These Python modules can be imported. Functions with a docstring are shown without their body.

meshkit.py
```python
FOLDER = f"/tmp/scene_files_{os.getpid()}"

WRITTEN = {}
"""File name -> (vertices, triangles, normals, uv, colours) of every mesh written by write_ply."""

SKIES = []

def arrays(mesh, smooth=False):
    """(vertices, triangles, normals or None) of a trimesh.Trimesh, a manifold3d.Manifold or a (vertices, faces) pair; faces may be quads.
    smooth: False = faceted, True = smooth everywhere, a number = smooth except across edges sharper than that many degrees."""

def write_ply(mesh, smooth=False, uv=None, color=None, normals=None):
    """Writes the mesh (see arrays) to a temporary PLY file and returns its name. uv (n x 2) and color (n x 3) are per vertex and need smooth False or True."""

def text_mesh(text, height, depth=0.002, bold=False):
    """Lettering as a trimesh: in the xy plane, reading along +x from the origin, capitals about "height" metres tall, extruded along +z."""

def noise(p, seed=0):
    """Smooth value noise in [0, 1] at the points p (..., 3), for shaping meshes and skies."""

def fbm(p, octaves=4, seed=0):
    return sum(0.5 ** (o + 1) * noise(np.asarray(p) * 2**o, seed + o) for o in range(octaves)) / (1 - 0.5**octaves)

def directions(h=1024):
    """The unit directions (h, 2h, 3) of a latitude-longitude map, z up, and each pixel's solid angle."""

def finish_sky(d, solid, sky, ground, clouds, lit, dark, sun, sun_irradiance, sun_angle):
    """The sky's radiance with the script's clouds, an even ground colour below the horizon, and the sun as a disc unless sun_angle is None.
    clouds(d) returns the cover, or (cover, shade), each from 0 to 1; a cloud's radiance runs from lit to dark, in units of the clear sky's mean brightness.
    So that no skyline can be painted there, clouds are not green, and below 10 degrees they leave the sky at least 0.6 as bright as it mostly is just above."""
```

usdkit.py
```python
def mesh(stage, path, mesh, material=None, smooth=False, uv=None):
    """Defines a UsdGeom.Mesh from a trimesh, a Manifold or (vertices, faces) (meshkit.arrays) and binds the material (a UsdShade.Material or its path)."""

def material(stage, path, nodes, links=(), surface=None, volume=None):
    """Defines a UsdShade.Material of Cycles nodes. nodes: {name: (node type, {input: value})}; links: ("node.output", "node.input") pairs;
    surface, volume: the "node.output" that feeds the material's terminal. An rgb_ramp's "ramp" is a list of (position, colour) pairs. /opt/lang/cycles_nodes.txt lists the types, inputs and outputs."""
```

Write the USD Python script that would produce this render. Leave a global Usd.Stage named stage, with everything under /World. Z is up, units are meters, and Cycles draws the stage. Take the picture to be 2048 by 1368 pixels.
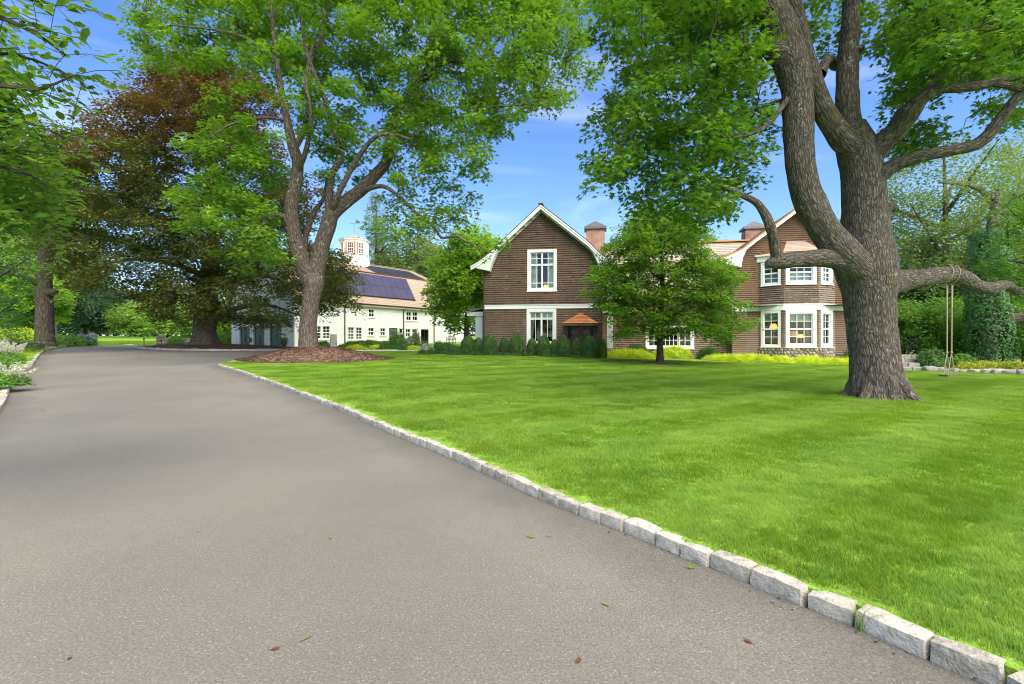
import math, random
import numpy as np, trimesh
from scipy.spatial import cKDTree, Delaunay, ConvexHull
from scipy.interpolate import PchipInterpolator
from shapely.geometry import Polygon, LineString, box as sbox
from shapely import contains_xy
import usdkit, meshkit
from pxr import Usd, UsdGeom, UsdLux, UsdShade, Gf, Sdf, Vt

stage = Usd.Stage.CreateInMemory()
UsdGeom.SetStageUpAxis(stage, 'Z'); UsdGeom.SetStageMetersPerUnit(stage, 1.0)
UsdGeom.Xform.Define(stage, '/World'); UsdGeom.Scope.Define(stage, '/World/Looks')
T_ = Sdf.ValueTypeNames

# ------------------------------------------------------------------ camera, sky, sun
EYE, FPX = 1.5, 1000.0                      # eye height; focal length in pixels of the 2048 wide photograph
cam = UsdGeom.Camera.Define(stage, '/World/camera')
cam.CreateHorizontalApertureAttr(36.0); cam.CreateVerticalApertureAttr(36.0 * 684 / 1024)
cam.CreateFocalLengthAttr(36.0 * FPX / 2048)
cam.CreateClippingRangeAttr(Gf.Vec2f(0.1, 5000)); cam.CreateFStopAttr(0.0)
cam.CreateExposureAttr(1.15)
cx = UsdGeom.Xformable(cam); cx.AddTranslateOp().Set(Gf.Vec3d(0, 0, EYE)); cx.AddRotateXOp().Set(90.0)

SUN = np.array([0.42, -0.62, 0.95]); SUN = SUN / np.linalg.norm(SUN)
el, az = math.asin(SUN[2]), math.atan2(SUN[0], SUN[1])
sky_mat = usdkit.material(stage, '/World/Looks/sky_light', {
    'tc': ('texture_coordinate', {}),
    'sky': ('sky_texture', {'sky_type': 'single_scattering', 'sun_disc': False, 'sun_elevation': el, 'sun_rotation': az, 'air_density': 1.0, 'aerosol_density': 0.25, 'ozone_density': 3.0}),
    'sat': ('hsv', {'hue': 0.511, 'saturation': 1.2, 'value': 1.0}),
    'map': ('mapping', {'scale': (1.3, 1.3, 7.0), 'rotation': (0.12, 0.2, 0)}),
    'n': ('noise_texture', {'scale': 2.1, 'detail': 7, 'roughness': 0.58, 'distortion': 0.6}),
    'r': ('map_range', {'range_type': 'smoothstep', 'from_min': 0.47, 'from_max': 0.80, 'to_min': 0, 'to_max': 0.3}),
    'mix': ('mix', {'color2': (5.2, 5.6, 6.3)}),
    'bg': ('background_shader', {'strength': 0.122})},
    [('tc.generated', 'map.vector'), ('map.vector', 'n.vector'), ('sky.color', 'sat.color'), ('sat.color', 'mix.color1'), ('n.fac', 'r.value'), ('r.result', 'mix.fac'), ('mix.color', 'bg.color')], surface='bg.background')
dome = UsdLux.DomeLight.Define(stage, '/World/sky')
UsdShade.MaterialBindingAPI.Apply(dome.GetPrim()).Bind(sky_mat)
dome.GetPrim().SetCustomDataByKey('kind', 'structure')
sun = UsdLux.DistantLight.Define(stage, '/World/sun')
sun.CreateNormalizeAttr(True); sun.CreateIntensityAttr(1.2); sun.CreateAngleAttr(80.0); sun.CreateColorAttr(Gf.Vec3f(1.0, 0.90, 0.70))
sx = UsdGeom.Xformable(sun)
zz = Gf.Vec3d(*SUN); rot = Gf.Rotation(Gf.Vec3d(0, 0, 1), zz); sx.AddTransformOp().Set(Gf.Matrix4d().SetRotate(rot))

# ------------------------------------------------------------------ helpers: names and prims
used = {}
def path_for(parent, name):
    base = '/World' if parent is None else str(parent.GetPath())
    k = (base, name); n = used.get(k, 0); used[k] = n + 1
    return f'{base}/{name}' if n == 0 else f'{base}/{name}_{n:03d}'
origin = {}
def tagp(p, label=None, cat=None, group=None, kind=None):
    for k, v in (('label', label), ('category', cat), ('group', group), ('kind', kind)):
        if v: p.SetCustomDataByKey(k, v)
    return p
def thing(name, label=None, cat=None, loc=(0, 0, 0), group=None, kind=None):
    x = UsdGeom.Xform.Define(stage, path_for(None, name))
    x.AddTranslateOp().Set(Gf.Vec3d(*map(float, loc)))
    origin[str(x.GetPath())] = np.array(loc, float)
    return tagp(x.GetPrim(), label, cat, group, kind)
def obj(name, mesh, mat, parent=None, smooth=False, label=None, cat=None, group=None, kind=None, prim=None):
    """one Mesh prim; the vertices are given in world coordinates unless the parent stands somewhere"""
    if isinstance(mesh, MB): mesh = mesh.get()
    v, f = (mesh.vertices, mesh.faces) if hasattr(mesh, 'vertices') else mesh
    o = np.zeros(3)
    if parent is not None:
        q = parent
        while str(q.GetPath()) != '/World' and q.GetPath() != Sdf.Path.absoluteRootPath:
            o = o + origin.get(str(q.GetPath()), 0); q = q.GetParent()
    p = path_for(parent, name)
    m = usdkit.mesh(stage, p, (np.asarray(v, float) - o, np.asarray(f)), M[mat], smooth=smooth)
    m.CreateDoubleSidedAttr(True)
    if prim is not None:
        for k, a in prim.items(): UsdGeom.PrimvarsAPI(m).CreatePrimvar(k, T_.Float3Array, 'vertex').Set(Vt.Vec3fArray.FromNumpy(np.asarray(a, np.float32)))
    return tagp(m.GetPrim(), label, cat, group, kind)
def copy_of(src, loc, rz=0.0, sc=(1, 1, 1), label=None, group=None):
    cd = src.GetCustomData(); name = str(src.GetName())
    while name[-4:-3] == '_' and name[-3:].isdigit(): name = name[:-4]
    x = UsdGeom.Xform.Define(stage, path_for(None, name)); p = x.GetPrim()
    p.GetReferences().AddInternalReference(src.GetPath())
    x.ClearXformOpOrder()
    x.AddTranslateOp(UsdGeom.XformOp.PrecisionDouble).Set(Gf.Vec3d(*map(float, loc))); x.AddRotateZOp().Set(float(rz)); x.AddScaleOp().Set(Gf.Vec3f(*map(float, sc)))
    tagp(p, label or cd.get('label'), cd.get('category'), group or cd.get('group'), cd.get('kind'))
    p.SetInstanceable(True)
    return p

BOXF = np.array([[0, 2, 1], [0, 3, 2], [4, 5, 6], [4, 6, 7], [0, 1, 5], [0, 5, 4], [1, 2, 6], [1, 6, 5], [2, 3, 7], [2, 7, 6], [3, 0, 4], [3, 4, 7]])
def unit(a): a = np.asarray(a, float); return a / max(np.linalg.norm(a), 1e-12)
class MB:
    def __init__(s): s.v, s.f, s.n = [], [], 0
    def add(s, v, f):
        v = np.asarray(v, float); f = np.asarray(f, int)
        if f.shape[1] == 4: f = np.vstack([f[:, [0, 1, 2]], f[:, [0, 2, 3]]])
        s.v.append(v); s.f.append(f + s.n); s.n += len(v); return s
    def mesh(s, m): return s.add(m.vertices, m.faces)
    def hexa(s, p): return s.add(p, BOXF)      # 4 bottom points, 4 top points
    def box(s, lo, hi):
        (a, b, c), (d, e, g) = lo, hi
        return s.hexa([(a, b, c), (d, b, c), (d, e, c), (a, e, c), (a, b, g), (d, b, g), (d, e, g), (a, e, g)])
    def bar(s, a, b, w, h=None, up=(0, 0, 1)):
        a, b = np.asarray(a, float), np.asarray(b, float); h = h or w
        d = unit(b - a); sd = np.cross(d, up)
        if np.linalg.norm(sd) < 1e-6: sd = np.cross(d, (1, 0, 0))
        sd = unit(sd) * w / 2; u = unit(np.cross(sd, d)) * h / 2
        return s.hexa([a - sd - u, a + sd - u, b + sd - u, b - sd - u, a - sd + u, a + sd + u, b + sd + u, b - sd + u])
    def tube(s, pts, r, n=8, cap=True):
        v, f = tube(pts, r, n, cap); return s.add(v, f)
    def get(s): return np.vstack(s.v), np.vstack(s.f)
def frames(pts):
    pts = np.asarray(pts, float); d = np.gradient(pts, axis=0); d /= np.linalg.norm(d, axis=1, keepdims=True) + 1e-12
    ref = np.array([1, 0, 0]) if abs(d[0][0]) < 0.8 else np.array([0, 1, 0])
    a = np.zeros_like(pts); x = unit(np.cross(d[0], ref))
    for i in range(len(pts)):
        x = unit(x - d[i] * np.dot(x, d[i])); a[i] = x
    return d, a, np.cross(d, a)
def tube(pts, r, n=8, cap=True):
    pts = np.asarray(pts, float); r = np.broadcast_to(r, len(pts)); d, a, b = frames(pts)
    t = np.arange(n) / n * 2 * np.pi
    v = (pts[:, None] + r[:, None, None] * (np.cos(t)[None, :, None] * a[:, None] + np.sin(t)[None, :, None] * b[:, None])).reshape(-1, 3)
    f = []
    k = len(pts); i = np.arange(k - 1)[:, None] * n; j = np.arange(n)[None]; j2 = (j + 1) % n
    f = np.stack([i + j, i + j2, i + n + j2, i + n + j], -1).reshape(-1, 4)
    f = np.vstack([f[:, [0, 1, 2]], f[:, [0, 2, 3]]])
    if cap:
        v = np.vstack([v, pts[:1], pts[-1:]]); c0, c1 = k * n, k * n + 1; q = np.arange(n); q2 = (q + 1) % n
        f = np.vstack([f, np.stack([np.full(n, c0), q2, q], 1), np.stack([np.full(n, c1), (k - 1) * n + q, (k - 1) * n + q2], 1)])
    return v, f
def lathe(profile, n=24, c=(0, 0, 0)):
    p = np.asarray(profile, float); t = np.arange(n) / n * 2 * np.pi; k = len(p)
    v = np.stack([p[:, None, 0] * np.cos(t), p[:, None, 0] * np.sin(t), np.repeat(p[:, 1:2], n, 1)], -1).reshape(-1, 3) + np.asarray(c)
    i = np.arange(k - 1)[:, None] * n; j = np.arange(n)[None]; j2 = (j + 1) % n
    f = np.stack([i + j, i + j2, i + n + j2, i + n + j], -1).reshape(-1, 4)
    return v, np.vstack([f[:, [0, 1, 2]], f[:, [0, 2, 3]]])
def spline(pts, step=0.3):
    """Catmull-Rom through rows of any width, resampled at about step metres of the first three columns"""
    p = np.asarray(pts, float); p = np.vstack([2 * p[0] - p[1], p, 2 * p[-1] - p[-2]]); out = []
    for i in range(1, len(p) - 2):
        n = max(2, int(np.linalg.norm(p[i + 1, :3] - p[i, :3]) / step)); t = np.arange(n)[:, None] / n
        a, b, c, d = p[i - 1:i + 3]
        out.append(0.5 * (2 * b + (c - a) * t + (2 * a - 5 * b + 4 * c - d) * t ** 2 + (3 * b - a - 3 * c + d) * t ** 3))
    out.append(p[-2:-1]); return np.vstack(out)

def PX(px, py, Y): return np.array([(px - 1024) / FPX * Y, Y, EYE - (py - 684) / FPX * Y])

# ------------------------------------------------------------------ terrain
_g = PchipInterpolator([-60, 0, 6, 12, 22, 32, 45, 60, 90, 140, 300, 900], [0, 0, 0, .08, .30, .62, .88, 1.12, 2.1, 3.0, 3.4, 3.4])
LKX = np.array([[-9.0, 8.0], [-12.3, 11.6], [-14.9, 14.6], [-19.5, 20.3], [-25.0, 27.0], [-34.0, 36.5], [-42.0, 45.5], [-49.0, 54.0]])
_dl = unit(LKX[-1] - LKX[0]); _nl = np.array([_dl[1] * -1, _dl[0]])      # to the left of the drive
if _nl[0] > 0: _nl = -_nl
def g(x, y):
    x, y = np.asarray(x, float), np.asarray(y, float)
    z = _g(np.clip(y, -60, 900)) - 0.028 * np.clip(x, 0, 30) * np.clip(y / 30, 0, 1.15)
    d = (x - LKX[0, 0]) * _nl[0] + (y - LKX[0, 1]) * _nl[1] - 0.6
    d = np.clip(d, 0, None)
    return z + 1.5 * (1 - np.exp(-d * 0.16)) * np.clip(y / 20, 0, 1)
def G(px, py, add=0.0):
    """where the pixel's ray meets the ground (raised by add)"""
    lo, hi = 1.0, 300.0
    Ys = np.geomspace(1.0, 300, 1500)
    X = (px - 1024) / FPX * Ys; z = EYE - (py - 684) / FPX * Ys
    k = np.nonzero(z <= g(X, Ys) + add)[0]
    k = k[0] if len(k) else len(Ys) - 1
    return np.array([X[k], Ys[k], g(X[k], Ys[k]) + add])
def GY(px, Y, add=0.0): x = (px - 1024) / FPX * Y; return np.array([x, Y, float(g(x, Y)) + add])

# ------------------------------------------------------------------ materials
M = {}
def mat(name, nodes, links, surface='p.BSDF', volume=None): M[name] = usdkit.material(stage, '/World/Looks/' + name, nodes, links, surface=surface, volume=volume)
def plain(name, col, rough=0.6, bump=0.0, bscale=40.0, var=0.12, vscale=3.0, metallic=0.0, spec=0.4, isl=0.0):
    """a colour with cloudy variation, fine relief, and optional variation per piece"""
    nodes = {'geo': ('geometry', {}), 'oi': ('object_info', {}), 'n': ('noise_texture', {'scale': vscale, 'detail': 5, 'roughness': 0.6}),
             'r': ('map_range', {'from_min': 0.25, 'from_max': 0.75, 'to_min': 1 - var, 'to_max': 1 + var}),
             'ad': ('math', {'math_type': 'add'}), 'fr': ('math', {'math_type': 'fraction'}), 'ri': ('map_range', {'to_min': 1 - isl, 'to_max': 1 + isl}),
             'mm': ('math', {'math_type': 'multiply'}), 'h': ('hsv', {'color': col}),
             'nb': ('noise_texture', {'scale': bscale, 'detail': 4}), 'b': ('bump', {'strength': bump, 'distance': 0.02}),
             'p': ('principled_bsdf', {'roughness': rough, 'metallic': metallic, 'specular_ior_level': spec})}
    links = [('geo.position', 'n.vector'), ('geo.position', 'nb.vector'), ('n.fac', 'r.value'), ('geo.random_per_island', 'ad.value1'), ('oi.random', 'ad.value2'), ('ad.value', 'fr.value1'),
             ('fr.value', 'ri.value'), ('ri.result', 'mm.value1'), ('r.result', 'mm.value2'), ('mm.value', 'h.value'), ('h.color', 'p.base_color')]
    if bump: links += [('nb.fac', 'b.height'), ('b.normal', 'p.normal')]
    mat(name, nodes, links)
def ramped(name, stops, scale=2.0, rough=0.8, bump=0.3, bscale=30, mapping=(1, 1, 1), isl=0.5, noise=0.5, bdist=0.02, detail=5, spec=0.3):
    """colour from a ramp driven by a random number per piece plus noise"""
    mat(name, {'geo': ('geometry', {}), 'oi': ('object_info', {}), 'mp': ('mapping', {'scale': mapping}), 'n': ('noise_texture', {'scale': scale, 'detail': detail, 'roughness': 0.62}),
               'ad': ('math', {'math_type': 'add'}), 'fr': ('math', {'math_type': 'fraction'}), 'mi': ('math', {'math_type': 'multiply', 'value2': isl}),
               'nn': ('map_range', {'from_min': 0.25, 'from_max': 0.75, 'to_min': 0, 'to_max': noise}), 'sum': ('math', {'math_type': 'add'}), 'rr': ('rgb_ramp', {'ramp': stops}),
               'nb': ('noise_texture', {'scale': bscale, 'detail': 5}), 'b': ('bump', {'strength': bump, 'distance': bdist}), 'p': ('principled_bsdf', {'roughness': rough, 'specular_ior_level': spec})},
        [('geo.position', 'mp.vector'), ('mp.vector', 'n.vector'), ('mp.vector', 'nb.vector'), ('geo.random_per_island', 'ad.value1'), ('oi.random', 'ad.value2'), ('ad.value', 'fr.value1'), ('fr.value', 'mi.value1'),
         ('n.fac', 'nn.value'), ('nn.result', 'sum.value1'), ('mi.value', 'sum.value2'), ('sum.value', 'rr.fac'), ('rr.color', 'p.base_color'), ('nb.fac', 'b.height'), ('b.normal', 'p.normal')])
def leafy(name, stops, trans=0.45, rough=0.5, tcol=None, big=0.25, isl=0.55, vs=0.8, spec=0.35):
    """leaves: colour by leaf and by clump, part translucent"""
    tc = tcol or (1.5, 1.45, 0.5)
    mat(name, {'geo': ('geometry', {}), 'n': ('noise_texture', {'scale': vs, 'detail': 3}), 'oi': ('object_info', {}),
               'nn': ('map_range', {'from_min': 0.3, 'from_max': 0.7, 'to_min': 0, 'to_max': 1 - isl - big * 0}), 'mi': ('math', {'math_type': 'multiply', 'value2': isl}),
               'sum': ('math', {'math_type': 'add'}), 'rr': ('rgb_ramp', {'ramp': stops}), 'p': ('principled_bsdf', {'roughness': rough, 'specular_ior_level': spec}),
               'tm': ('mix', {'mix_type': 'multiply', 'fac': 1.0, 'color2': tc}), 't': ('translucent_bsdf', {}), 'mx': ('mix_closure', {'fac': trans})},
        [('geo.position', 'n.vector'), ('n.fac', 'nn.value'), ('geo.random_per_island', 'mi.value1'), ('nn.result', 'sum.value1'), ('mi.value', 'sum.value2'), ('sum.value', 'rr.fac'),
         ('rr.color', 'p.base_color'), ('rr.color', 'tm.color1'), ('tm.color', 't.color'), ('p.BSDF', 'mx.closure1'), ('t.BSDF', 'mx.closure2')], surface='mx.closure')

# driveway: grey brown asphalt with pale specks, paler worn middle, dark stained margins
mat('asphalt', {'geo': ('geometry', {}), 'n1': ('noise_texture', {'scale': 0.22, 'detail': 4, 'roughness': 0.55}), 'n2': ('noise_texture', {'scale': 7.0, 'detail': 6, 'roughness': 0.75}),
    'n3': ('noise_texture', {'scale': 75, 'detail': 4, 'roughness': 0.85}), 'v': ('voronoi_texture', {'scale': 150, 'feature': 'f1'}), 'vc': ('separate_color', {}),
    'r1': ('rgb_ramp', {'ramp': [(0.28, (.114, .109, .099)), (0.5, (.144, .136, .118)), (0.72, (.176, .165, .141))]}),
    'm2': ('map_range', {'from_min': .3, 'from_max': .7, 'to_min': .94, 'to_max': 1.06}), 'm3': ('map_range', {'from_min': .3, 'from_max': .7, 'to_min': .45, 'to_max': 1.55}),
    'sp': ('math', {'math_type': 'greater_than', 'value2': 0.972}), 'spm': ('map_range', {'to_min': 1.0, 'to_max': 1.7}), 'mul': ('math', {'math_type': 'multiply'}), 'mul2': ('math', {'math_type': 'multiply'}),
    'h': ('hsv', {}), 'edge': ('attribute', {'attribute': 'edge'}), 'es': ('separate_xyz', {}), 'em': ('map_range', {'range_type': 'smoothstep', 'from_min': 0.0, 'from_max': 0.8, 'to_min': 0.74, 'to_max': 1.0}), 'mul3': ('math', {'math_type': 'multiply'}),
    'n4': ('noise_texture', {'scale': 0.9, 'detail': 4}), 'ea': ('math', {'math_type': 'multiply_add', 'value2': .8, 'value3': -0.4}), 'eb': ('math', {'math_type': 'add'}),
    'b': ('bump', {'strength': .55, 'distance': .006}), 'p': ('principled_bsdf', {'roughness': .82, 'specular_ior_level': .3})},
    [('geo.position', x + '.vector') for x in ('n1', 'n2', 'n3', 'v', 'n4')] + [('n1.fac', 'r1.fac'), ('n2.fac', 'm2.value'), ('n3.fac', 'm3.value'), ('v.color', 'vc.color'), ('vc.r', 'sp.value1'), ('sp.value', 'spm.value'),
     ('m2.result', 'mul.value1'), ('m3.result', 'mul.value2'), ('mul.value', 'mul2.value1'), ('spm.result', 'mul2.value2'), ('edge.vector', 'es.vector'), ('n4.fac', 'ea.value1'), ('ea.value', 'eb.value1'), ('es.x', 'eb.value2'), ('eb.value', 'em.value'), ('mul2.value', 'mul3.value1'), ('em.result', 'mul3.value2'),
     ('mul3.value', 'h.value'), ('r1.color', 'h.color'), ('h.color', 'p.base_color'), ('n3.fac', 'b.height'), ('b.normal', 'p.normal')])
# lawn soil/turf under the blades, and the far lawn's own look
mat('turf', {'geo': ('geometry', {}), 'n1': ('noise_texture', {'scale': 0.35, 'detail': 5, 'roughness': .6}), 'n2': ('noise_texture', {'scale': 9, 'detail': 6, 'roughness': .75}), 'mp': ('mapping', {'scale': (60, 22, 1)}), 'n3': ('noise_texture', {'scale': 1.0, 'detail': 3, 'roughness': .7}),
    'r1': ('rgb_ramp', {'ramp': [(.28, (.120, .235, .022)), (.5, (.165, .295, .032)), (.72, (.215, .345, .05))]}), 'm2': ('map_range', {'from_min': .3, 'from_max': .7, 'to_min': .6, 'to_max': 1.35}), 'm3': ('map_range', {'from_min': .3, 'from_max': .7, 'to_min': .62, 'to_max': 1.4}),
    'mul': ('math', {'math_type': 'multiply'}), 'h': ('hsv', {}), 'b': ('bump', {'strength': 1.0, 'distance': .04}), 'p': ('principled_bsdf', {'roughness': .9, 'specular_ior_level': .15})},
    [('geo.position', x + '.vector') for x in ('n1', 'n2', 'mp')] + [('mp.vector', 'n3.vector'), ('n1.fac', 'r1.fac'), ('n2.fac', 'm2.value'), ('n3.fac', 'm3.value'), ('m2.result', 'mul.value1'), ('m3.result', 'mul.value2'), ('mul.value', 'h.value'), ('r1.color', 'h.color'), ('h.color', 'p.base_color'), ('n2.fac', 'b.height'), ('b.normal', 'p.normal')])
ramped('mulch', [(0, (.03, .014, .009)), (.4, (.09, .043, .028)), (.75, (.155, .082, .055)), (1, (.28, .18, .13))], scale=26, bump=1.0, bscale=60, isl=0.75, noise=.8, bdist=.05)
ramped('mulch_dark', [(0, (.02, .011, .008)), (.5, (.06, .03, .021)), (1, (.14, .08, .058))], scale=26, bump=1.0, bscale=60, isl=0.7, noise=.7, bdist=.05)
ramped('granite', [(0, (.12, .108, .080)), (.3, (.235, .22, .18)), (.65, (.375, .358, .308)), (1, (.50, .48, .43))], scale=16, rough=.9, bump=.9, bscale=70, isl=.30, noise=.75, bdist=.012, detail=8)
ramped('fieldstone', [(0, (.115, .10, .075)), (.3, (.22, .19, .145)), (.6, (.33, .295, .235)), (1, (.47, .44, .385))], scale=7, rough=.9, bump=.7, bscale=24, isl=.6, noise=.4)
ramped('slate_stone', [(0, (.12, .115, .105)), (.5, (.21, .20, .18)), (1, (.33, .315, .285))], scale=5, rough=.9, bump=.6, bscale=26, isl=.45, noise=.5)
ramped('mortar', [(0, (.10, .085, .065)), (1, (.17, .15, .12))], scale=12, isl=0, noise=1)
ramped('path_stone', [(0, (.5, .48, .44)), (1, (.64, .62, .58))], scale=6, isl=.4, noise=.5, bump=.2)
plain('rubber_black', (.012, .012, .013), .5)
plain('iron_black', (.014, .014, .015), .42, spec=.5)
plain('bronze_dark', (.045, .036, .03), .45, metallic=.3)
plain('white_paint', (.74, .745, .73), .45, var=.05, vscale=1.5, bump=.05)
plain('soffit_paint', (.60, .62, .58), .55, var=.06)
plain('clapboard_white', (.67, .675, .66), .5, var=.05, vscale=.7, isl=.03)
plain('green_door', (.062, .105, .088), .42, var=.1)
plain('dark_wood', (.04, .019, .012), .4, var=.3, vscale=9)
plain('door_wood', (.085, .042, .028), .45, var=.3, vscale=9)
plain('pane_dark', (.018, .018, .018), .25)
plain('copper', (.50, .20, .085), .42, metallic=.75, var=.3, vscale=2.5)
plain('lead_grey', (.13, .125, .13), .45, metallic=.5, var=.2)
plain('solar_frame', (.32, .32, .34), .4, metallic=.6)
plain('curtain_white', (.7, .69, .66), .9, var=.1)
plain('shade_green', (.40, .46, .40), .9)
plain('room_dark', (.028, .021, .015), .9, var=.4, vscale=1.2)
plain('table_wood', (.20, .13, .07), .5)
plain('red_sign', (.42, .015, .02), .6)
plain('rope', (.34, .28, .19), .95, var=.2, vscale=30, bump=.4, bscale=160)
plain('seat_wood', (.11, .085, .06), .85, var=.3, vscale=12, bump=.4)
plain('path_light', (.03, .028, .026), .5)
plain('clay_pot', (.05, .048, .046), .6)
plain('lamp_brass', (.30, .17, .06), .4, metallic=.6)
mat('lamp_glow', {'n': ('value', {'value': 1.0}), 'p': ('principled_bsdf', {'base_color': (.55, .22, .06), 'roughness': .8, 'emission_color': (1.0, .36, .07), 'emission_strength': 1.4})}, [('n.value', 'p.alpha')])
mat('lamp_cream', {'n': ('value', {'value': 1.0}), 'p': ('principled_bsdf', {'base_color': (.6, .5, .3), 'roughness': .8, 'emission_color': (1.0, .66, .28), 'emission_strength': .16})}, [('n.value', 'p.alpha')])
mat('glass', {'f': ('fresnel', {'IOR': 1.5}), 'ff': ('math', {'math_type': 'multiply_add', 'value2': .9, 'value3': .0}), 't': ('transparent_bsdf', {'color': (.86, .9, .88)}), 'gl': ('glossy_bsdf', {'roughness': .02, 'color': (.95, .95, .95)}), 'mx': ('mix_closure', {})},
    [('f.fac', 'ff.value1'), ('ff.value', 'mx.fac'), ('t.BSDF', 'mx.closure1'), ('gl.BSDF', 'mx.closure2')], surface='mx.closure')
for nm_, st_, ro_, sp_ in (('solar', [(.3, (.040, .034, .072)), (.7, (.058, .050, .095))], .34, .5), ('solar_dark', [(.3, (.014, .018, .019)), (.7, (.026, .031, .032))], .55, .2)):
    mat(nm_, {'geo': ('geometry', {}), 'n': ('noise_texture', {'scale': .4, 'detail': 2}), 'rr': ('rgb_ramp', {'ramp': st_}), 'p': ('principled_bsdf', {'roughness': ro_, 'specular_ior_level': sp_})}, [('geo.position', 'n.vector'), ('n.fac', 'rr.fac'), ('rr.color', 'p.base_color')])
# brown stained wall shingles, weathered grey low down and in patches
def shingle_mat(name, stops, grey, zlo=0.5, zhi=4.0, gmax=.7):
    mat(name, {'geo': ('geometry', {}), 'oi': ('object_info', {}), 'sx': ('separate_xyz', {}), 'mp': ('mapping', {'scale': (3, 3, .5)}), 'n': ('noise_texture', {'scale': 1.2, 'detail': 5, 'roughness': .6}), 'n2': ('noise_texture', {'scale': .55, 'detail': 4}),
        'ad': ('math', {'math_type': 'add'}), 'fr': ('math', {'math_type': 'fraction'}), 'mi': ('math', {'math_type': 'multiply', 'value2': .62}), 'nn': ('map_range', {'from_min': .25, 'from_max': .75, 'to_max': .38}), 'sum': ('math', {'math_type': 'add'}), 'rr': ('rgb_ramp', {'ramp': stops}),
        'gz': ('map_range', {'range_type': 'smoothstep', 'from_min': zlo, 'from_max': zhi, 'to_min': gmax, 'to_max': 0.0}), 'gn': ('map_range', {'from_min': .3, 'from_max': .7, 'to_min': .2, 'to_max': 1.2}), 'gm': ('math', {'math_type': 'multiply', 'use_clamp': True}), 'mx': ('mix', {'color2': grey}),
        'mg': ('mapping', {'scale': (26, 26, 2.2)}), 'gr': ('noise_texture', {'scale': 3, 'detail': 4}), 'b': ('bump', {'strength': .5, 'distance': .012}), 'p': ('principled_bsdf', {'roughness': .82, 'specular_ior_level': .25})},
        [('geo.position', 'sx.vector'), ('geo.position', 'mp.vector'), ('geo.position', 'n2.vector'), ('geo.position', 'mg.vector'), ('mp.vector', 'n.vector'), ('mg.vector', 'gr.vector'), ('geo.random_per_island', 'ad.value1'), ('oi.random', 'ad.value2'), ('ad.value', 'fr.value1'), ('fr.value', 'mi.value1'),
         ('n.fac', 'nn.value'), ('nn.result', 'sum.value1'), ('mi.value', 'sum.value2'), ('sum.value', 'rr.fac'), ('sx.z', 'gz.value'), ('n2.fac', 'gn.value'), ('gz.result', 'gm.value1'), ('gn.result', 'gm.value2'), ('gm.value', 'mx.fac'), ('rr.color', 'mx.color1'), ('mx.color', 'p.base_color'), ('gr.fac', 'b.height'), ('b.normal', 'p.normal')])
shingle_mat('shingle_brown', [(0, (.068, .044, .030)), (.4, (.120, .080, .055)), (.75, (.172, .118, .084)), (1, (.24, .175, .13))], (.22, .185, .155), .2, 4.2, .5)
shingle_mat('shingle_rust', [(0, (.095, .052, .032)), (.4, (.155, .088, .054)), (.75, (.20, .118, .074)), (1, (.24, .155, .105))], (.25, .205, .16), 0.3, 4.2, .85)
shingle_mat('shingle_grey', [(0, (.12, .085, .06)), (.4, (.19, .145, .105)), (.75, (.25, .20, .155)), (1, (.30, .25, .20))], (.27, .235, .19), -.5, 3.0, .6)
shingle_mat('shingle_tan', [(0, (.24, .115, .055)), (.5, (.32, .16, .08)), (1, (.40, .22, .12))], (.4, .3, .2), -5, -4, 0)
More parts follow.
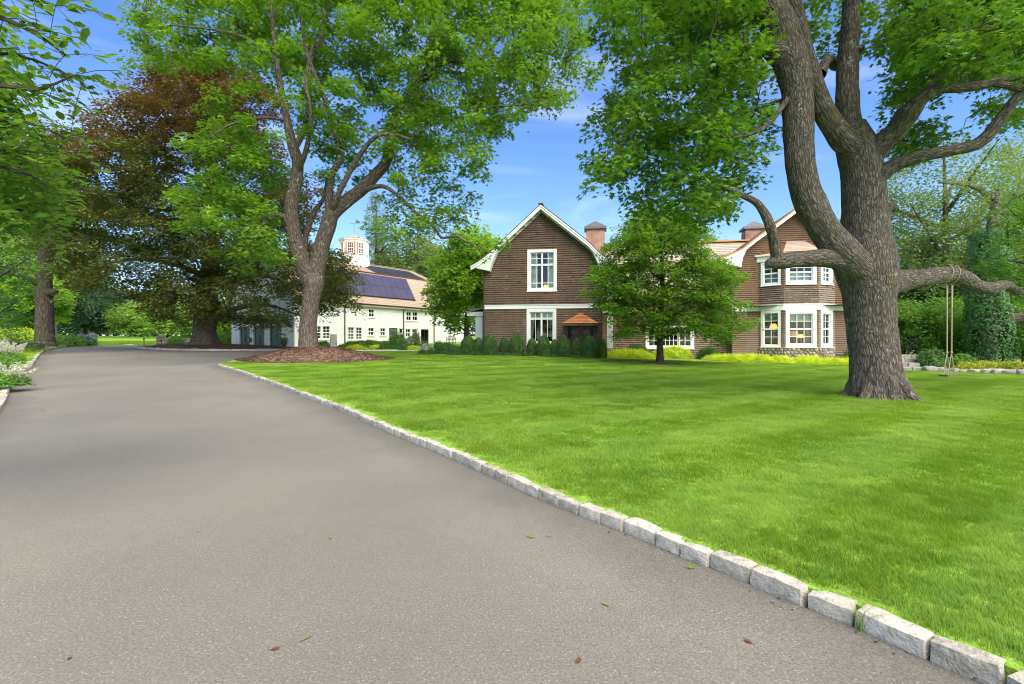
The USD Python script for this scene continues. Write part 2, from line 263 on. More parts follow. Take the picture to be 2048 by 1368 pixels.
ramped('roof_cedar', [(0, (.24, .178, .132)), (.35, (.31, .236, .182)), (.7, (.37, .29, .232)), (1, (.42, .345, .285))], scale=.9, rough=.75, bump=.3, isl=.65, noise=.35)
ramped('roof_pale', [(0, (.26, .215, .175)), (.4, (.34, .293, .248)), (.8, (.41, .362, .315)), (1, (.46, .415, .365))], scale=.9, rough=.75, bump=.3, isl=.6, noise=.4)
mat('brick', {'geo': ('geometry', {}), 'mp': ('mapping', {'rotation': (math.pi / 2, 0, 0)}), 'bt': ('brick_texture', {'color1': (.27, .085, .055), 'color2': (.19, .07, .048), 'mortar': (.42, .33, .27), 'scale': 1.0, 'mortar_size': .012, 'brick_width': .22, 'row_height': .075, 'bias': -.2}), 'n': ('noise_texture', {'scale': 2, 'detail': 5}), 'm': ('map_range', {'from_min': .3, 'from_max': .7, 'to_min': .75, 'to_max': 1.25}), 'h': ('hsv', {}), 'b': ('bump', {'strength': .5, 'distance': .01}), 'p': ('principled_bsdf', {'roughness': .85})},
    [('geo.position', 'mp.vector'), ('mp.vector', 'bt.vector'), ('geo.position', 'n.vector'), ('n.fac', 'm.value'), ('m.result', 'h.value'), ('bt.color', 'h.color'), ('h.color', 'p.base_color'), ('bt.fac', 'b.height'), ('b.normal', 'p.normal')])
# bark: reads the primvar "bark" (radius cos, radius sin, stretched length) so that the ridges run along every limb
def bark_mat(name, stops, ridge=9.0, moss=None, lichen=None, mossamt=.5, bd=.03):
    nodes = {'a': ('attribute', {'attribute': 'bark'}), 'nd': ('noise_texture', {'scale': 5.0, 'detail': 3}), 'dm': ('vector_math', {'math_type': 'multiply_add', 'vector2': (.10, .10, .22)}), 'mp': ('mapping', {'scale': (ridge, ridge, ridge * .16)}),
             'v': ('voronoi_texture', {'feature': 'distance_to_edge', 'scale': 1.0}), 'vm': ('map_range', {'range_type': 'smoothstep', 'from_min': .0, 'from_max': .26}), 'v2': ('voronoi_texture', {'feature': 'distance_to_edge', 'scale': 2.3}), 'vm2': ('map_range', {'range_type': 'smoothstep', 'from_min': .0, 'from_max': .3, 'to_min': .55, 'to_max': 1}), 'pm': ('math', {'math_type': 'multiply'}),
             'n': ('noise_texture', {'scale': 7, 'detail': 7, 'roughness': .72}), 'geo': ('geometry', {}), 'nl': ('noise_texture', {'scale': 1.3, 'detail': 5, 'roughness': .65}), 'nl2': ('noise_texture', {'scale': 3.6, 'detail': 7, 'roughness': .75}),
             'mr': ('map_range', {'to_max': .60}), 'mn': ('map_range', {'from_min': .28, 'from_max': .72, 'to_max': .42}), 'sum': ('math', {'math_type': 'add'}), 'rr': ('rgb_ramp', {'ramp': stops}),
             'mm': ('map_range', {'range_type': 'smoothstep', 'from_min': .55, 'from_max': .75, 'to_max': mossamt if moss else 0}), 'mx': ('mix', {'color2': moss or (0, 0, 0)}), 'ml': ('map_range', {'range_type': 'smoothstep', 'from_min': .605, 'from_max': .65, 'to_max': .65 if lichen else 0}), 'mx2': ('mix', {'color2': lichen or (0, 0, 0)}),
             'hs': ('math', {'math_type': 'multiply_add', 'value2': .3}), 'b': ('bump', {'strength': 1.0, 'distance': bd}), 'p': ('principled_bsdf', {'roughness': .92, 'specular_ior_level': .12})}
    mat(name, nodes, [('a.vector', 'nd.vector'), ('nd.color', 'dm.vector1'), ('a.vector', 'dm.vector3'), ('dm.vector', 'mp.vector'), ('mp.vector', 'v.vector'), ('mp.vector', 'v2.vector'), ('v.distance', 'vm.value'), ('v2.distance', 'vm2.value'), ('vm.result', 'pm.value1'), ('vm2.result', 'pm.value2'), ('a.vector', 'n.vector'), ('geo.position', 'nl.vector'), ('geo.position', 'nl2.vector'), ('pm.value', 'mr.value'), ('n.fac', 'mn.value'), ('mr.result', 'sum.value1'), ('mn.result', 'sum.value2'), ('sum.value', 'rr.fac'),
        ('nl.fac', 'mm.value'), ('mm.result', 'mx.fac'), ('rr.color', 'mx.color1'), ('nl2.fac', 'ml.value'), ('ml.result', 'mx2.fac'), ('mx.color', 'mx2.color1'), ('mx2.color', 'p.base_color'), ('n.fac', 'hs.value1'), ('pm.value', 'hs.value3'), ('hs.value', 'b.height'), ('b.normal', 'p.normal')])
bark_mat('bark_maple', [(0, (.022, .018, .015)), (.25, (.068, .057, .048)), (.6, (.150, .128, .109)), (1, (.29, .258, .226))], 20, moss=(.15, .13, .03), lichen=(.34, .33, .29), mossamt=.4)
bark_mat('bark_grey', [(0, (.038, .029, .023)), (.3, (.098, .077, .063)), (.65, (.175, .141, .117)), (1, (.29, .245, .21))], 12, lichen=(.36, .34, .31))
bark_mat('bark_limb', [(0, (.024, .019, .015)), (.3, (.070, .056, .046)), (.65, (.142, .116, .097)), (1, (.27, .23, .20))], 14, moss=(.10, .09, .03), lichen=(.36, .35, .31), mossamt=.3)
bark_mat('bark_dark', [(0, (.025, .020, .017)), (.5, (.07, .056, .047)), (1, (.14, .115, .095))], 8)
bark_mat('bark_oak', [(0, (.035, .026, .022)), (.5, (.105, .08, .068)), (1, (.19, .15, .13))], 7)
# foliage
leafy('leaf_maple_light', [(0, (0.072, 0.154, 0.017)), (.25, (0.125, 0.246, 0.022)), (.6, (0.212, 0.370, 0.032)), (.85, (0.310, 0.474, 0.048)), (1, (0.437, 0.567, 0.073))], trans=.36, vs=.55)
leafy('leaf_maple_deep', [(0, (0.050, 0.123, 0.016)), (.4, (0.093, 0.202, 0.020)), (.75, (0.150, 0.280, 0.024)), (1, (0.233, 0.363, 0.038))], trans=.38)
leafy('leaf_beech', [(0, (0.056, 0.074, 0.023)), (.3, (0.112, 0.132, 0.035)), (.6, (0.175, 0.189, 0.044)), (.85, (0.259, 0.230, 0.052)), (1, (0.308, 0.203, 0.072))], trans=.35, tcol=(1.3, 1.2, .45), vs=.35, spec=.12)
leafy('leaf_beech_top', [(0, (0.075, 0.059, 0.023)), (.4, (0.152, 0.109, 0.036)), (.75, (0.239, 0.161, 0.049)), (1, (0.290, 0.147, 0.058))], trans=.35, tcol=(1.4, 1.05, .45), vs=.35, spec=.12)
leafy('leaf_bright', [(0, (.15, .29, .03)), (.4, (.235, .40, .05)), (.8, (.33, .50, .08)), (1, (.42, .56, .13))], vs=.5, trans=.5)
leafy('leaf_dogwood', [(0, (0.066, 0.152, 0.016)), (.4, (0.125, 0.259, 0.018)), (.75, (0.210, 0.370, 0.022)), (1, (0.360, 0.521, 0.036))], vs=1.5)
leafy('leaf_near', [(0, (.05, .12, .02)), (.4, (.09, .18, .028)), (.8, (.14, .245, .038)), (1, (.20, .31, .06))], trans=.65, tcol=(1.6, 1.55, .6))
leafy('leaf_far_light', [(0, (0.149, 0.260, 0.055)), (.4, (0.242, 0.388, 0.087)), (.8, (0.353, 0.517, 0.127)), (1, (0.465, 0.621, 0.174))], vs=.4)
leafy('leaf_far_mid', [(0, (0.078, 0.173, 0.026)), (.4, (0.145, 0.284, 0.040)), (.8, (0.233, 0.388, 0.055)), (1, (0.331, 0.482, 0.079))], vs=.4)
leafy('leaf_far_dark', [(0, (0.036, 0.098, 0.030)), (.4, (0.069, 0.166, 0.046)), (.8, (0.116, 0.243, 0.062)), (1, (0.172, 0.310, 0.081))], vs=.4)
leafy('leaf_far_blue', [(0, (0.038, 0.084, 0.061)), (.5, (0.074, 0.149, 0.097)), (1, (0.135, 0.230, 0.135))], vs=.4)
leafy('leaf_box', [(0, (0.038, 0.100, 0.018)), (.4, (0.076, 0.178, 0.031)), (.8, (0.129, 0.271, 0.045)), (1, (0.210, 0.387, 0.071))], vs=3, trans=.3)
leafy('leaf_ivy', [(0, (0.028, 0.092, 0.022)), (.5, (0.063, 0.171, 0.038)), (1, (0.134, 0.293, 0.070))], vs=2, trans=.15)
leafy('leaf_lime', [(0, (0.344, 0.440, 0.026)), (.4, (0.535, 0.637, 0.041)), (.8, (0.742, 0.800, 0.058)), (1, (0.800, 0.800, 0.101))], vs=2)
leafy('leaf_gold', [(0, (.22, .27, .025)), (.5, (.40, .43, .04)), (.85, (.58, .55, .06)), (1, (.68, .62, .10))], vs=6, isl=.7)
leafy('leaf_mid', [(0, (0.073, 0.178, 0.027)), (.5, (0.145, 0.296, 0.041)), (1, (0.259, 0.435, 0.068))], vs=2)
leafy('petal_white', [(0, (0.462, 0.462, 0.352)), (.5, (0.660, 0.660, 0.528)), (1, (0.800, 0.800, 0.704))], vs=3, tcol=(1, 1, .9))
leafy('petal_blue', [(0, (.13, .17, .40)), (1, (.32, .40, .68))], vs=3, tcol=(1, 1, 1))
leafy('petal_pink', [(0, (.34, .26, .30)), (1, (.52, .44, .46))], vs=3, tcol=(1, 1, 1))
mat('blade', {'geo': ('geometry', {}), 'n1': ('noise_texture', {'scale': .55, 'detail': 4, 'roughness': .6}), 'n2': ('noise_texture', {'scale': 3.2, 'detail': 5, 'roughness': .7}), 'rr': ('rgb_ramp', {'ramp': [(0, (.140, .245, .026)), (.35, (.215, .335, .040)), (.65, (.30, .41, .068)), (.86, (.41, .46, .12)), (1, (.51, .47, .22))]}),
    'm1': ('map_range', {'from_min': .3, 'from_max': .7, 'to_min': -.22, 'to_max': .22}), 'm2': ('map_range', {'from_min': .3, 'from_max': .7, 'to_min': -.24, 'to_max': .24}), 'mi': ('math', {'math_type': 'multiply_add', 'value2': .72, 'value3': .14}), 's1': ('math', {'math_type': 'add'}), 's2': ('math', {'math_type': 'add'}),
    'p': ('principled_bsdf', {'roughness': .6, 'specular_ior_level': .2}), 'tm': ('mix', {'mix_type': 'multiply', 'fac': 1.0, 'color2': (1.3, 1.3, .6)}), 't': ('translucent_bsdf', {}), 'mx': ('mix_closure', {'fac': .35})},
    [('geo.position', 'n1.vector'), ('geo.position', 'n2.vector'), ('n1.fac', 'm1.value'), ('n2.fac', 'm2.value'), ('geo.random_per_island', 'mi.value1'), ('mi.value', 's1.value1'), ('m1.result', 's1.value2'), ('s1.value', 's2.value1'), ('m2.result', 's2.value2'), ('s2.value', 'rr.fac'), ('rr.color', 'p.base_color'), ('rr.color', 'tm.color1'), ('tm.color', 't.color'), ('p.BSDF', 'mx.closure1'), ('t.BSDF', 'mx.closure2')], surface='mx.closure')
leafy('fallen', [(0, (.20, .24, .06)), (1, (.34, .30, .12))], vs=5)
leafy('fallen_red', [(0, (.16, .075, .045)), (1, (.21, .10, .06))], vs=5)

leafy('litter', [(0, (.06, .035, .02)), (.5, (.16, .10, .05)), (.8, (.26, .2, .09)), (1, (.3, .33, .12))], vs=5)

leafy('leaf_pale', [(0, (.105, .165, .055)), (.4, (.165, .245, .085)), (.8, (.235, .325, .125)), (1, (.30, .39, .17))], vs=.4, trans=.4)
# ------------------------------------------------------------------ ground sheets
def resample(line, step):
    line = np.asarray(line, float); d = np.r_[0, np.cumsum(np.linalg.norm(np.diff(line, axis=0), axis=1))]
    n = max(2, int(round(d[-1] / step)) + 1); t = np.linspace(0, d[-1], n)
    return np.stack([np.interp(t, d, line[:, k]) for k in range(line.shape[1])], 1)
def sheet(poly, step, zf, skirt=.3, bstep=None):
    b = [resample(np.array(r.coords), bstep or step)[:-1] for r in [poly.exterior, *poly.interiors]]
    x0, y0, x1, y1 = poly.bounds
    gx, gy = np.meshgrid(np.arange(x0, x1, step), np.arange(y0, y1, step)); gp = np.stack([gx.ravel(), gy.ravel()], 1)
    inner = poly.buffer(-step * .45)
    gp = gp[contains_xy(inner, gp[:, 0], gp[:, 1])]
    p = np.vstack(b + [gp]); t = Delaunay(p).simplices; c = p[t].mean(1)
    t = t[contains_xy(poly, c[:, 0], c[:, 1])]
    a, bb, cc = p[t[:, 0]], p[t[:, 1]], p[t[:, 2]]
    flip = (bb[:, 0] - a[:, 0]) * (cc[:, 1] - a[:, 1]) - (bb[:, 1] - a[:, 1]) * (cc[:, 0] - a[:, 0]) < 0
    t[flip] = t[flip][:, ::-1]
    V = np.column_stack([p, zf(p[:, 0], p[:, 1])]); k = 0; T = [t]; n = len(V); low = []
    for r in b:                                  # a skirt down into the ground along every edge
        m = len(r); i = np.arange(m); j = (i + 1) % m; low.append(V[k:k + m] - [0, 0, skirt]); T += [np.stack([k + i, n + j, k + j], 1), np.stack([k + i, n + i, n + j], 1)]; k += m; n += m
    return np.vstack([V] + low), np.vstack(T)
def smooth_line(pts, step=.3): p = np.column_stack([np.asarray(pts, float), np.zeros(len(pts))]); return spline(p, step)[:, :2]

RKP = [(2240, 1520), (2060, 1412), (1945, 1360), (1828, 1312), (1722, 1260), (1632, 1225), (1550, 1191), (1480, 1162), (1420, 1137), (1350, 1108), (1240, 1062), (1110, 1012), (1000, 962), (890, 912), (800, 875), (690, 826), (600, 791), (520, 760), (470, 743), (444, 735.5), (437, 732)]
RK = np.array([G(*p)[:2] for p in RKP])
RK = np.vstack([[4.6, -2.0], [3.3, 0.4], RK, [-14.55, 26.0], [-15.2, 28.2], [-15.6, 31.0], [-15.3, 34.0]])
RK = smooth_line(RK)
LK = np.array([[-1.6, -3.0], [-4.6, 1.5], [-7.6, 6.0]] + [list(G(*p)[:2]) for p in [(-20, 845), (23, 778), (42, 757), (68, 727), (93, 701.5), (134, 693.5)]])
LK = smooth_line(LK)
IK = np.array([G(*p)[:2] for p in [(519, 701.5), (450, 702), (384, 701.5), (330, 700), (290, 697.5), (273, 695)]])
isl_far = [(-39.0, 53.5), (-36.0, 55.0), (-31, 50.5), (-25.5, 46.2), (-21.5, 44.0), (-18.6, 42.5)]
ISL = Polygon(np.vstack([smooth_line(np.vstack([[(-18.0, 40.6)], IK, [(-40.0, 52.0)]]), .4), isl_far]))
DRIVE = Polygon(np.vstack([RK, [(-14.6, 37.5), (-15.0, 43.0), (-20.4, 48.6), (-33, 57.6), (-46, 60)], [(LK[-1][0] - 1.5, LK[-1][1] + 2.0)], LK[::-1]]))
DRIVE = DRIVE.buffer(0)
drive_line = LineString(np.vstack([RK])); left_line = LineString(LK)
dv, df = sheet(DRIVE, .6, lambda x, y: g(x, y), .3, .25)
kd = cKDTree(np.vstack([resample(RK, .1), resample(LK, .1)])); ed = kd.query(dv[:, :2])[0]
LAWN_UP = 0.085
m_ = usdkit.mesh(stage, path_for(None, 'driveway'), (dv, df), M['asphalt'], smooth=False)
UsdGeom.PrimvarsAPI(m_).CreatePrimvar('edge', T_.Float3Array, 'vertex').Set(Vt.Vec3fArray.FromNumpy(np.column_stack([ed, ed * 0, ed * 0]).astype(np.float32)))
tagp(m_.GetPrim(), kind='structure')
# island of dark mulch, mound of brown mulch
LAWN = Polygon(np.vstack([RK[RK[:, 1] < 36], [(-14.6, 37.0), (-5, 37.6), (3, 41), (48, 41), (48, -4), (5, -4)]])).buffer(0).difference(DRIVE.buffer(.085))
if LAWN.geom_type != 'Polygon': LAWN = max(LAWN.geoms, key=lambda q: q.area)
lawn_z = lambda x, y: g(x, y) + LAWN_UP * np.clip((np.asarray(y, float) + 10) / 10, 0, 1)
obj('lawn', sheet(LAWN, .7, lawn_z, .12, .2), 'turf', kind='structure')
big = Polygon([(-160, -40), (160, -40), (160, 150), (-160, 150)]).difference(DRIVE.buffer(.10).union(LAWN.buffer(.02)))
big = max(big.geoms, key=lambda q: q.area) if big.geom_type != 'Polygon' else big
obj('ground', sheet(big, 1.6, lambda x, y: g(x, y) + LAWN_UP), 'turf', kind='structure')
far = Polygon([(-900, -500), (900, -500), (900, 900), (-900, 900)]).difference(sbox(-159, -39, 159, 149))
obj('terrain', sheet(far, 40, lambda x, y: g(x, y) + LAWN_UP - .03), 'turf', kind='structure')
MC = np.array([-10.75, 27.3])
def mound_z(x, y, c=MC, rx=4.1, ry=2.7, h=.66):
    r = np.hypot((np.asarray(x) - c[0]) / rx, (np.asarray(y) - c[1]) / ry)
    return lawn_z(x, y) + h * np.cos(np.clip(r, 0, 1) * np.pi / 2) ** 1.2 + .012 + .05 * (meshkit.noise(np.stack([np.asarray(x) * 3, np.asarray(y) * 3, np.zeros_like(np.asarray(x, float))], -1)) - .3) * np.clip(1.3 - r, 0, 1)
th = np.linspace(0, 2 * np.pi, 60)[:-1]
MOUND = Polygon(np.stack([MC[0] + 4.1 * np.cos(th) * (1 + .05 * np.sin(3 * th)), MC[1] + 2.7 * np.sin(th)], 1))
obj('mulch_bed', sheet(MOUND, .22, mound_z), 'mulch', kind='structure', smooth=40)
BEECH = np.array([-26.4, 43.0])
def isl_z(x, y):
    d = np.hypot((np.asarray(x) - BEECH[0]) / 9.5, (np.asarray(y) - BEECH[1]) / 3.6)
    return g(x, y) + .10 + .42 * np.exp(-d ** 2 * 1.6)
obj('mulch_bed', sheet(ISL, .5, isl_z), 'mulch_dark', kind='structure', smooth=40)
SM = np.array([7.95, 26.9])
sm_poly = Polygon(np.stack([SM[0] + 1.15 * np.cos(th), SM[1] + .95 * np.sin(th)], 1))
obj('mulch_bed', sheet(sm_poly, .25, lambda x, y: lawn_z(x, y) + .03 + .07 * np.exp(-((x - SM[0]) ** 2 + (y - SM[1]) ** 2) * 2)), 'mulch_dark', kind='structure', smooth=40)
PATH = Polygon([(-12.8, 36.9), (-6.2, 38.0), (-2.3, 39.6), (-2.6, 40.9), (-6.8, 39.3), (-13.0, 38.4)])
obj('garden_path', sheet(PATH, .6, lambda x, y: g(x, y) + LAWN_UP + .05), 'path_stone', kind='structure')

# ------------------------------------------------------------------ kerbs, stone by stone
def stone(L, Wd, H, rng, fine=False, round_=.018, rough=.007):
    """a roughly dressed block standing on z=0, long in x"""
    if fine:
        m = trimesh.creation.box((L, Wd, H)); m = m.subdivide()
        if L > .2: m = m.subdivide()
        v = np.array(m.vertices); f = np.array(m.faces)
        s = np.array([L, Wd, H]) / 2 - round_; c = np.clip(v, -s, s); d = v - c; n = np.linalg.norm(d, axis=1, keepdims=True)
        v = np.where(n > 1e-9, c + d / np.maximum(n, 1e-9) * round_, v)
        v = v + (np.stack([meshkit.fbm(v * 22 + rng.random(3) * 90 + k * 7, 3, k) for k in range(3)], -1) - .5) * rough * 3.2
        v[:, 2] += H / 2; return v, f
    a = np.array([[-L / 2, -Wd / 2], [L / 2, -Wd / 2], [L / 2, Wd / 2], [-L / 2, Wd / 2]])
    k = 1 - 2 * round_ / np.array([L, Wd])
    v = np.vstack([np.column_stack([a, np.zeros(4)]), np.column_stack([a, np.full(4, H - round_)]), np.column_stack([a * k, np.full(4, H)])])
    v = v + rng.normal(0, rough * .8, v.shape)
    f = [[8, 9, 10], [8, 10, 11]]
    for r in (0, 4):
        for j in range(4):
            p, q = r + j, r + (j + 1) % 4; f += [[p, q, q + 4], [p, q + 4, p + 4]]
    return v, np.array(f)
def turn(v, ang): c, s = math.cos(ang), math.sin(ang); return np.column_stack([v[:, 0] * c - v[:, 1] * s, v[:, 0] * s + v[:, 1] * c, v[:, 2]])
def kerb(line, side, lmin, lmax, H, W, parent, rng, ymin=-1, ymax=999, gap=.012):
    line = resample(line, .04); d = np.r_[0, np.cumsum(np.linalg.norm(np.diff(line, axis=0), axis=1))]; s = 0
    while s < d[-1] - .1:
        L = rng.uniform(lmin, lmax); e = min(s + L, d[-1])
        a = np.array([np.interp(s, d, line[:, k]) for k in (0, 1)]); b = np.array([np.interp(e, d, line[:, k]) for k in (0, 1)])
        s = e; t = unit(b - a); nrm = np.array([-t[1], t[0]]) * side; c = (a + b) / 2 + nrm * W / 2
        if not (ymin < c[1] < ymax): continue
        L = np.linalg.norm(b - a) - gap
        if L < .06: continue
        v, f = stone(L, W * rng.uniform(.9, 1.08), H * rng.uniform(.9, 1.1) + .06, rng, fine=np.hypot(*c) < 9, round_=min(.02, W * .16))
        v[:, 2] += v[:, 0] * rng.normal(0, .022) + v[:, 1] * rng.normal(0, .05); v = turn(v, math.atan2(t[1], t[0]) + rng.normal(0, .018)); v[:, 2] += -.06 + g(v[:, 0] + c[0], v[:, 1] + c[1])
        v[:, 0] += c[0] + rng.normal(0, .004); v[:, 1] += c[1] + rng.normal(0, .004)
        obj('kerb_stone', (v, f), 'granite', parent, smooth=40)
rng = np.random.default_rng(5)
k = thing('kerb', kind='structure'); kerb(RK, -1, .21, .34, .095, .13, k, rng, ymin=1.0)
k = thing('kerb', kind='structure'); kerb(LK, 1, .55, 1.05, .10, .16, k, rng, ymin=9, gap=.02)
k = thing('kerb', kind='structure'); kerb(smooth_line(np.vstack([[(-18.0, 40.6)], IK, [(-40.0, 52.0)]]), .3), 1, .45, .75, .15, .17, k, rng, gap=.02)
# mulch chips lying loose on the mound (uncountable)
def chips(poly, zf, n, seed, name, m):
    rng = np.random.default_rng(seed); x0, y0, x1, y1 = poly.bounds; p = rng.uniform((x0, y0), (x1, y1), (n * 2, 2)); p = p[contains_xy(poly, p[:, 0], p[:, 1])][:n]
    z = zf(p[:, 0], p[:, 1]); N = len(p); a = rng.uniform(0, 6.28, N); L = rng.uniform(.02, .06, N); w = L * rng.uniform(.25, .5, N); tl = rng.uniform(-.02, .03, (N, 4))
    q = np.zeros((N, 4, 3))
    for i, (sx_, sy_) in enumerate(((-1, -1), (1, -1), (1, 1), (-1, 1))):
        q[:, i, 0] = p[:, 0] + np.cos(a) * L * sx_ - np.sin(a) * w * sy_; q[:, i, 1] = p[:, 1] + np.sin(a) * L * sx_ + np.cos(a) * w * sy_; q[:, i, 2] = z + .015 + tl[:, i]
    f = (np.arange(N) * 4)[:, None] + np.array([[0, 1, 2, 0, 2, 3]]); obj(name, (q.reshape(-1, 3), f.reshape(-1, 3)), m, kind='stuff', label='loose brown bark chips scattered over the mulch', cat='mulch')
chips(MOUND.buffer(.15), mound_z, 9000, 3, 'bark_chips', 'mulch')
# ------------------------------------------------------------------ facades
class Fr:
    """a vertical plane: origin O, direction u along it, outward normal n (plan vectors)"""
    def __init__(s, O, u, n): s.O, s.u, s.n = np.array(O, float), np.array(u, float), np.array(n, float)
    def w(s, U, z, N=0.0):
        U, z, N = np.broadcast_arrays(np.asarray(U, float), np.asarray(z, float), np.asarray(N, float))
        return np.stack([s.O[0] + U * s.u[0] + N * s.n[0], s.O[1] + U * s.u[1] + N * s.n[1], z], -1)
    def px(s, px, py, N=0.0):
        a = (px - 1024) / FPX; r = np.array([a, 1.0]); Y = (N + s.O @ s.n) / (r @ s.n); p = r * Y
        return float((p - s.O) @ s.u), float(EYE - (py - 684) / FPX * Y)
    def U(s, px, N=0.0): return s.px(px, 684, N)[0]
    def box(s, mb, u0, u1, z0, z1, n0, n1):
        return mb.hexa([s.w(u0, z0, n1), s.w(u1, z0, n1), s.w(u1, z0, n0), s.w(u0, z0, n0), s.w(u0, z1, n1), s.w(u1, z1, n1), s.w(u1, z1, n0), s.w(u0, z1, n0)])
    def prism(s, mb, poly, n0, n1):
        for q in getattr(poly, 'geoms', [poly]):
            if q.geom_type != 'Polygon' or q.area < 1e-5: continue
            m = trimesh.creation.extrude_polygon(q, abs(n1 - n0), engine='earcut'); v = np.array(m.vertices)
            mb.add(s.w(v[:, 0], v[:, 1], min(n0, n1) + v[:, 2]), m.faces)
        return mb
def courses(F, poly, z0, z1, expo, rng, wr=(.10, .24), N0=0.0, t=.042, tt=.006, gap=.036):
    """shingles or boards on a facade: each piece is a wedge, thick at its lower edge, clipped to the outline"""
    out = []; x0, _, x1, _ = poly.bounds; z = z0
    while z < z1:
        band = poly.intersection(sbox(x0 - 1, z, x1 + 1, z + expo)); zj = 0
        for q in getattr(band, 'geoms', [band]):
            if q.geom_type != 'Polygon' or q.area < .002: continue
            b = q.bounds; u = b[0] - rng.uniform(0, wr[1])
            while u < b[2]:
                w = rng.uniform(*wr); r = q.intersection(sbox(u + .004, z - 1, u + w - .004, z + expo)); u += w
                for c in getattr(r, 'geoms', [r]):
                    if c.geom_type != 'Polygon' or c.area < .0008: continue
                    p = np.array(c.exterior.coords)[:-1]
                    if not c.exterior.is_ccw: p = p[::-1]
                    drop = rng.uniform(-.012, .006) if p[:, 1].min() < z + .001 else 0
                    low = p[:, 1] < z + .001
                    pz = p[:, 1] + np.where(low, drop, 0) + np.where(p[:, 1] > z + expo - .001, -gap, 0)
                    off = N0 + tt + (t + rng.uniform(-.003, .006)) * np.clip(1 - (p[:, 1] - z) / expo, 0, 1); n = len(p)
                    v = np.vstack([F.w(p[:, 0], pz, off), F.w(p[:, 0], pz, np.full(n, N0))]); i = np.arange(n); j = (i + 1) % n
                    f = np.vstack([np.stack([np.zeros(n - 2, int), i[1:-1], i[2:]], 1), np.stack([i, i + n, j + n], 1), np.stack([i, j + n, j], 1)])
                    out.append((v, f, c.area, c.centroid))
        z += expo
    return out
def lay(out, mat, parent, keep=0, name='shingle', many='shingles'):
    """the first KEEP pieces (the largest) as parts of their own, the rest as one"""
    out = sorted(out, key=lambda o: -o[2])
    for v, f, *_ in out[:keep]: obj(name, (v, f), mat, parent)
    mb = MB()
    for v, f, *_ in out[keep:]: mb.add(v, f)
    if mb.v: obj(many, mb, mat, parent, kind='stuff')
def window(parent, F, u0, u1, z0, z1, sashes, casing=.16, frame_mat='white_paint', N=0.0, name='window', sill=True, pane_parts=True, bar=.028, head=0.0, rev=.05, sf=.055):
    """sashes: (fraction box a0,a1,b0,b1, columns, rows) of the clear opening, b measured from its foot"""
    mb = MB(); c = casing
    F.box(mb, u0, u0 + c, z0, z1, N - .06, N + .055); F.box(mb, u1 - c, u1, z0, z1, N - .06, N + .055)
    F.box(mb, u0 + c, u1 - c, z1 - c - head, z1, N - .06, N + .052); F.box(mb, u0 + c, u1 - c, z0, z0 + c * .8, N - .06, N + .052)
    w = obj(name, mb, frame_mat, parent)
    a, b, lo, hi = u0 + c, u1 - c, z0 + c * .8, z1 - c - head
    if sill: s = MB(); F.box(s, u0 - .03, u1 + .03, z0 - .05, z0 - .002, N - .02, N + .11); obj('sill', s, frame_mat, w)
    fr = MB(); glass = MB()
    for (a0, a1, b0, b1, nc, nr) in sashes:
        A, B, L, H = a + (b - a) * a0, a + (b - a) * a1, lo + (hi - lo) * b0, lo + (hi - lo) * b1
        n1, n0 = N + .01 - rev, N - .05 - rev
        F.box(fr, A, A + sf, L, H, n0, n1); F.box(fr, B - sf, B, L, H, n0, n1); F.box(fr, A + sf, B - sf, L, L + sf, n0, n1 - .001); F.box(fr, A + sf, B - sf, H - sf, H, n0, n1 - .001)
        A += sf; B -= sf; L += sf; H -= sf
        cols = nc if np.ndim(nc) else np.linspace(0, 1, nc + 1); rows = nr if np.ndim(nr) else np.linspace(0, 1, nr + 1)
        for q in cols[1:-1]: F.box(fr, A + (B - A) * q - bar / 2, A + (B - A) * q + bar / 2, L, H, n0 + .01, n1 - .006)
        for q in rows[1:-1]: F.box(fr, A, B, L + (H - L) * q - bar / 2, L + (H - L) * q + bar / 2, n0 + .012, n1 - .008)
        for i in range(len(cols) - 1):
            for j in range(len(rows) - 1):
                p = MB() if pane_parts else glass
                F.box(p, A + (B - A) * cols[i] + bar / 2 * (i > 0), A + (B - A) * cols[i + 1] - bar / 2 * (i < len(cols) - 2), L + (H - L) * rows[j] + bar / 2 * (j > 0), L + (H - L) * rows[j + 1] - bar / 2 * (j < len(rows) - 2), n0 + .022, n0 + .028)
                if pane_parts: obj('pane', p, 'glass', w)
    obj('sash', fr, frame_mat, w)
    if not pane_parts: obj('panes', glass, 'glass', w)
    return w, (a, b, lo, hi)
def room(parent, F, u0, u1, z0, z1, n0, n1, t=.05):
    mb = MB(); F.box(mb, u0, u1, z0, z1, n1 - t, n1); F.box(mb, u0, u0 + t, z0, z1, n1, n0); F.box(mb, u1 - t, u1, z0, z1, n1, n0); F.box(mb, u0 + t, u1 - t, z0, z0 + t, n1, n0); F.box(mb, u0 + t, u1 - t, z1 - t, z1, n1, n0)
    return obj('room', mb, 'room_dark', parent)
def curtain(parent, F, u0, u1, z0, z1, N, mat='curtain_white', amp=.03, n=9):
    t = np.linspace(0, 1, n * 4 + 1); off = N + amp * np.sin(t * n * 2 * np.pi)
    k = len(t); v = np.vstack([F.w(u0 + (u1 - u0) * t, z0, off), F.w(u0 + (u1 - u0) * t, z1, off)]); i = np.arange(k - 1)
    obj('curtain', (v, np.vstack([np.stack([i, i + 1, i + 1 + k], 1), np.stack([i, i + 1 + k, i + k], 1)])), mat, parent, smooth=True)
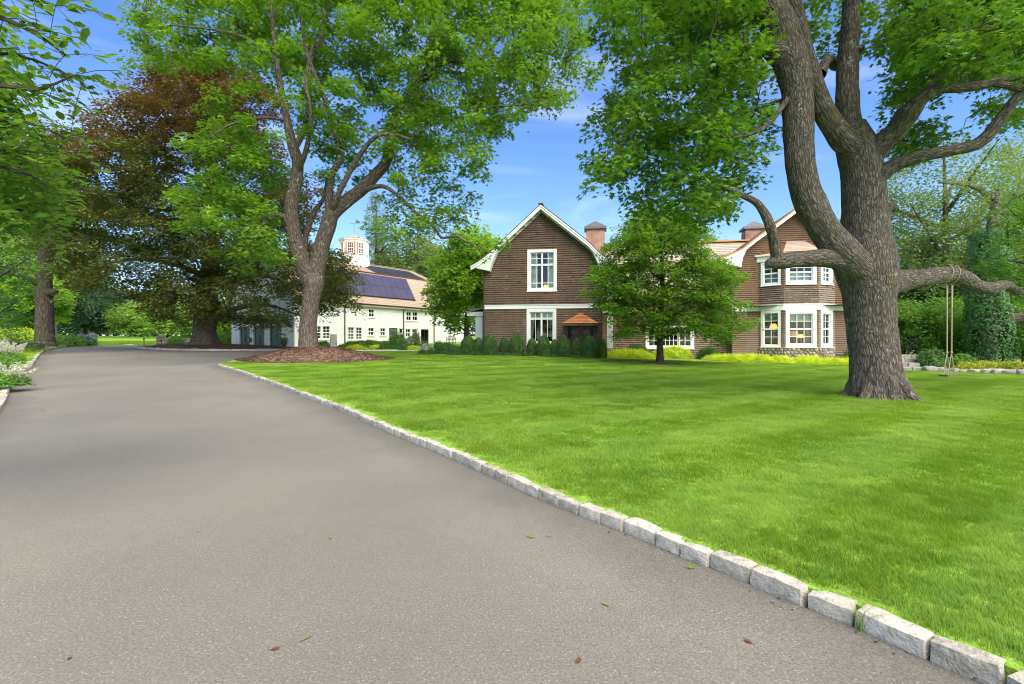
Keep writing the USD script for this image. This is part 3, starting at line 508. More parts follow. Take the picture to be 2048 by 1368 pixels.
def roof_slab(F, prof, n0, n1, t):
    """a roof with the profile (U, z) run from n0 back to n1: closed slab"""
    p = np.asarray(prof, float); k = len(p); d = np.gradient(p, axis=0); d /= np.linalg.norm(d, axis=1, keepdims=True); q = p + np.stack([d[:, 1], -d[:, 0]], 1) * t * (1 if True else -1)
    q[:, 1] = np.minimum(q[:, 1], p[:, 1] - t * .8)
    v = np.vstack([F.w(p[:, 0], p[:, 1], n0), F.w(p[:, 0], p[:, 1], n1), F.w(q[:, 0], q[:, 1], n0), F.w(q[:, 0], q[:, 1], n1)]); f = []
    for i in range(k - 1):
        for a, b in ((0, k), (2 * k, 3 * k), (0, 2 * k), (k, 3 * k)): f.append([a + i, a + i + 1, b + i + 1, b + i])
    f += [[0, k, 3 * k, 2 * k], [k - 1, 2 * k - 1, 4 * k - 1, 3 * k - 1]]
    return v, np.array(f)
def strip_under(F, prof, n0, n1, a, b):
    """a board following the profile between a and b below it"""
    p = np.asarray(prof, float); k = len(p); lines = [(p[:, 1] - a, n0), (p[:, 1] - a, n1), (p[:, 1] - b, n1), (p[:, 1] - b, n0)]
    v = np.vstack([F.w(p[:, 0], z, n) for z, n in lines]); f = []
    for i in range(k - 1):
        for r in range(4): x, y = r * k, ((r + 1) % 4) * k; f.append([x + i, x + i + 1, y + i + 1, y + i])
    f += [[0, k, 2 * k, 3 * k], [k - 1, 2 * k - 1, 3 * k - 1, 4 * k - 1]]
    return v, np.array(f)
def roof_courses(A, B, C, D, expo, rng, wr, lift=.01, t=.022):
    """shingles on the sloping quad: A-B the eave, D-C the ridge side"""
    A, B, C, D = map(np.asarray, (A, B, C, D)); n = unit(np.cross(B - A, D - A)); n = n if n[2] > 0 else -n
    h = np.linalg.norm((C + D - A - B) / 2); nr = max(1, int(h / expo)); mb = MB()
    for r in range(nr):
        s0, s1 = r / nr, min(1, (r + 1.08) / nr); a0, b0, a1, b1 = A + (D - A) * s0, B + (C - B) * s0, A + (D - A) * s1, B + (C - B) * s1
        L = np.linalg.norm(b0 - a0); cuts = [0.0]
        while cuts[-1] < L: cuts.append(cuts[-1] + rng.uniform(*wr))
        cuts = np.clip(np.array(cuts) / L, 0, 1)
        for p, q in zip(cuts[:-1], cuts[1:]):
            if q - p < 1e-4: continue
            p += .003 / L; jj = rng.uniform(0, .012)
            x0, x1, y0, y1 = a0 + (b0 - a0) * p, a0 + (b0 - a0) * q, a1 + (b1 - a1) * p, a1 + (b1 - a1) * q; up0, up1 = n * (lift + t + jj), n * (lift + .004)
            mb.add([x0 + n * lift, x1 + n * lift, x1 + up0, x0 + up0, y0 + up1, y1 + up1], [[0, 1, 2], [0, 2, 3], [3, 2, 5], [3, 5, 4], [0, 3, 4], [1, 5, 2]])
    return mb

TH = math.radians(9.5)
H0 = Fr((-1.82, 32.5), (math.cos(TH), -math.sin(TH)), (-math.sin(TH), -math.cos(TH)))
rng = np.random.default_rng(11)
house = thing('shingled_house', 'large brown shingled house with white trim, two gables and a two storey bay', 'house')
GZ = 0.2
def poly_px(F, pts, N=0.0): return Polygon([F.px(x, y, N) for x, y in pts])
def rect_px(F, x0, y0, x1, y1, N=0.0):
    a, b = F.px(x0, (y0 + y1) / 2, N)[0], F.px(x1, (y0 + y1) / 2, N)[0]; xm = (x0 + x1) / 2
    return a, b, F.px(xm, y1, N)[1], F.px(xm, y0, N)[1]
# --- front gable
UR = H0.U(1205)
prof1 = [H0.px(*p, .55) for p in [(942, 531.5), (960, 521), (978, 507), (1005, 481), (1081.6, 409), (1174, 481), (1198, 505), (1216, 519), (1240, 531)]]
pk = max(prof1, key=lambda q: q[1])
under = lambda u: np.interp(u, [q[0] for q in prof1], [q[1] for q in prof1])
us = np.linspace(0, UR, 40)
wall1 = Polygon([(0, GZ)] + [(UR, GZ)] + [(u, under(u) - .17) for u in us[::-1]])
wu = rect_px(H0, 1054.5, 498.5, 1114, 582); wl = rect_px(H0, 1053.5, 617.8, 1112.6, 689)
dr = rect_px(H0, 1136, 648, 1186, 722)
dr = (dr[0], dr[1], .72, dr[3])
holes1 = [sbox(w[0] + .1, w[2] + .1, w[1] - .1, w[3] - .1) for w in (wu, wl)] + [sbox(dr[0], dr[2], dr[1], dr[3])]
solid1 = wall1
for h in holes1: solid1 = solid1.difference(h)
wl_m = obj('wall', H0.prism(MB(), solid1, -.2, 0), 'dark_wood', house)
zb0, zb1 = 3.63, 3.875
cut = wall1
for w in (wu, wl): cut = cut.difference(sbox(w[0] + .02, w[2], w[1] - .02, w[3]))
cut = cut.difference(sbox(dr[0] - .12, 0, dr[1] + .12, dr[3] + .05)).difference(sbox(-1, zb0, 20, zb1))
sh1 = courses(H0, cut, GZ, zb0, .14, rng) + courses(H0, cut, zb1 + .01, 11, .14, rng, N0=.02)
lay(sh1, 'shingle_brown', wl_m, keep=210)
mb = MB(); H0.box(mb, -.03, UR + .03, zb0, zb1, -.05, .065); H0.box(mb, -.035, UR + .035, zb1 - .03, zb1 + .012, -.05, .10); obj('frieze_board', mb, 'white_paint', house)
roof = obj('roof', roof_slab(H0, prof1, .62, -13.5, .13), 'lead_grey', house, label='dark shingled roof of the front gable with flared eaves')
mb = MB()
for i in range(len(prof1) - 1):
    (ua, za), (ub, zb) = prof1[i], prof1[i + 1]
    rising = zb > za
    e, r_ = ((ua, za), (ub, zb)) if rising else ((ub, zb), (ua, za))
    q = roof_courses(H0.w(*e, .66), H0.w(*e, -13.5), H0.w(*r_, -13.5), H0.w(*r_, .66), .2, rng, (.25, .5))
    if q.v: mb.add(*q.get())
obj('roof_shingles', mb, 'shingle_rust', roof, kind='stuff')
mb = MB(); mb.bar(H0.w(pk[0], pk[1] + .05, .68), H0.w(pk[0], pk[1] + .05, -13.5), .3, .07); obj('ridge_cap', mb, 'lead_grey', roof)
obj('rake_board', strip_under(H0, prof1, .60, .67, .06, .31), 'white_paint', house); obj('rake_board', strip_under(H0, prof1, .671, .71, .05, .14), 'white_paint', house)
obj('soffit', strip_under(H0, prof1, .0, .60, .15, .19), 'soffit_paint', house)
obj('frieze_board', strip_under(H0, [q for q in prof1 if -.2 < q[0] < UR + .2], .03, .07, .19, .36), 'soffit_paint', house)
for (x, y) in [(1016, 481), (1032, 466), (1049, 450), (1064, 436), (1100, 436), (1118, 450), (1136, 464), (1154, 478), (1170, 491)]:
    u, z = H0.px(x, y, .3); mb = MB(); zz_ = float(under(u)) - .19
    H0.box(mb, u - .05, u + .05, zz_ - .12, zz_, .08, .52); obj('bracket', mb, 'white_paint', house)
for pts in ([(944, 534), (977, 511), (1000, 490), (991, 510), (984, 526), (979, 542), (960, 538)], [(1238, 534), (1216, 522), (1196, 507), (1178, 489), (1187, 508), (1195, 524), (1200, 540), (1222, 538)]):
    obj('eave_return', H0.prism(MB(), poly_px(H0, pts, .5).buffer(0), -.1, .585), 'white_paint', house)
# side and rear walls of the gable wing
mb = MB(); H0.box(mb, 0, .2, GZ, under(.1) - .16, -13.2, -.2); H0.box(mb, UR - .2, UR, GZ, under(UR - .1) - .16, -13.2, -.2); H0.box(mb, .2, UR - .2, GZ, 8.5, -13.2, -13.0); obj('wall', mb, 'shingle_brown', house)
# windows of the front gable: sashes with small panes above and tall ones below
w_, o = window(house, H0, *wu, [(0, .5, .66, 1, 2, 2), (.5, 1, .66, 1, 2, 2), (0, .5, 0, .655, 2, [0, .22, 1]), (.5, 1, 0, .655, 2, [0, .22, 1])], casing=.19, bar=.035)
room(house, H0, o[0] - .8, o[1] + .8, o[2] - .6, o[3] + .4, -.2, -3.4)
for a, b in ((.02, .3), (.72, .99)): curtain(house, H0, o[0] + (o[1] - o[0]) * a, o[0] + (o[1] - o[0]) * b, o[2] - .3, o[3], -.3, n=5)
w_, o2 = window(house, H0, *wl, [(0, .5, .78, 1, 2, 1), (.5, 1, .78, 1, 2, 1), (0, .5, 0, .775, 2, 1), (.5, 1, 0, .775, 2, 1)], casing=.19, bar=.035)
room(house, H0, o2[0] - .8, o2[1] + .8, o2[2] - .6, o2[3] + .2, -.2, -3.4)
mb = MB()
for q in range(2): H0.box(mb, o2[0] + (o2[1] - o2[0]) * .5 * q + .05, o2[0] + (o2[1] - o2[0]) * .5 * (q + 1) - .05, o2[3] - .42, o2[3], -.17, -.15)
obj('window_shade', mb, 'shade_green', house)
# entrance: double doors under a copper hood
mb = MB(); H0.box(mb, dr[0] - .12, dr[0], dr[2] - .3, dr[3] + .1, -.1, .10); H0.box(mb, dr[1], dr[1] + .12, dr[2] - .3, dr[3] + .1, -.1, .10); H0.box(mb, dr[0], dr[1], dr[3], dr[3] + .1, -.1, .095); obj('door_frame', mb, 'door_wood', house)
mid = (dr[0] + dr[1]) / 2
for s, a, b in ((-1, dr[0], mid - .004), (1, mid + .004, dr[1])):
    mb = MB(); H0.box(mb, a, b, dr[2] - .3, dr[3], -.10, -.06)
    W = b - a
    for z0_, z1_ in ((.1, .8), (.9, 1.15)): H0.box(mb, a + .12, b - .12, dr[2] + z0_, dr[2] + z1_, -.06, -.04)
    d = obj('door', mb, 'door_wood', house)
    c = (a + b) / 2; zc = dr[3] - .52; t = np.linspace(0, 2 * np.pi, 17)[:-1]
    obj('pane', H0.prism(MB(), Polygon(np.stack([c + .2 * np.cos(t), zc + .16 * np.sin(t)], 1)), -.058, -.035), 'pane_dark', d)
    ring = Polygon(np.stack([c + .25 * np.cos(t), zc + .21 * np.sin(t)], 1)).difference(Polygon(np.stack([c + .2 * np.cos(t), zc + .16 * np.sin(t)], 1)))
    obj('pane_frame', H0.prism(MB(), ring, -.06, -.025), 'door_wood', d)
    mb = MB(); mb.tube([H0.w(mid + s * .07, dr[2] + .95, -.02), H0.w(mid + s * .07, dr[2] + 1.15, -.02)], .015, 6); obj('handle', mb, 'lamp_brass', d)
hu0, hz0 = H0.px(1124, 647, 1.0); hu1, _ = H0.px(1197, 647, 1.0); ht = H0.px(1163, 627, .3)[1]; um = (hu0 + hu1) / 2
hz0 += .02
P_ = [H0.w(hu0, hz0, 1.0), H0.w(hu1, hz0, 1.0), H0.w(hu1, hz0, .03), H0.w(hu0, hz0, .03), H0.w(um - .09, ht, .35), H0.w(um + .09, ht, .35), H0.w(um + .09, ht + .04, .03), H0.w(um - .09, ht + .04, .03)]
hood = obj('door_hood', (np.array(P_), BOXF), 'copper', house)
mb = MB(); n_ = 7
for i in range(n_):
    s0 = i / n_; c = lambda a, b, t_: np.asarray(a) + (np.asarray(b) - np.asarray(a)) * t_
    mb.bar(c(P_[0], P_[4], s0) + [0, 0, .012], c(P_[1], P_[5], s0) + [0, 0, .012], .03, .02); mb.bar(c(P_[0], P_[4], s0) + [0, 0, .012], c(P_[3], P_[7], s0) + [0, 0, .012], .03, .02)
obj('copper_strips', mb, 'copper', hood, kind='stuff')
mb = MB(); H0.box(mb, hu0 + .03, hu1 - .03, hz0 - .14, hz0 - .003, .03, .96); obj('hood_fascia', mb, 'shingle_rust', hood)
for s in (hu0 + .35, hu1 - .45):
    mb = MB(); H0.box(mb, s, s + .1, hz0 - .9, hz0 - .145, .03, .13); mb.bar(H0.w(s + .05, hz0 - .85, .1), H0.w(s + .05, hz0 - .17, .75), .08, .08, up=(1, 0, 0)); obj('bracket', mb, 'dark_wood', hood)
sgn = thing('door_wreath', 'small bright red hanging on the dark entrance doors under the copper hood', 'door decoration')
mb = MB(); a_ = H0.px(1163, 655, 0); t = np.linspace(0, 2 * np.pi, 15)[:-1]; H0.prism(mb, Polygon(np.stack([a_[0] + .15 * np.cos(t) * (1 + .15 * np.sin(5 * t)), a_[1] + .14 * np.sin(t) * (1 + .15 * np.cos(4 * t))], 1)), -.035, .03); obj('hanging', mb, 'red_sign', sgn)
mb = MB(); mb.tube([H0.w(a_[0], a_[1] + .12, 0), H0.w(a_[0], a_[1] + .3, -.03)], .008, 5); obj('cord', mb, 'red_sign', sgn)
# downspout at the left corner, corner post at the right return
def downspout(F, U, z0, z1, N=.1, elbow=None, parent=None, mat_='bronze_dark', r=.045):
    mb = MB(); pts = [F.w(U, z0, N), F.w(U, z1 - .3, N)]
    pts += [F.w(U + elbow[0] * .5, z1 - .12, N + elbow[1] * .5), F.w(U + elbow[0], z1, N + elbow[1])] if elbow else [F.w(U, z1, N)]
    mb.tube(np.array(pts), r, 8); obj('downspout', mb, mat_, parent)
downspout(H0, .0, .5, H0.px(968, 537, .1)[1] + .15, .09, (-.35, .3), house); downspout(H0, UR - .05, .5, 3.6, .10, None, house)
cu0, cu1 = H0.U(1214, -1.2), H0.U(1226, -1.2)
mb = MB(); H0.box(mb, cu0, cu1, GZ + .9, zb1, -1.4, -1.2); H0.box(mb, UR - .1, cu1 + .12, zb0 - .25, zb1, -1.5, -1.15); H0.box(mb, cu0, cu1, H0.px(1220, 600, -1.2)[1], H0.px(1220, 553, -1.2)[1], -1.4, -1.2); obj('corner_post', mb, 'white_paint', house)
# porch at the far left
pu0, pz1 = H0.px(934, 621, -1.6); pz0 = H0.px(934, 632, -1.6)[1]
mb = MB(); H0.box(mb, pu0, -.04, pz0, pz1 - .1, -5.5, -1.6); ph = obj('porch_beam', mb, 'white_paint', house)
ap = H0.px(950, 614, -1.6)[1]
obj('porch_roof', roof_slab(H0, [(pu0 - .08, pz1 - .09), (-.06, ap + .05)], -1.5, -5.6, .07), 'roof_cedar', house)
mb = MB(); H0.box(mb, H0.U(951, -1.75), H0.U(965, -1.75), GZ, pz0 - .002, -2.0, -1.75); H0.box(mb, H0.U(951, -1.75) - .0, H0.U(965, -1.75), GZ, pz0 - .002, -5.4, -5.1); obj('porch_post', mb, 'white_paint', house)
# --- link wing between the gables
NL_ = -5.0
lw = rect_px(H0, 1291, 652, 1388, 697, NL_)
UL0, UL1 = UR - .3, H0.U(1462, -4.13)
zE = 5.0
wall2 = Polygon([(UL0, 0), (UL1, 0), (UL1, zE), (UL0, zE)])
lw = (lw[0], lw[1], lw[2], lw[3])
holes = [sbox(lw[0] + .1, lw[2] + .1, lw[1] - .1, lw[3] - .1)]
w2 = obj('wall', H0.prism(MB(), wall2.difference(holes[0]), NL_ - .2, NL_), 'dark_wood', house)
lay(courses(H0, wall2.difference(sbox(lw[0] + .02, lw[2], lw[1] - .02, lw[3])), 0.1, zE, .14, rng, N0=NL_), 'shingle_rust', w2, keep=40)
_, o = window(house, H0, *lw, [(0, .27, 0, 1, 2, 3), (.29, .71, 0, 1, 4, 3), (.73, 1, 0, 1, 2, 3)], casing=.2, N=NL_, bar=.035)
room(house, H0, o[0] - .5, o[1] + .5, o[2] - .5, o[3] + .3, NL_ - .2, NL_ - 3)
# main roof behind both gables
rz, rN = 9.35, -9.7
ru0, ru1 = UR - 2.0, H0.U(1770, NL_ + .6)
quad = [H0.w(ru0, zE - .1, NL_ + .55), H0.w(ru1, zE - .1, NL_ + .55), H0.w(ru1, rz, rN), H0.w(ru0, rz, rN)]
mb = MB(); q = np.array(quad); mb.hexa(list(q - [0, 0, .16]) + list(q))
b2 = [H0.w(ru0, rz, rN), H0.w(ru1, rz, rN), H0.w(ru1, zE - .1, 2 * rN - NL_ - .55), H0.w(ru0, zE - .1, 2 * rN - NL_ - .55)]; q = np.array(b2); mb.hexa(list(q - [0, 0, .16]) + list(q))
mroof = obj('roof', mb, 'roof_pale', house, label='pale cedar main roof with a copper ridge between the gables')
obj('roof_shingles', roof_courses(*quad, .24, rng, (.18, .42), t=.03), 'roof_pale', mroof, kind='stuff')
mb = MB(); mb.bar(H0.w(ru0, rz + .03, rN), H0.w(ru1, rz + .03, rN), .62, .10); obj('ridge_cap', mb, 'copper', mroof)
mb = MB(); H0.box(mb, ru0 + 1, UL1, zE - .32, zE - .13, NL_ + .02, NL_ + .58); obj('fascia', mb, 'white_paint', mroof)
mb = MB(); mb.tube([H0.w(ru0 + 1, zE - .12, NL_ + .64), H0.w(UL1, zE - .12, NL_ + .64)], .07, 8); obj('gutter', mb, 'copper', mroof)
mb = MB(); H0.box(mb, ru0, ru1, 0, zE - .2, 2 * rN - NL_ - .2, 2 * rN - NL_); H0.box(mb, ru1 - .3, ru1 - .1, 0, zE, 2 * rN - NL_, NL_); obj('wall', mb, 'shingle_rust', house)
# chimneys
for i, (a, b, N, zt) in enumerate([(1172, 1209.5, -7.2, 455), (1491, 1531, -9.9, 455)]):
    u0, u1 = H0.U(a, N), H0.U(b, N); z1 = H0.px(1190 if i == 0 else 1510, zt, N)[1]; d = u1 - u0
    mb = MB(); H0.box(mb, u0, u1, 5, z1 - .25, N - d * .8, N); H0.box(mb, u0 + .05, u1 - .05, z1 - .25, z1 - .1, N - d * .8 + .05, N - .05); ch = obj('chimney', mb, 'brick', house)
    zc = H0.px(1190 if i == 0 else 1510, 440, N)[1]; e = .14
    mb = MB(); H0.box(mb, u0 - e, u1 + e, z1 - .1, z1 + .07, N - d * .8 - e, N + e); um_, nm = (u0 + u1) / 2, N - d * .4
    base = [H0.w(u0 - e, z1 + .07, N + e), H0.w(u1 + e, z1 + .07, N + e), H0.w(u1 + e, z1 + .07, N - d * .8 - e), H0.w(u0 - e, z1 + .07, N - d * .8 - e)]
    mb.hexa(base + [H0.w(um_ - .09, zc, nm + .09), H0.w(um_ + .09, zc, nm + .09), H0.w(um_ + .09, zc, nm - .09), H0.w(um_ - .09, zc, nm - .09)]); obj('chimney_cap', mb, 'lead_grey', ch)
# --- right gable wing with the bay
NB = -4.13
c0 = H0.U(1462, NB); bu = [H0.U(1517, NB), H0.U(1567, NB + .95), H0.U(1637, NB + .95), H0.U(1669.5, NB)]
uc = (bu[1] + bu[2]) / 2
lft = [H0.px(*p, NB + .55) for p in [(1440, 514.5), (1462, 507), (1485, 496), (1517, 471), (1549, 449), (1590, 418)]]
sl = (lft[-1][1] - lft[-3][1]) / (lft[-1][0] - lft[-3][0]); apex = (uc, lft[-1][1] + sl * (uc - lft[-1][0]))
lft = [q for q in lft if q[0] < uc - .3]
prof2 = lft + [apex] + [(2 * uc - q[0], q[1]) for q in lft[::-1]]
c1 = 2 * uc - c0
und2 = lambda u: np.interp(u, [q[0] for q in prof2], [q[1] for q in prof2]); us = np.linspace(c0, c1, 40)
wall3 = Polygon([(c0, -.3), (c1, -.3)] + [(u, und2(u) - .17) for u in us[::-1]])
bz0 = H0.px(1602, 694.5, NB + .95)[1]; zc0 = H0.px(1602, 519, NB + .95)[1]; zc1 = H0.px(1602, 504, NB + .95)[1]
holeb = sbox(bu[0] + .15, bz0, bu[3] - .15, zc0)
w3 = obj('wall', H0.prism(MB(), wall3.difference(holeb), NB - .2, NB), 'dark_wood', house)
bb0, bb1 = H0.px(1600, 620, NB + .95)[1], H0.px(1600, 608, NB + .95)[1]
cut3 = wall3.difference(sbox(bu[0] + .05, -1, bu[3] - .05, zc1 + .0)).difference(sbox(-99, bb0, 99, bb1)).difference(sbox(-99, -9, 99, bz0 - .45))
lay(courses(H0, cut3, bz0 - .45, bb0, .14, rng, N0=NB) + courses(H0, cut3, bb1 + .01, 12, .14, rng, N0=NB), 'shingle_rust', w3, keep=30)
mb = MB(); H0.box(mb, c0 - .02, bu[0] + .1, bb0, bb1, NB - .05, NB + .06); H0.box(mb, bu[3] - .1, c1 + .02, bb0, bb1, NB - .05, NB + .06); obj('frieze_board', mb, 'white_paint', house)
rf = obj('roof', roof_slab(H0, prof2, NB + .62, -12.5, .13), 'lead_grey', house, label='shingled roof of the right gable with flared eaves')
mb = MB()
for i in range(len(prof2) - 1):
    (ua, za), (ub, zb) = prof2[i], prof2[i + 1]; e, r_ = ((ua, za), (ub, zb)) if zb > za else ((ub, zb), (ua, za))
    q = roof_courses(H0.w(*e, NB + .66), H0.w(*e, -12.5), H0.w(*r_, -12.5), H0.w(*r_, NB + .66), .22, rng, (.25, .5))
    if q.v: mb.add(*q.get())
obj('roof_shingles', mb, 'roof_cedar', rf, kind='stuff')
obj('rake_board', strip_under(H0, prof2, NB + .60, NB + .67, .06, .31), 'white_paint', house); obj('soffit', strip_under(H0, prof2, NB, NB + .60, .15, .19), 'soffit_paint', house)
obj('rake_board', strip_under(H0, prof2, NB + .671, NB + .71, .02, .10), 'copper', house)
for sgn_ in (1, -1):
    pl = [H0.px(*p, NB + .5) for p in [(1443, 516), (1487, 499), (1517, 477), (1493, 500), (1485, 516), (1482, 534), (1463, 531), (1444, 524)]]
    if sgn_ < 0: pl = [(2 * uc - a, b) for a, b in pl]
    obj('eave_return', H0.prism(MB(), Polygon(pl).buffer(0), NB - .1, NB + .585), 'white_paint', house)
mb = MB(); H0.box(mb, c0, c0 + .2, -.3, und2(c0 + .1) - .16, -12.3, NB - .2); H0.box(mb, c1 - .2, c1, -.3, und2(c1 - .1) - .16, -12.3, NB - .2); obj('wall', mb, 'shingle_rust', house)
downspout(H0, c0 + .02, .1, H0.px(1450, 518, NB)[1] - .1, NB + .09, (-.5, .35), house)
# the bay: three faces, each its own plane
corner = [H0.w(bu[0], 0, NB)[:2], H0.w(bu[1], 0, NB + .95)[:2], H0.w(bu[2], 0, NB + .95)[:2], H0.w(bu[3], 0, NB)[:2]]
faces = []
for i in range(3):
    a, b = corner[i], corner[i + 1]; u = unit(b - a); n = np.array([u[1], -u[0]]); n = n if n[1] < 0 else -n; faces.append((Fr(a, u, n), np.linalg.norm(b - a)))
casx = [(1522.2, 1561.8), (1571, 1632.5), (1640.3, 1664.5)]
lz = (bz0 + .02, bb0 - .0); uz = (H0.px(1602, 568, NB + .95)[1], zc0)
zst = bz0 - .02
for (F, L), cx_, cols in zip(faces, casx, (2, 3, 2)):
    u0, u1 = F.U(cx_[0]), F.U(cx_[1]); u0, u1 = max(u0, .06), min(u1, L - .06)
    wall_p = Polygon([(0, zst), (L, zst), (L, zc1), (0, zc1)]); hole = [sbox(u0 + .1, z[0] + .1, u1 - .1, z[1] - .05) for z in (lz, uz)]
    wp = obj('bay_wall', F.prism(MB(), wall_p.difference(hole[0]).difference(hole[1]), -.12, 0), 'dark_wood', house)
    c = wall_p.difference(sbox(u0 + .02, lz[0], u1 - .02, lz[1])).difference(sbox(u0 + .02, uz[0], u1 - .02, uz[1])).difference(sbox(-1, bb0, 99, bb1)).difference(sbox(-1, zc0, 99, 99))
    lay(courses(F, c, zst, bb0, .14, rng) + courses(F, c, bb1 + .01, zc0, .135, rng), 'shingle_grey', wp, keep=14)
    cs = .225 if L > 1.6 else .16
    mb = MB(); F.box(mb, -.03, L + .03, bb0, bb1, -.05, .07); F.box(mb, -.05, L + .05, bb1 - .04, bb1 + .015, -.05, .11); obj('frieze_board', mb, 'white_paint', house)
    mb = MB(); F.box(mb, -.08, L + .08, zc0, zc1 - .12, -.05, .10); F.box(mb, -.16, L + .16, zc1 - .12, zc1, -.05, .22); obj('cornice', mb, 'white_paint', house)
    for z in (lz, uz):
        _, o = window(house, F, u0, u1, z[0], z[1], [(0, 1, .5, 1, cols, 2), (0, 1, 0, .5, cols, 2)], casing=cs, bar=.033, sf=.05)
        if z is lz:
            mb = MB(); F.box(mb, o[0], o[1], o[3] - .52, o[3], -.20, -.18); obj('window_shade', mb, 'shade_green', house)
        else:
            mb = MB(); F.box(mb, o[0], o[1], o[2] + .05, o[2] + .62, -.22, -.2); obj('window_blind', mb, 'curtain_white', house)
F1, L1 = faces[1]
curtain(house, F1, F1.U(1619), F1.U(1628), lz[0], lz[1], -.6, n=3); curtain(house, faces[2][0], .25, faces[2][1] * .85, lz[0], lz[1], -.3, n=4)
mb = MB()
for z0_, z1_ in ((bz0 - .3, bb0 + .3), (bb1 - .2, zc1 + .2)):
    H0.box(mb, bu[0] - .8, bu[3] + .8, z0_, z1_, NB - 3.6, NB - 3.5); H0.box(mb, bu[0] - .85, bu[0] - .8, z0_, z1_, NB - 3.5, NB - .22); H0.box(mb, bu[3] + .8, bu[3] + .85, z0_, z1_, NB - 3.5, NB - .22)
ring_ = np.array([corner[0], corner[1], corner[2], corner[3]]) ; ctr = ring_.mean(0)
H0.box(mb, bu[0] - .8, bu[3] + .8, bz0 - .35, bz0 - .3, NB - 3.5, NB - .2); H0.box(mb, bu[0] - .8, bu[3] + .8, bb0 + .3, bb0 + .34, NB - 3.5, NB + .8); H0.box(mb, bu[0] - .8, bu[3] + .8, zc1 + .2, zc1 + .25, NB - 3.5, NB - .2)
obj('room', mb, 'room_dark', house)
# bay roof
o_ = .26; lo_ = []
for i, (du, dn) in enumerate(((-o_ * .9, 0), (-o_ * .4, o_), (o_ * .4, o_), (o_ * .9, 0))):
    base_n = (NB + .02, NB + .95, NB + .95, NB + .02)[i]; lo_.append(H0.w(bu[i] + du, zc1, base_n + dn))
zt = H0.px(1593, 482, NB + .1)[1]; hi_ = [H0.w(bu[1] - .35, zt, NB + .05), H0.w(bu[2] + .35, zt, NB + .05)]
hi_ = [H0.w(uc - .55, zt, NB + .05), H0.w(uc + .55, zt, NB + .05)]
v = np.array(lo_ + hi_ + [p - [0, 0, .06] for p in lo_]); f = [[0, 1, 4], [1, 2, 5], [1, 5, 4], [2, 3, 5], [0, 4, 5], [0, 5, 3], [6, 7, 1], [6, 1, 0], [7, 8, 2], [7, 2, 1], [8, 9, 3], [8, 3, 2], [6, 8, 7], [6, 9, 8]]
br = obj('bay_roof', (v, np.array(f)), 'copper', house)
obj('roof_shingles', roof_courses(lo_[1], lo_[2], hi_[1], hi_[0], .17, rng, (.15, .3), t=.02), 'roof_cedar', br, kind='stuff')
# fieldstone foundation of the bay and the wall beside it: stones one by one over mortar
def fieldstones(F, u0, u1, z0, z1, N, parent, rng, size=.24, mat_='fieldstone', keep=999, proud=.06):
    pts = []; nx, nz = int((u1 - u0) / size), max(2, int((z1 - z0) / (size * .78)))
    for j in range(nz):
        for i in range(nx + 1): pts.append((u0 + (i + .5 * (j % 2) + rng.uniform(-.3, .3)) * (u1 - u0) / nx, z0 + (j + .5 + rng.uniform(-.25, .25)) * (z1 - z0) / nz))
    from scipy.spatial import Voronoi
    pts = np.array(pts); pad = np.vstack([pts, [(u0 - 9, z0), (u1 + 9, z0), (u0, z0 - 9), (u0, z1 + 9)]]); V = Voronoi(pad); B = sbox(u0, z0, u1, z1)
    for i in range(len(pts)):
        r = V.regions[V.point_region[i]]
        if -1 in r or len(r) < 3: continue
        c = Polygon(V.vertices[r]).intersection(B).buffer(-.014)
        if c.is_empty or c.geom_type != 'Polygon' or c.area < .004: continue
        c = c.buffer(-.035).buffer(.035) if c.buffer(-.035).area > .004 else c
        if c.geom_type != 'Polygon': continue
        ring = resample(np.array(c.exterior.coords), .09)[:-1]; k = len(ring); cen = ring.mean(0); pr = rng.uniform(.6, 1.2) * proud
        v = np.vstack([F.w(ring[:, 0], ring[:, 1], N), F.w(ring[:, 0] * .88 + cen[0] * .12, ring[:, 1] * .88 + cen[1] * .12, N + pr * .8), F.w(*(ring * .5 + cen * .5).T, N + pr * 1.05 + rng.normal(0, .006, k)), [F.w(*cen, N + pr * 1.1)]])
        a = np.arange(k); b = (a + 1) % k; f = []
        for q in (0, k): f += [np.stack([q + a, q + b, q + k + b], 1), np.stack([q + a, q + k + b, q + k + a], 1)]
        f.append(np.stack([2 * k + a, 2 * k + b, np.full(k, 3 * k)], 1)); obj('stone', (v, np.vstack(f)), mat_, parent, smooth=50)
mb = MB()
for F, L in faces: F.box(mb, .0, L, -.5, zst - .003, -.3, .02)
H0.box(mb, c0, bu[0], -.5, bz0 - .46, NB - .2, NB + .03); H0.box(mb, bu[3], c1, -.5, bz0 - .46, NB - .2, NB + .03)
fd = obj('foundation', mb, 'mortar', house)
for F, L in faces: fieldstones(F, .0, L, -.1, zst - .02, .02, fd, rng)
fieldstones(H0, c0, bu[0] - .05, -.1, bz0 - .47, NB + .03, fd, rng)
mb = MB()
for F, L in faces: F.box(mb, -.03, L + .03, zst - .05, zst + .02, -.05, .07)
obj('water_table', mb, 'shingle_grey', house)
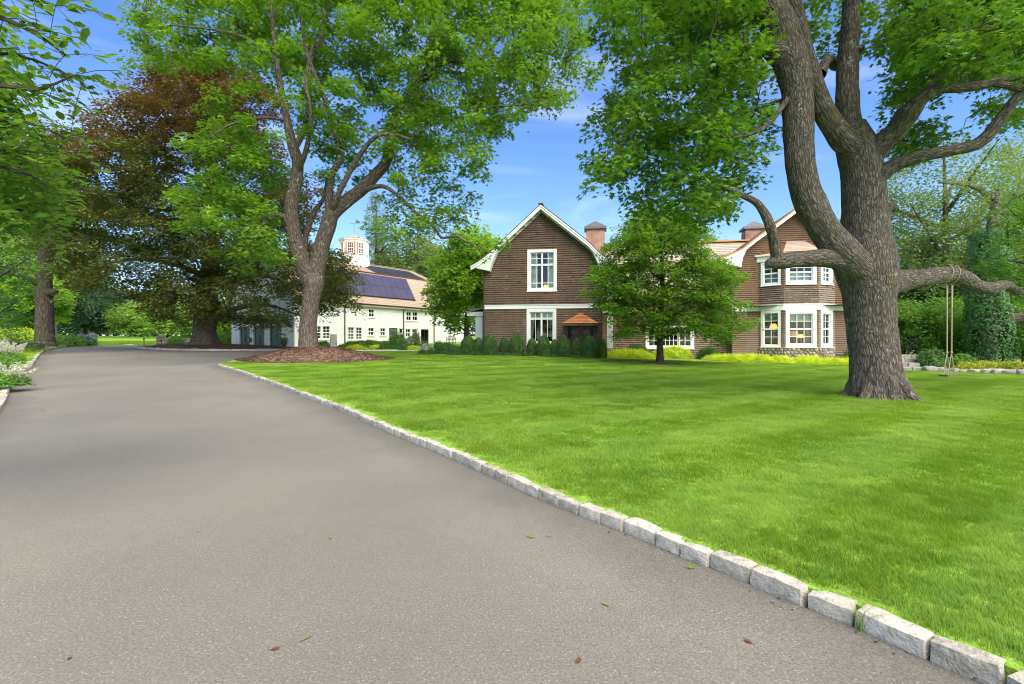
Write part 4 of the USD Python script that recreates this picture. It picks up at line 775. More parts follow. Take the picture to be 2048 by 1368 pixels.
# lamps inside: in the upper gable window and in the bay
def lamp(p, h, r, label, m='lamp_glow', name='table_lamp', stand=.8):
    t = thing(name, label, 'lamp', p, group=None); p = np.array(p)
    obj('lamp_base', lathe([(.001, 0), (.11, 0), (.10, .03), (.03, .06), (.05, .16), (.07, .22), (.025, .34), (.012, h)], 14, p), 'lamp_brass', t, smooth=True)
    obj('lamp_shade', lathe([(r, h - .02), (r * .62, h + r * 1.1), (r * .60, h + r * 1.1), (r * .97, h - .02)], 18, p), m, t, smooth=True)
    mb = MB(); mb.tube(np.array([p + [0, 0, -stand], p + [0, 0, .01]]), .03, 8); mb.tube(np.array([p + [0, 0, -stand], p + [0, 0, -stand + .03]]), .16, 14); obj('lamp_stand', mb, 'lamp_brass', t)
lamp(H0.w(*H0.px(1091.5, 577, -.9), -.9) - [0, 0, .18], .2, .19, 'orange lamp glowing in the upper window of the left gable', stand=.6)
lamp(faces[0][0].w(*faces[0][0].px(1547, 668, -.8), -.8) - [0, 0, .05], .45, .26, 'orange shaded lamp in the left window of the bay', stand=.6)
lamp(F1.w(*F1.px(1588, 684, -1.5), -1.5) - [0, 0, .1], .45, .36, 'cream shaded lamp in the left of the bay centre window', m='lamp_cream', stand=.6)
lamp(F1.w(*F1.px(1601.5, 680, -.8), -.8) - [0, 0, .1], .26, .2, 'small orange lamp in the middle of the bay centre window', stand=.6)
# ------------------------------------------------------------------ the white barn with garage end, gambrel roof, solar panels and cupola
Cb = np.array([-21.6, 49.7]); Lb = unit([.583, .813]); Eb = np.array([-Lb[1], Lb[0]])
B0 = Fr(Cb, Lb, (Lb[1], -Lb[0])); BE = Fr(Cb, Eb, (-Lb[0], -Lb[1]))
rng = np.random.default_rng(21)
barn = thing('white_barn', 'long white clapboard barn with cedar gambrel roof, solar panels and an octagonal cupola', 'barn')
LEN, WID = 21.5, 12.9
zg, ze = .3, 5.72
zk, sk = 9.75, 2.1; zr = 11.55
wins = {  # pixel boxes: outer casing
    'a': (626.5, 650.5, 643, 679, 2, 2), 'b': (644, 650.5, 661, 679, 2, 2), 'c': (694.5, 652.5, 709.5, 680, 2, 2), 'd': (710.5, 653, 725.5, 680, 2, 2),
    'e': (735, 653.8, 749, 671.8, 2, 1), 'f': (759, 654.5, 772, 671.8, 2, 1), 'g': (810, 656, 822, 674.5, 2, 1), 'h': (823, 656.5, 835, 674.5, 2, 1),
    'u1': (736, 617, 749.5, 635, 2, 1), 'u2': (811, 622, 823.5, 642, 2, 1), 'u3': (824, 622.5, 836, 642, 2, 1)}
doors = {'door': (777.5, 656, 795, 692), 'glass_door': (841.5, 658.5, 857, 691)}
long_ = Polygon([(0, zg), (LEN, zg), (LEN, ze), (0, ze)])
end_ = Polygon([(0, zg), (WID, zg), (WID, ze), (WID - sk, zk), (WID / 2, zr), (sk, zk), (0, ze)])
wr_ = {k_: rect_px(B0, *v[:4]) for k_, v in wins.items()}; drs = {k_: rect_px(B0, *v) for k_, v in doors.items()}
gd = [rect_px(BE, a, 653.5, b, 691) for a, b in ((479.5, 500.5), (507.5, 530), (539.5, 563.5))]
gz0, gz1 = 1.05, 3.22
gd = [(min(a, b), max(a, b), gz0, gz1) for a, b, *_ in gd]
lw_, le_ = long_, end_
for w in wr_.values(): lw_ = lw_.difference(sbox(w[0] + .05, w[2] + .05, w[1] - .05, w[3] - .05))
for w in drs.values(): lw_ = lw_.difference(sbox(w[0], 0, w[1], w[3]))
for w in gd: le_ = le_.difference(sbox(w[0], 0, w[1], w[3]))
mb = MB(); B0.prism(mb, lw_, -.2, 0); W1 = obj('wall', mb, 'clapboard_white', barn)
mb = MB(); BE.prism(mb, le_, -.2, 0); W2 = obj('wall', mb, 'clapboard_white', barn)
BB = Fr(Cb + Eb * WID, Lb, (-Lb[1], Lb[0])); BF = Fr(Cb + Lb * LEN, Eb, Lb)
mb = MB(); BB.prism(mb, long_, -.2, 0); BF.prism(mb, end_, -.2, 0); obj('wall', mb, 'clapboard_white', barn)
pc, pe = lw_, le_
for w in wr_.values(): pc = pc.difference(sbox(*np.array([w[0], w[2], w[1], w[3]])))
for w in drs.values(): pc = pc.difference(sbox(w[0] - .12, 0, w[1] + .12, w[3] + .12))
for w in gd: pe = pe.difference(sbox(w[0] - .3, 0, w[1] + .3, w[3] + .3))
lay(courses(B0, pc, zg, ze, .17, rng, wr=(3, 5), t=.02, tt=.003, gap=-.012), 'clapboard_white', W1, name='clapboard', many='clapboards')
lay(courses(BE, pe, zg, zr, .17, rng, wr=(3, 5), t=.02, tt=.003, gap=-.012), 'clapboard_white', W2, name='clapboard', many='clapboards')
for k_, w in wr_.items():
    nc, nr = wins[k_][4:]
    window(barn, B0, *w, [(0, 1, .5, 1, nc, nr if nr > 1 else 1), (0, 1, 0, .5, nc, nr if nr > 1 else 1)], casing=.10, pane_parts=False, bar=.045, sf=.05, rev=.03)
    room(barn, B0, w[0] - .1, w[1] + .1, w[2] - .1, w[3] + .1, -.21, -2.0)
w = drs['door']
mb = MB(); B0.box(mb, w[0] - .12, w[0], .6, w[3] + .12, -.05, .05); B0.box(mb, w[1], w[1] + .12, .6, w[3] + .12, -.05, .05); B0.box(mb, w[0], w[1], w[3], w[3] + .12, -.05, .05); obj('door_frame', mb, 'white_paint', barn)
mb = MB(); B0.box(mb, w[0], w[1], .6, w[3], -.1, -.05); B0.box(mb, w[0] + .12, w[1] - .12, .8, 1.5, -.05, -.03); d = obj('door', mb, 'green_door', barn)
mb = MB(); B0.box(mb, w[0] + .12, w[1] - .12, 1.62, w[3] - .12, -.05, -.035); obj('pane', mb, 'glass', d)
mb = MB(); mb.tube([B0.w(w[1] - .06, 1.5, -.02), B0.w(w[1] - .06, 1.65, -.02)], .025, 6); obj('handle', mb, 'lamp_brass', d)
w = drs['glass_door']
mb = MB(); B0.box(mb, w[0] - .1, w[0], .6, w[3] + .12, -.05, .05); B0.box(mb, w[1], w[1] + .1, .6, w[3] + .12, -.05, .05); B0.box(mb, w[0], w[1], w[3], w[3] + .12, -.05, .05); obj('door_frame', mb, 'white_paint', barn)
mb = MB(); B0.box(mb, w[0], w[1], .6, w[3], -.1, -.06); d = obj('door', mb, 'iron_black', barn); mb = MB(); B0.box(mb, w[0] + .1, (w[0] + w[1]) / 2 - .04, .9, w[3] - .1, -.06, -.05); B0.box(mb, (w[0] + w[1]) / 2 + .04, w[1] - .1, .9, w[3] - .1, -.06, -.05); obj('pane', mb, 'glass', d)
# garage doors: three pairs of green panelled leaves between white posts
for a, b, z0, z1 in gd:
    mb = MB(); BE.box(mb, a - .3, a, zg, z1 + .32, -.02, .07); BE.box(mb, b, b + .3, zg, z1 + .32, -.02, .07); BE.box(mb, a, b, z1, z1 + .32, -.02, .065); obj('door_frame', mb, 'white_paint', barn)
    m_ = (a + b) / 2
    mb = MB(); BE.box(mb, a, b, zg + .5, z1, -.16, -.12)
    for s0, s1 in ((a, m_ - .02), (m_ + .02, b)):
        for q0, q1 in ((s0, s0 + .13), (s1 - .13, s1)): BE.box(mb, q0, q1, zg + .5, z1, -.12, -.085)
        for zq in (z0 + .05, z0 + .95, z1 - .14): BE.box(mb, s0 + .13, s1 - .13, zq, zq + .14, -.12, -.087)
    gdo = obj('garage_door', mb, 'green_door', barn)
    mb = MB(); BE.box(mb, m_ + .06, m_ + .1, z0 + .9, z0 + 1.2, -.085, -.04); obj('handle', mb, 'iron_black', gdo)
mb = MB(); BE.box(mb, -.02, .22, zg, ze + .1, .0, .045); B0.box(mb, -.045, .2, zg, ze + .1, .0, .045); obj('corner_board', mb, 'white_paint', barn)
mb = MB(); B0.box(mb, .2, LEN, ze - .30, ze, .0, .05); B0.box(mb, -.3, LEN + .2, ze - .04, ze + .05, .05, .34); obj('eave_board', mb, 'white_paint', barn)
mb = MB(); mb.tube([B0.w(-.3, ze + .04, .44), B0.w(LEN + .2, ze + .04, .44)], .075, 8); obj('gutter', mb, 'bronze_dark', barn)
for x in (690, 807.5, 868.5): downspout(B0, B0.U(x, .1), .6, ze - .06, .09, (0, .32), barn, r=.06)
# roof
def RB(U, s, z): return B0.w(U, z, -s)
o = .42; dz = (zk - ze) / sk * o
lowq = [RB(-.35, -o, ze + .02 - dz * .12), RB(LEN + .3, -o, ze + .02 - dz * .12), RB(LEN + .3, sk, zk), RB(-.35, sk, zk)]
upq = [RB(-.35, sk, zk), RB(LEN + .3, sk, zk), RB(LEN + .3, WID / 2, zr), RB(-.35, WID / 2, zr)]
mb = MB()
for q in (lowq, upq):
    q = np.array(q); mb.hexa(list(q - [0, 0, .14]) + list(q)); m2 = 2 * ((q[:, :2] - Cb) @ Eb)
    r_ = q.copy(); r_[:, :2] += np.outer(WID - m2, Eb); mb.hexa(list(r_ - [0, 0, .14]) + list(r_))
rb = obj('roof', mb, 'roof_cedar', barn)
mb = MB(); mb.add(*roof_courses(*lowq, .21, rng, (.18, .42)).get()); mb.add(*roof_courses(*upq, .21, rng, (.18, .42)).get()); obj('roof_shingles', mb, 'roof_cedar', rb, kind='stuff')
mb = MB(); mb.bar(RB(-.35, sk - .03, zk + .05), RB(LEN + .3, sk - .03, zk + .05), .3, .05); obj('roof_flashing', mb, 'copper', rb); mb = MB(); mb.bar(RB(-.35, WID / 2, zr + .05), RB(LEN + .3, WID / 2, zr + .05), .4, .06); obj('ridge_cap', mb, 'roof_cedar', rb)
# solar arrays
def plane_px(q, px, py):
    q = np.array(q); n = np.cross(q[1] - q[0], q[3] - q[0]); d = np.array([(px - 1024) / FPX, 1, -(py - 684) / FPX]); e = np.array([0, 0, EYE]); t = (q[0] - e) @ n / (d @ n); return e + d * t
def on_plane(q, U, s, lift):
    q = np.array(q); u = unit(q[1] - q[0]); v = unit(q[3] - q[0]); n = np.cross(u, v); n = n if n[2] > 0 else -n; return q[0] + u * U + v * s + n * lift
def array_(q, U0, U1, s0, s1, nu, nv, label, pm='solar'):
    t = thing('solar_array', label, 'solar panels'); q = np.array(q); gp = .022
    mb = MB(); mb.hexa([on_plane(q, *p, .05) for p in ((U0, s0), (U1, s0), (U1, s1), (U0, s1))] + [on_plane(q, *p, .085) for p in ((U0, s0), (U1, s0), (U1, s1), (U0, s1))]); obj('rack', mb, 'solar_frame', t)
    mb = MB(); mb.bar(on_plane(q, U0, s0 - .03, .11), on_plane(q, U1, s0 - .03, .11), .05, .14); obj('skirt', mb, 'bronze_dark', t)
    for i in range(nu):
        for j in range(nv):
            a, b = U0 + (U1 - U0) * i / nu + gp, U0 + (U1 - U0) * (i + 1) / nu - gp; c, d = s0 + (s1 - s0) * j / nv + gp, s0 + (s1 - s0) * (j + 1) / nv - gp
            k_ = ((a, c), (b, c), (b, d), (a, d)); mb = MB(); mb.hexa([on_plane(q, *p, .09) for p in k_] + [on_plane(q, *p, .13) for p in k_]); obj('solar_panel', mb, pm, t)
def UsOf(q, px, py):
    p = plane_px(q, px, py); q = np.array(q); return (p - q[0]) @ unit(q[1] - q[0]), (p - q[0]) @ unit(q[3] - q[0])
u1_, s0_ = UsOf(lowq, 830.8, 601); u2_, s1_ = UsOf(lowq, 810.3, 559); U1 = (u1_ + u2_) / 2
array_(lowq, U1 - 1.08 * 12, U1, s0_, s1_ - .02, 12, 2, 'violet blue solar panels in two rows on the steep lower roof of the barn')
uu, ss = UsOf(upq, 850.5, 560.0); up_len = np.linalg.norm(np.array(upq[3]) - upq[0])
array_(upq, 12.3, uu - .3, .22, min(3.6, up_len - .6), 7, 2, 'dark grey solar panels on the shallow upper roof right of the cupola', 'solar_dark')
# cupola: white flared base, eight faces, windows in the faces, low cedar roof
rd = np.array([(708.5 - 1024) / FPX, 1.0]); ridge0 = Cb + Eb * WID / 2; A_ = np.stack([Lb, -rd], 1); tt = np.linalg.solve(A_, -ridge0); cc = ridge0 + Lb * tt[0]; Dc = cc[1]
zq = lambda py: EYE - (py - 684) / FPX * Dc
R = 29.5 / FPX * Dc; a0 = math.atan2(-cc[1], -cc[0])       # one edge faces the camera
oct_ = lambda r, z: [np.array([cc[0] + r * math.cos(a0 + k_ * math.pi / 4 + .12), cc[1] + r * math.sin(a0 + k_ * math.pi / 4 + .12), z]) for k_ in range(8)]
def octring(mb, r0, z0, r1, z1):
    a, b = oct_(r0, z0), oct_(r1, z1); v = np.array(a + b); f = [[k_, (k_ + 1) % 8, 8 + (k_ + 1) % 8, 8 + k_] for k_ in range(8)]; mb.add(v, f)
mb = MB(); octring(mb, R * 1.12, 10.2, R * 1.0, zq(519)); octring(mb, R * 1.0, zq(519), R * .97, zq(513)); cup = obj('cupola', mb, 'white_paint', barn)
mb = MB(); octring(mb, R * .93, zq(513), R * .93, zq(487)); obj('cupola_wall', mb, 'shingle_tan', cup)
mb = MB(); octring(mb, R * .94, zq(487.5), R * .96, zq(485)); octring(mb, R * .96, zq(485), R * 1.04, zq(483)); octring(mb, R * 1.04, zq(483), R * 1.04, zq(481)); octring(mb, R * 1.04, zq(481), R * .9, zq(480.9)); octring(mb, R * .94, zq(487.5), R * .5, zq(487.4)); obj('cornice', mb, 'white_paint', cup)
mb = MB(); octring(mb, R * 1.06, zq(480.8), .05, zq(469.5)); obj('cupola_roof', mb, 'roof_cedar', cup)
mb = MB()
for p, q in zip(oct_(R * .945, zq(513)), oct_(R * .945, zq(487.5))): mb.bar(p, q, .09)
obj('corner_board', mb, 'white_paint', cup)
for k_ in range(8):
    p, q = oct_(R * .93, 0)[k_][:2], oct_(R * .93, 0)[(k_ + 1) % 8][:2]; m_ = (p + q) / 2; n = unit(m_ - cc)
    if n @ unit(cc) > .3: continue
    F = Fr(p, unit(q - p), n); L = np.linalg.norm(q - p)
    window(barn, F, L / 2 - .43, L / 2 + .43, zq(511.5), zq(488.5), [(0, 1, .5, 1, 3, 2), (0, 1, 0, .5, 3, 2)], casing=.065, pane_parts=False, bar=.04, rev=0, sf=.05, sill=False, N=.07)
mb = MB(); z0, z1 = zq(470), zq(444); mb.tube([(*cc, z0), (*cc, z1)], .022, 6); mb.bar((cc[0] - .55, cc[1], z1 - .15), (cc[0] + .6, cc[1], z1 - .15), .04, .05)
mb.hexa([(cc[0] + .2, cc[1] - .02, z1 - .1), (cc[0] + .8, cc[1] - .02, z1 - .2), (cc[0] + .8, cc[1] + .02, z1 - .2), (cc[0] + .2, cc[1] + .02, z1 - .1), (cc[0] + .2, cc[1] - .02, z1 + .25), (cc[0] + .75, cc[1] - .02, z1 + .05), (cc[0] + .75, cc[1] + .02, z1 + .05), (cc[0] + .2, cc[1] + .02, z1 + .25)]); obj('weather_vane', mb, 'lead_grey', cup)
# wall lantern by the door, low wing at the right end
u, z = B0.px(801, 662, .1); mb = MB(); B0.box(mb, u - .1, u + .1, z - .22, z + .2, .08, .28); B0.box(mb, u - .14, u + .14, z + .2, z + .26, .04, .32); B0.box(mb, u - .03, u + .03, z - .05, z + .05, 0, .1); obj('wall_lantern', mb, 'iron_black', barn)
mb = MB(); B0.box(mb, LEN, LEN + 5.5, zg, 3.9, -5, -1.0); wg = obj('side_wing', mb, 'clapboard_white', barn)
mb = MB(); B0.box(mb, LEN + .0, LEN + 5.8, 3.905, 4.1, -5.2, -.7); obj('wing_roof', mb, 'roof_cedar', wg)
w = rect_px(B0, 876, 660, 894, 673, -1.0); window(barn, B0, *w, [(0, .5, 0, 1, 1, 1), (.5, 1, 0, 1, 1, 1)], casing=.1, pane_parts=False, bar=.05, N=-.98)
# ------------------------------------------------------------------ foliage and limbs
def _t(v, f): return np.array(v, float), np.array(f)
T_MAPLE = _t([(0, 0, 0), (.05, .42, -.03), (.32, .22, .02), (.78, .55, -.08), (.58, .17, .02), (1.05, 0, -.08), (.58, -.17, .02), (.78, -.55, -.08), (.32, -.22, .02), (.05, -.42, -.03), (.36, 0, .04)],
             [(10, 0, 1), (10, 1, 2), (10, 2, 3), (10, 3, 4), (10, 4, 5), (10, 5, 6), (10, 6, 7), (10, 7, 8), (10, 8, 9), (10, 9, 0)])
T_STAR = _t([(0, 0, 0), (.38, .55, -.05), (.45, .18, .03), (1.0, 0, -.07), (.45, -.18, .03), (.38, -.55, -.05)], [(0, 1, 2), (0, 2, 4), (0, 4, 5), (2, 3, 4)])
T_KITE = _t([(0, 0, 0), (.45, .33, .04), (1.0, 0, -.06), (.45, -.33, .04)], [(0, 2, 1), (0, 3, 2)])
T_OVAL = _t([(0, 0, 0), (.22, .22, .02), (.6, .27, .03), (1.0, 0, -.06), (.6, -.27, .03), (.22, -.22, .02), (.45, 0, -.02)], [(6, 0, 1), (6, 1, 2), (6, 2, 3), (6, 3, 4), (6, 4, 5), (6, 5, 0)])
T_NEEDLE = _t([(0, 0, 0), (.5, .09, .02), (1, 0, -.1), (.5, -.09, .02)], [(0, 2, 1), (0, 3, 2)])
T_BLADE = _t([(0, .05, 0), (0, -.05, 0), (.6, -.035, .0), (.6, .035, .0), (1.0, 0, -.12)], [(0, 1, 2), (0, 2, 3), (3, 2, 4)])
def nrm(a): return a / np.maximum(np.linalg.norm(a, axis=-1, keepdims=True), 1e-9)
def leaf_mesh(P, Nn, S, tmpl, rng, head=None):
    V, F = tmpl; n = len(P); Nn = nrm(Nn); h = rng.normal(size=(n, 3)) if head is None else head
    x = nrm(h - Nn * (h * Nn).sum(1, keepdims=True)); y = np.cross(Nn, x); S = np.asarray(S)[:, None, None]
    v = P[:, None] + S * (V[None, :, 0:1] * x[:, None] + V[None, :, 1:2] * y[:, None] + V[None, :, 2:3] * Nn[:, None])
    return v.reshape(-1, 3), (F[None] + (np.arange(n) * len(V))[:, None, None]).reshape(-1, 3)
def sprays(C, R, per, size, tmpl, rng, flat=.28, tilt=.45, droop=.35, dirs=None):
    """leaves gathered in flattened sprays round the centres C"""
    n = len(C); cnt = rng.poisson(per, n) if np.ndim(per) == 0 else rng.poisson(per); ci = np.repeat(np.arange(n), cnt); N = len(ci); R = np.broadcast_to(R, n)[ci]
    a = rng.uniform(0, 2 * np.pi, N); r = np.sqrt(rng.random(N)) * (.75 + .35 * rng.random(N)); ax = rng.normal(0, .28, (n, 2))[ci]
    o = np.stack([np.cos(a) * r, np.sin(a) * r, rng.normal(0, flat, N) - droop * r ** 2], 1); o[:, 2] += o[:, 0] * ax[:, 0] + o[:, 1] * ax[:, 1]
    P = C[ci] + o * R[:, None]; nn = np.column_stack([rng.normal(0, tilt, N) + np.cos(a) * droop * .8, rng.normal(0, tilt, N) + np.sin(a) * droop * .8, np.ones(N)])
    h = np.column_stack([np.cos(a), np.sin(a), np.zeros(N)]) + rng.normal(0, .6, (N, 3))
    return leaf_mesh(P, nn, size * rng.uniform(.65, 1.2, N), tmpl, rng, h)
def limb_px(rows): return np.array([np.r_[PX(x, y, D), w / 2 * D / FPX] for x, y, w, D in rows])
def limb_mesh(rows, step=.12, nmax=72, rough=.035, flare=0.0, seed=0, nmin=6, res=.05):
    """a bark-covered tube along rows of x, y, z, radius; returns vertices, faces, bark coordinates, the centre line"""
    s = spline(rows, step); s[:, 3] = np.maximum(s[:, 3], .006); P, r = s[:, :3], s[:, 3]; n = int(np.clip(2 * np.pi * r.max() / res, nmin, nmax)); d, a, b = frames(P)
    t = np.arange(n) / n * 2 * np.pi; L = np.r_[0, np.cumsum(np.linalg.norm(np.diff(P, axis=0), axis=1))]; r0 = r[:, None] * np.ones(n)
    ring = np.stack([np.cos(t)[None] * r0, np.sin(t)[None] * r0, np.repeat(L[:, None], n, 1)], -1); k = ring + seed * 7.3
    lump = meshkit.fbm(k * np.array([1.6, 1.6, .9]) / max(.35, r.max() ** .5), 3, seed) - .5
    ridge = np.abs(meshkit.noise(k * np.array([11, 11, 1.7]), seed + 3) - .5) * 2
    rr = r0 * (1 + 4.0 * rough * lump) - np.minimum(.35 * rough, .02) * ridge * np.clip(r0 / .2, 0, 1)
    if flare: hh = L[:, None]; rr = rr * (1 + flare * np.exp(-hh / .38) * (.55 + .45 * np.sin(t * 5 + 1.0) + .35 * np.sin(t * 3 + 2)) + .10 * flare * np.exp(-hh / 1.2))
    v = (P[:, None] + rr[..., None] * (np.cos(t)[None, :, None] * a[:, None] + np.sin(t)[None, :, None] * b[:, None])).reshape(-1, 3); kk = len(P)
    i = np.arange(kk - 1)[:, None] * n; j = np.arange(n)[None]; j2 = (j + 1) % n; f = np.stack([i + j, i + j2, i + n + j2, i + n + j], -1).reshape(-1, 4); f = np.vstack([f[:, [0, 1, 2]], f[:, [0, 2, 3]]])
    v = np.vstack([v, P[-1:] + d[-1:] * r[-1]]); q = np.arange(n); f = np.vstack([f, np.stack([np.full(n, kk * n), (kk - 1) * n + q, (kk - 1) * n + (q + 1) % n], 1)])
    bark = np.vstack([ring.reshape(-1, 3), ring[-1, :1]]) + seed * 3.1
    return v, f, bark, s
def add_limb(name, rows, parent, mat_, **k):
    v, f, bk, s = limb_mesh(rows, **k); obj(name, (v, f), mat_, parent, smooth=True, prim={'bark': bk}); return s
def twig_net(nodes, C, rng, r0=.035, seg=4, sag=.12):
    """thin branches from the nearest limb (or earlier twig) to every spray"""
    nodes = np.asarray(nodes, float); order = np.argsort(cKDTree(nodes).query(C)[0]); mb = MB(); pool = [nodes]; k = 0; bark = []
    for batch in np.array_split(order, 8):
        tr = cKDTree(np.vstack(pool)); allp = np.vstack(pool); new = []
        for c in batch:
            d, j = tr.query(C[c]); a = allp[j]; b = C[c]
            if d < .05: continue
            t = np.linspace(0, 1, seg + 1)[:, None]; p = a + (b - a) * t; p[1:-1] += rng.normal(0, .05 * d, (seg - 1, 3)); p[:, 2] += (sag * d * np.sin(t * np.pi))[:, 0]
            rr = min(r0, .010 + .008 * d); mb.tube(p, np.linspace(rr, .005, seg + 1), 4, cap=False); new.append(p[1:])
        if new: pool.append(np.vstack(new))
    return mb
def blob_centres(blobs, D0, dD, n_per, rng, cut=None):
    """spray centres inside the blobs (px, py, rx, ry[, depth shift, density])"""
    out = []
    for q in blobs:
        px, py, rx, ry = q[:4]; sh = q[4] if len(q) > 4 else 0; dn = q[5] if len(q) > 5 else 1
        n = max(1, int(rx * ry * n_per * dn)); a = rng.uniform(0, 2 * np.pi, n); r = np.sqrt(rng.random(n)); D = D0 + sh + rng.normal(0, dD, n).clip(-2 * dD, 2 * dD)
        X = px + rx * r * np.cos(a); Y = py + ry * r * np.sin(a); out.append(np.stack([(X - 1024) / FPX * D, D, EYE - (Y - 684) / FPX * D], 1))
    C = np.vstack(out)
    return C if cut is None else C[~cut(C)]
def inside_buildings(C):
    q = C[:, :2] - Cb; u, w = q @ Lb, q @ Eb; a = (u > -1.2) & (u < LEN + 1) & (w > -1.2) & (w < WID + 1) & (C[:, 2] < 13)
    q = C[:, :2] - H0.O; u, w = q @ H0.u, q @ H0.n; b = (u > -1.0) & (u < UR + .6) & (w < .9) & (w > -14) & (C[:, 2] < 10.5)
    c = (u >= UR) & (u < 34) & (w < NL_ + 1.6) & (w > -16) & (C[:, 2] < 10)
    return a | b | c

# ------------------------------------------------------------------ the big maple on the lawn, right
rng = np.random.default_rng(31)
D = 13.0
big_maple = thing('maple_tree', 'huge old maple on the right of the lawn with a thick forked trunk', 'tree', group=None)
tz = float(lawn_z(np.array(9.5), np.array(D)))
base = np.r_[PX(1757, 800, D)[:2], tz - .12, 49 * D / FPX]
trunk_rows = np.vstack([[base], limb_px([(1755, 785, 94, D), (1750, 745, 87, D), (1747, 695, 84, D), (1742, 640, 84, D), (1737, 590, 90, D), (1734, 550, 105, D), (1732, 515, 106, D), (1730, 470, 88, D), (1728, 420, 79, D), (1727, 380, 77, D), (1723, 335, 75, D), (1712, 292, 72, D), (1698, 255, 60, D)])])
nodes = []
nodes.append(add_limb('trunk', trunk_rows, big_maple, 'bark_maple', flare=.36, seed=1, res=.05, step=.08, rough=.05)[:, :3])
def L_(rows, seed, name='limb', parent=big_maple, m='bark_maple', **k):
    s = add_limb(name, limb_px(rows), parent, m, seed=seed, **{**dict(step=.1, res=.05, rough=.055), **k}); nodes.append(s[:, :3]); return s
for i_, (a_, r_) in enumerate([(-2.6, .95), (-1.75, .8), (-1.0, .95), (-.25, .9), (.6, .8), (1.6, .8), (2.7, .9)]):
    q_ = np.array([math.cos(a_), math.sin(a_), 0]); b_ = base[:3] + [0, 0, .12]; s_ = limb_mesh(np.array([np.r_[b_ + q_ * .30 + [0, 0, .75], .20], np.r_[b_ + q_ * .52 + [0, 0, .30], .19], np.r_[b_ + q_ * .74 * r_ + [0, 0, .06], .14], np.r_[b_ + q_ * 1.05 * r_ + [0, 0, -.10], .07]]), step=.06, res=.035, rough=.05, seed=170 + i_); obj('root', (s_[0], s_[1]), 'bark_maple', big_maple, smooth=True, prim={'bark': s_[2]})
L_([(1738, 560, 60, 12.95), (1708, 530, 66, 12.7), (1680, 500, 62, 12.55), (1646, 455, 58, 12.4), (1615, 395, 57, 12.3), (1601, 330, 56, 12.2), (1597, 250, 56, 12.2), (1592, 165, 60, 12.2), (1574, 100, 64, 12.2), (1556, 50, 66, 12.2), (1530, 0, 56, 12.2), (1500, -70, 46, 12.1), (1480, -160, 34, 12)], 2)
L_([(1706, 290, 44, 13.0), (1697, 220, 42, 13.05), (1694, 160, 41, 13.1), (1697, 100, 37, 13.1), (1701, 40, 33, 13.1), (1703, -40, 29, 13.1), (1710, -150, 22, 13.2)], 3)
L_([(1708, 300, 50, 12.9), (1672, 262, 44, 12.75), (1640, 205, 40, 12.6), (1614, 130, 38, 12.5), (1597, 60, 36, 12.4), (1585, 0, 32, 12.4), (1572, -90, 24, 12.3)], 4)
L_([(1735, 320, 46, 12.9), (1770, 282, 42, 12.6), (1800, 254, 38, 12.3), (1824, 220, 36, 12.0), (1846, 194, 27, 11.8), (1880, 177, 22, 11.7), (1932, 175, 18, 11.6), (1992, 163, 17, 11.5), (2050, 147, 15, 11.4), (2140, 110, 11, 11.3), (2230, 60, 7, 11.3)], 5)
L_([(1985, 166, 14, 11.5), (2020, 172, 14, 11.45), (2050, 180, 15, 11.4), (2120, 190, 10, 11.3)], 6)
L_([(1735, 365, 44, 12.9), (1765, 345, 34, 12.7), (1795, 328, 27, 12.5), (1850, 311, 24, 12.2), (1910, 299, 23, 12), (1950, 290, 24, 11.9), (1975, 272, 24, 11.8), (1995, 245, 21, 11.7), (2030, 200, 18, 11.5), (2060, 160, 16, 11.4), (2110, 90, 12, 11.2)], 7)
L_([(1840, 200, 10, 11.9), (1880, 148, 9, 12.0), (1932, 127, 8.5, 12.1), (1985, 108, 8, 12.2), (2050, 106, 7, 12.3)], 8)
L_([(1815, 225, 12, 12.2), (1805, 216, 9, 12.3), (1790, 232, 8, 12.4), (1772, 262, 6, 12.6)], 9)
L_([(1640, 150, 22, 12.8), (1655, 118, 18, 13.2), (1668, 132, 16, 13.6), (1680, 135, 12, 14)], 10)
L_([(1588, 205, 16, 12.3), (1560, 203, 10, 12.4), (1528, 213, 7, 12.6), (1490, 223, 5, 12.8), (1440, 240, 3, 13)], 11)
L_([(1730, 535, 60, 12.9), (1690, 524, 40, 12.6), (1650, 517, 37, 12.4), (1605, 518, 34, 12.2), (1565, 522, 31, 12.05), (1545, 525, 24, 12.0), (1535, 527, 14, 11.95)], 12)
L_([(1555, 522, 24, 12.0), (1551, 500, 22, 11.95), (1545, 468, 21, 11.85), (1532, 432, 19, 11.75), (1513, 405, 15, 11.7), (1480, 389, 11, 11.7), (1440, 372, 8, 11.7), (1400, 350, 5, 11.8), (1350, 330, 3.5, 12)], 13)
swing_limb = L_([(1745, 575, 74, 13.0), (1785, 565, 50, 13.3), (1812, 560, 42, 13.6), (1845, 556, 37, 14.0), (1890, 549, 33, 14.6), (1925, 556, 31, 15.0), (1960, 573, 25, 15.4), (1988, 576, 24, 15.7), (2012, 570, 20, 16.0), (2040, 585, 17, 16.3), (2100, 600, 15, 16.8), (2180, 590, 9, 17.2)], 14)
L_([(1738, 440, 50, 12.9), (1765, 420, 34, 12.75), (1782, 412, 26, 12.7), (1786, 420, 12, 12.7)], 15, rough=.06)
L_([(1572, 110, 60, 12.2), (1548, 100, 44, 12.1), (1528, 88, 30, 12.05), (1521, 80, 14, 12.0)], 16, rough=.06)
L_([(1712, 100, 24, 13.1), (1722, 96, 16, 13.0), (1726, 92, 9, 12.95)], 17)
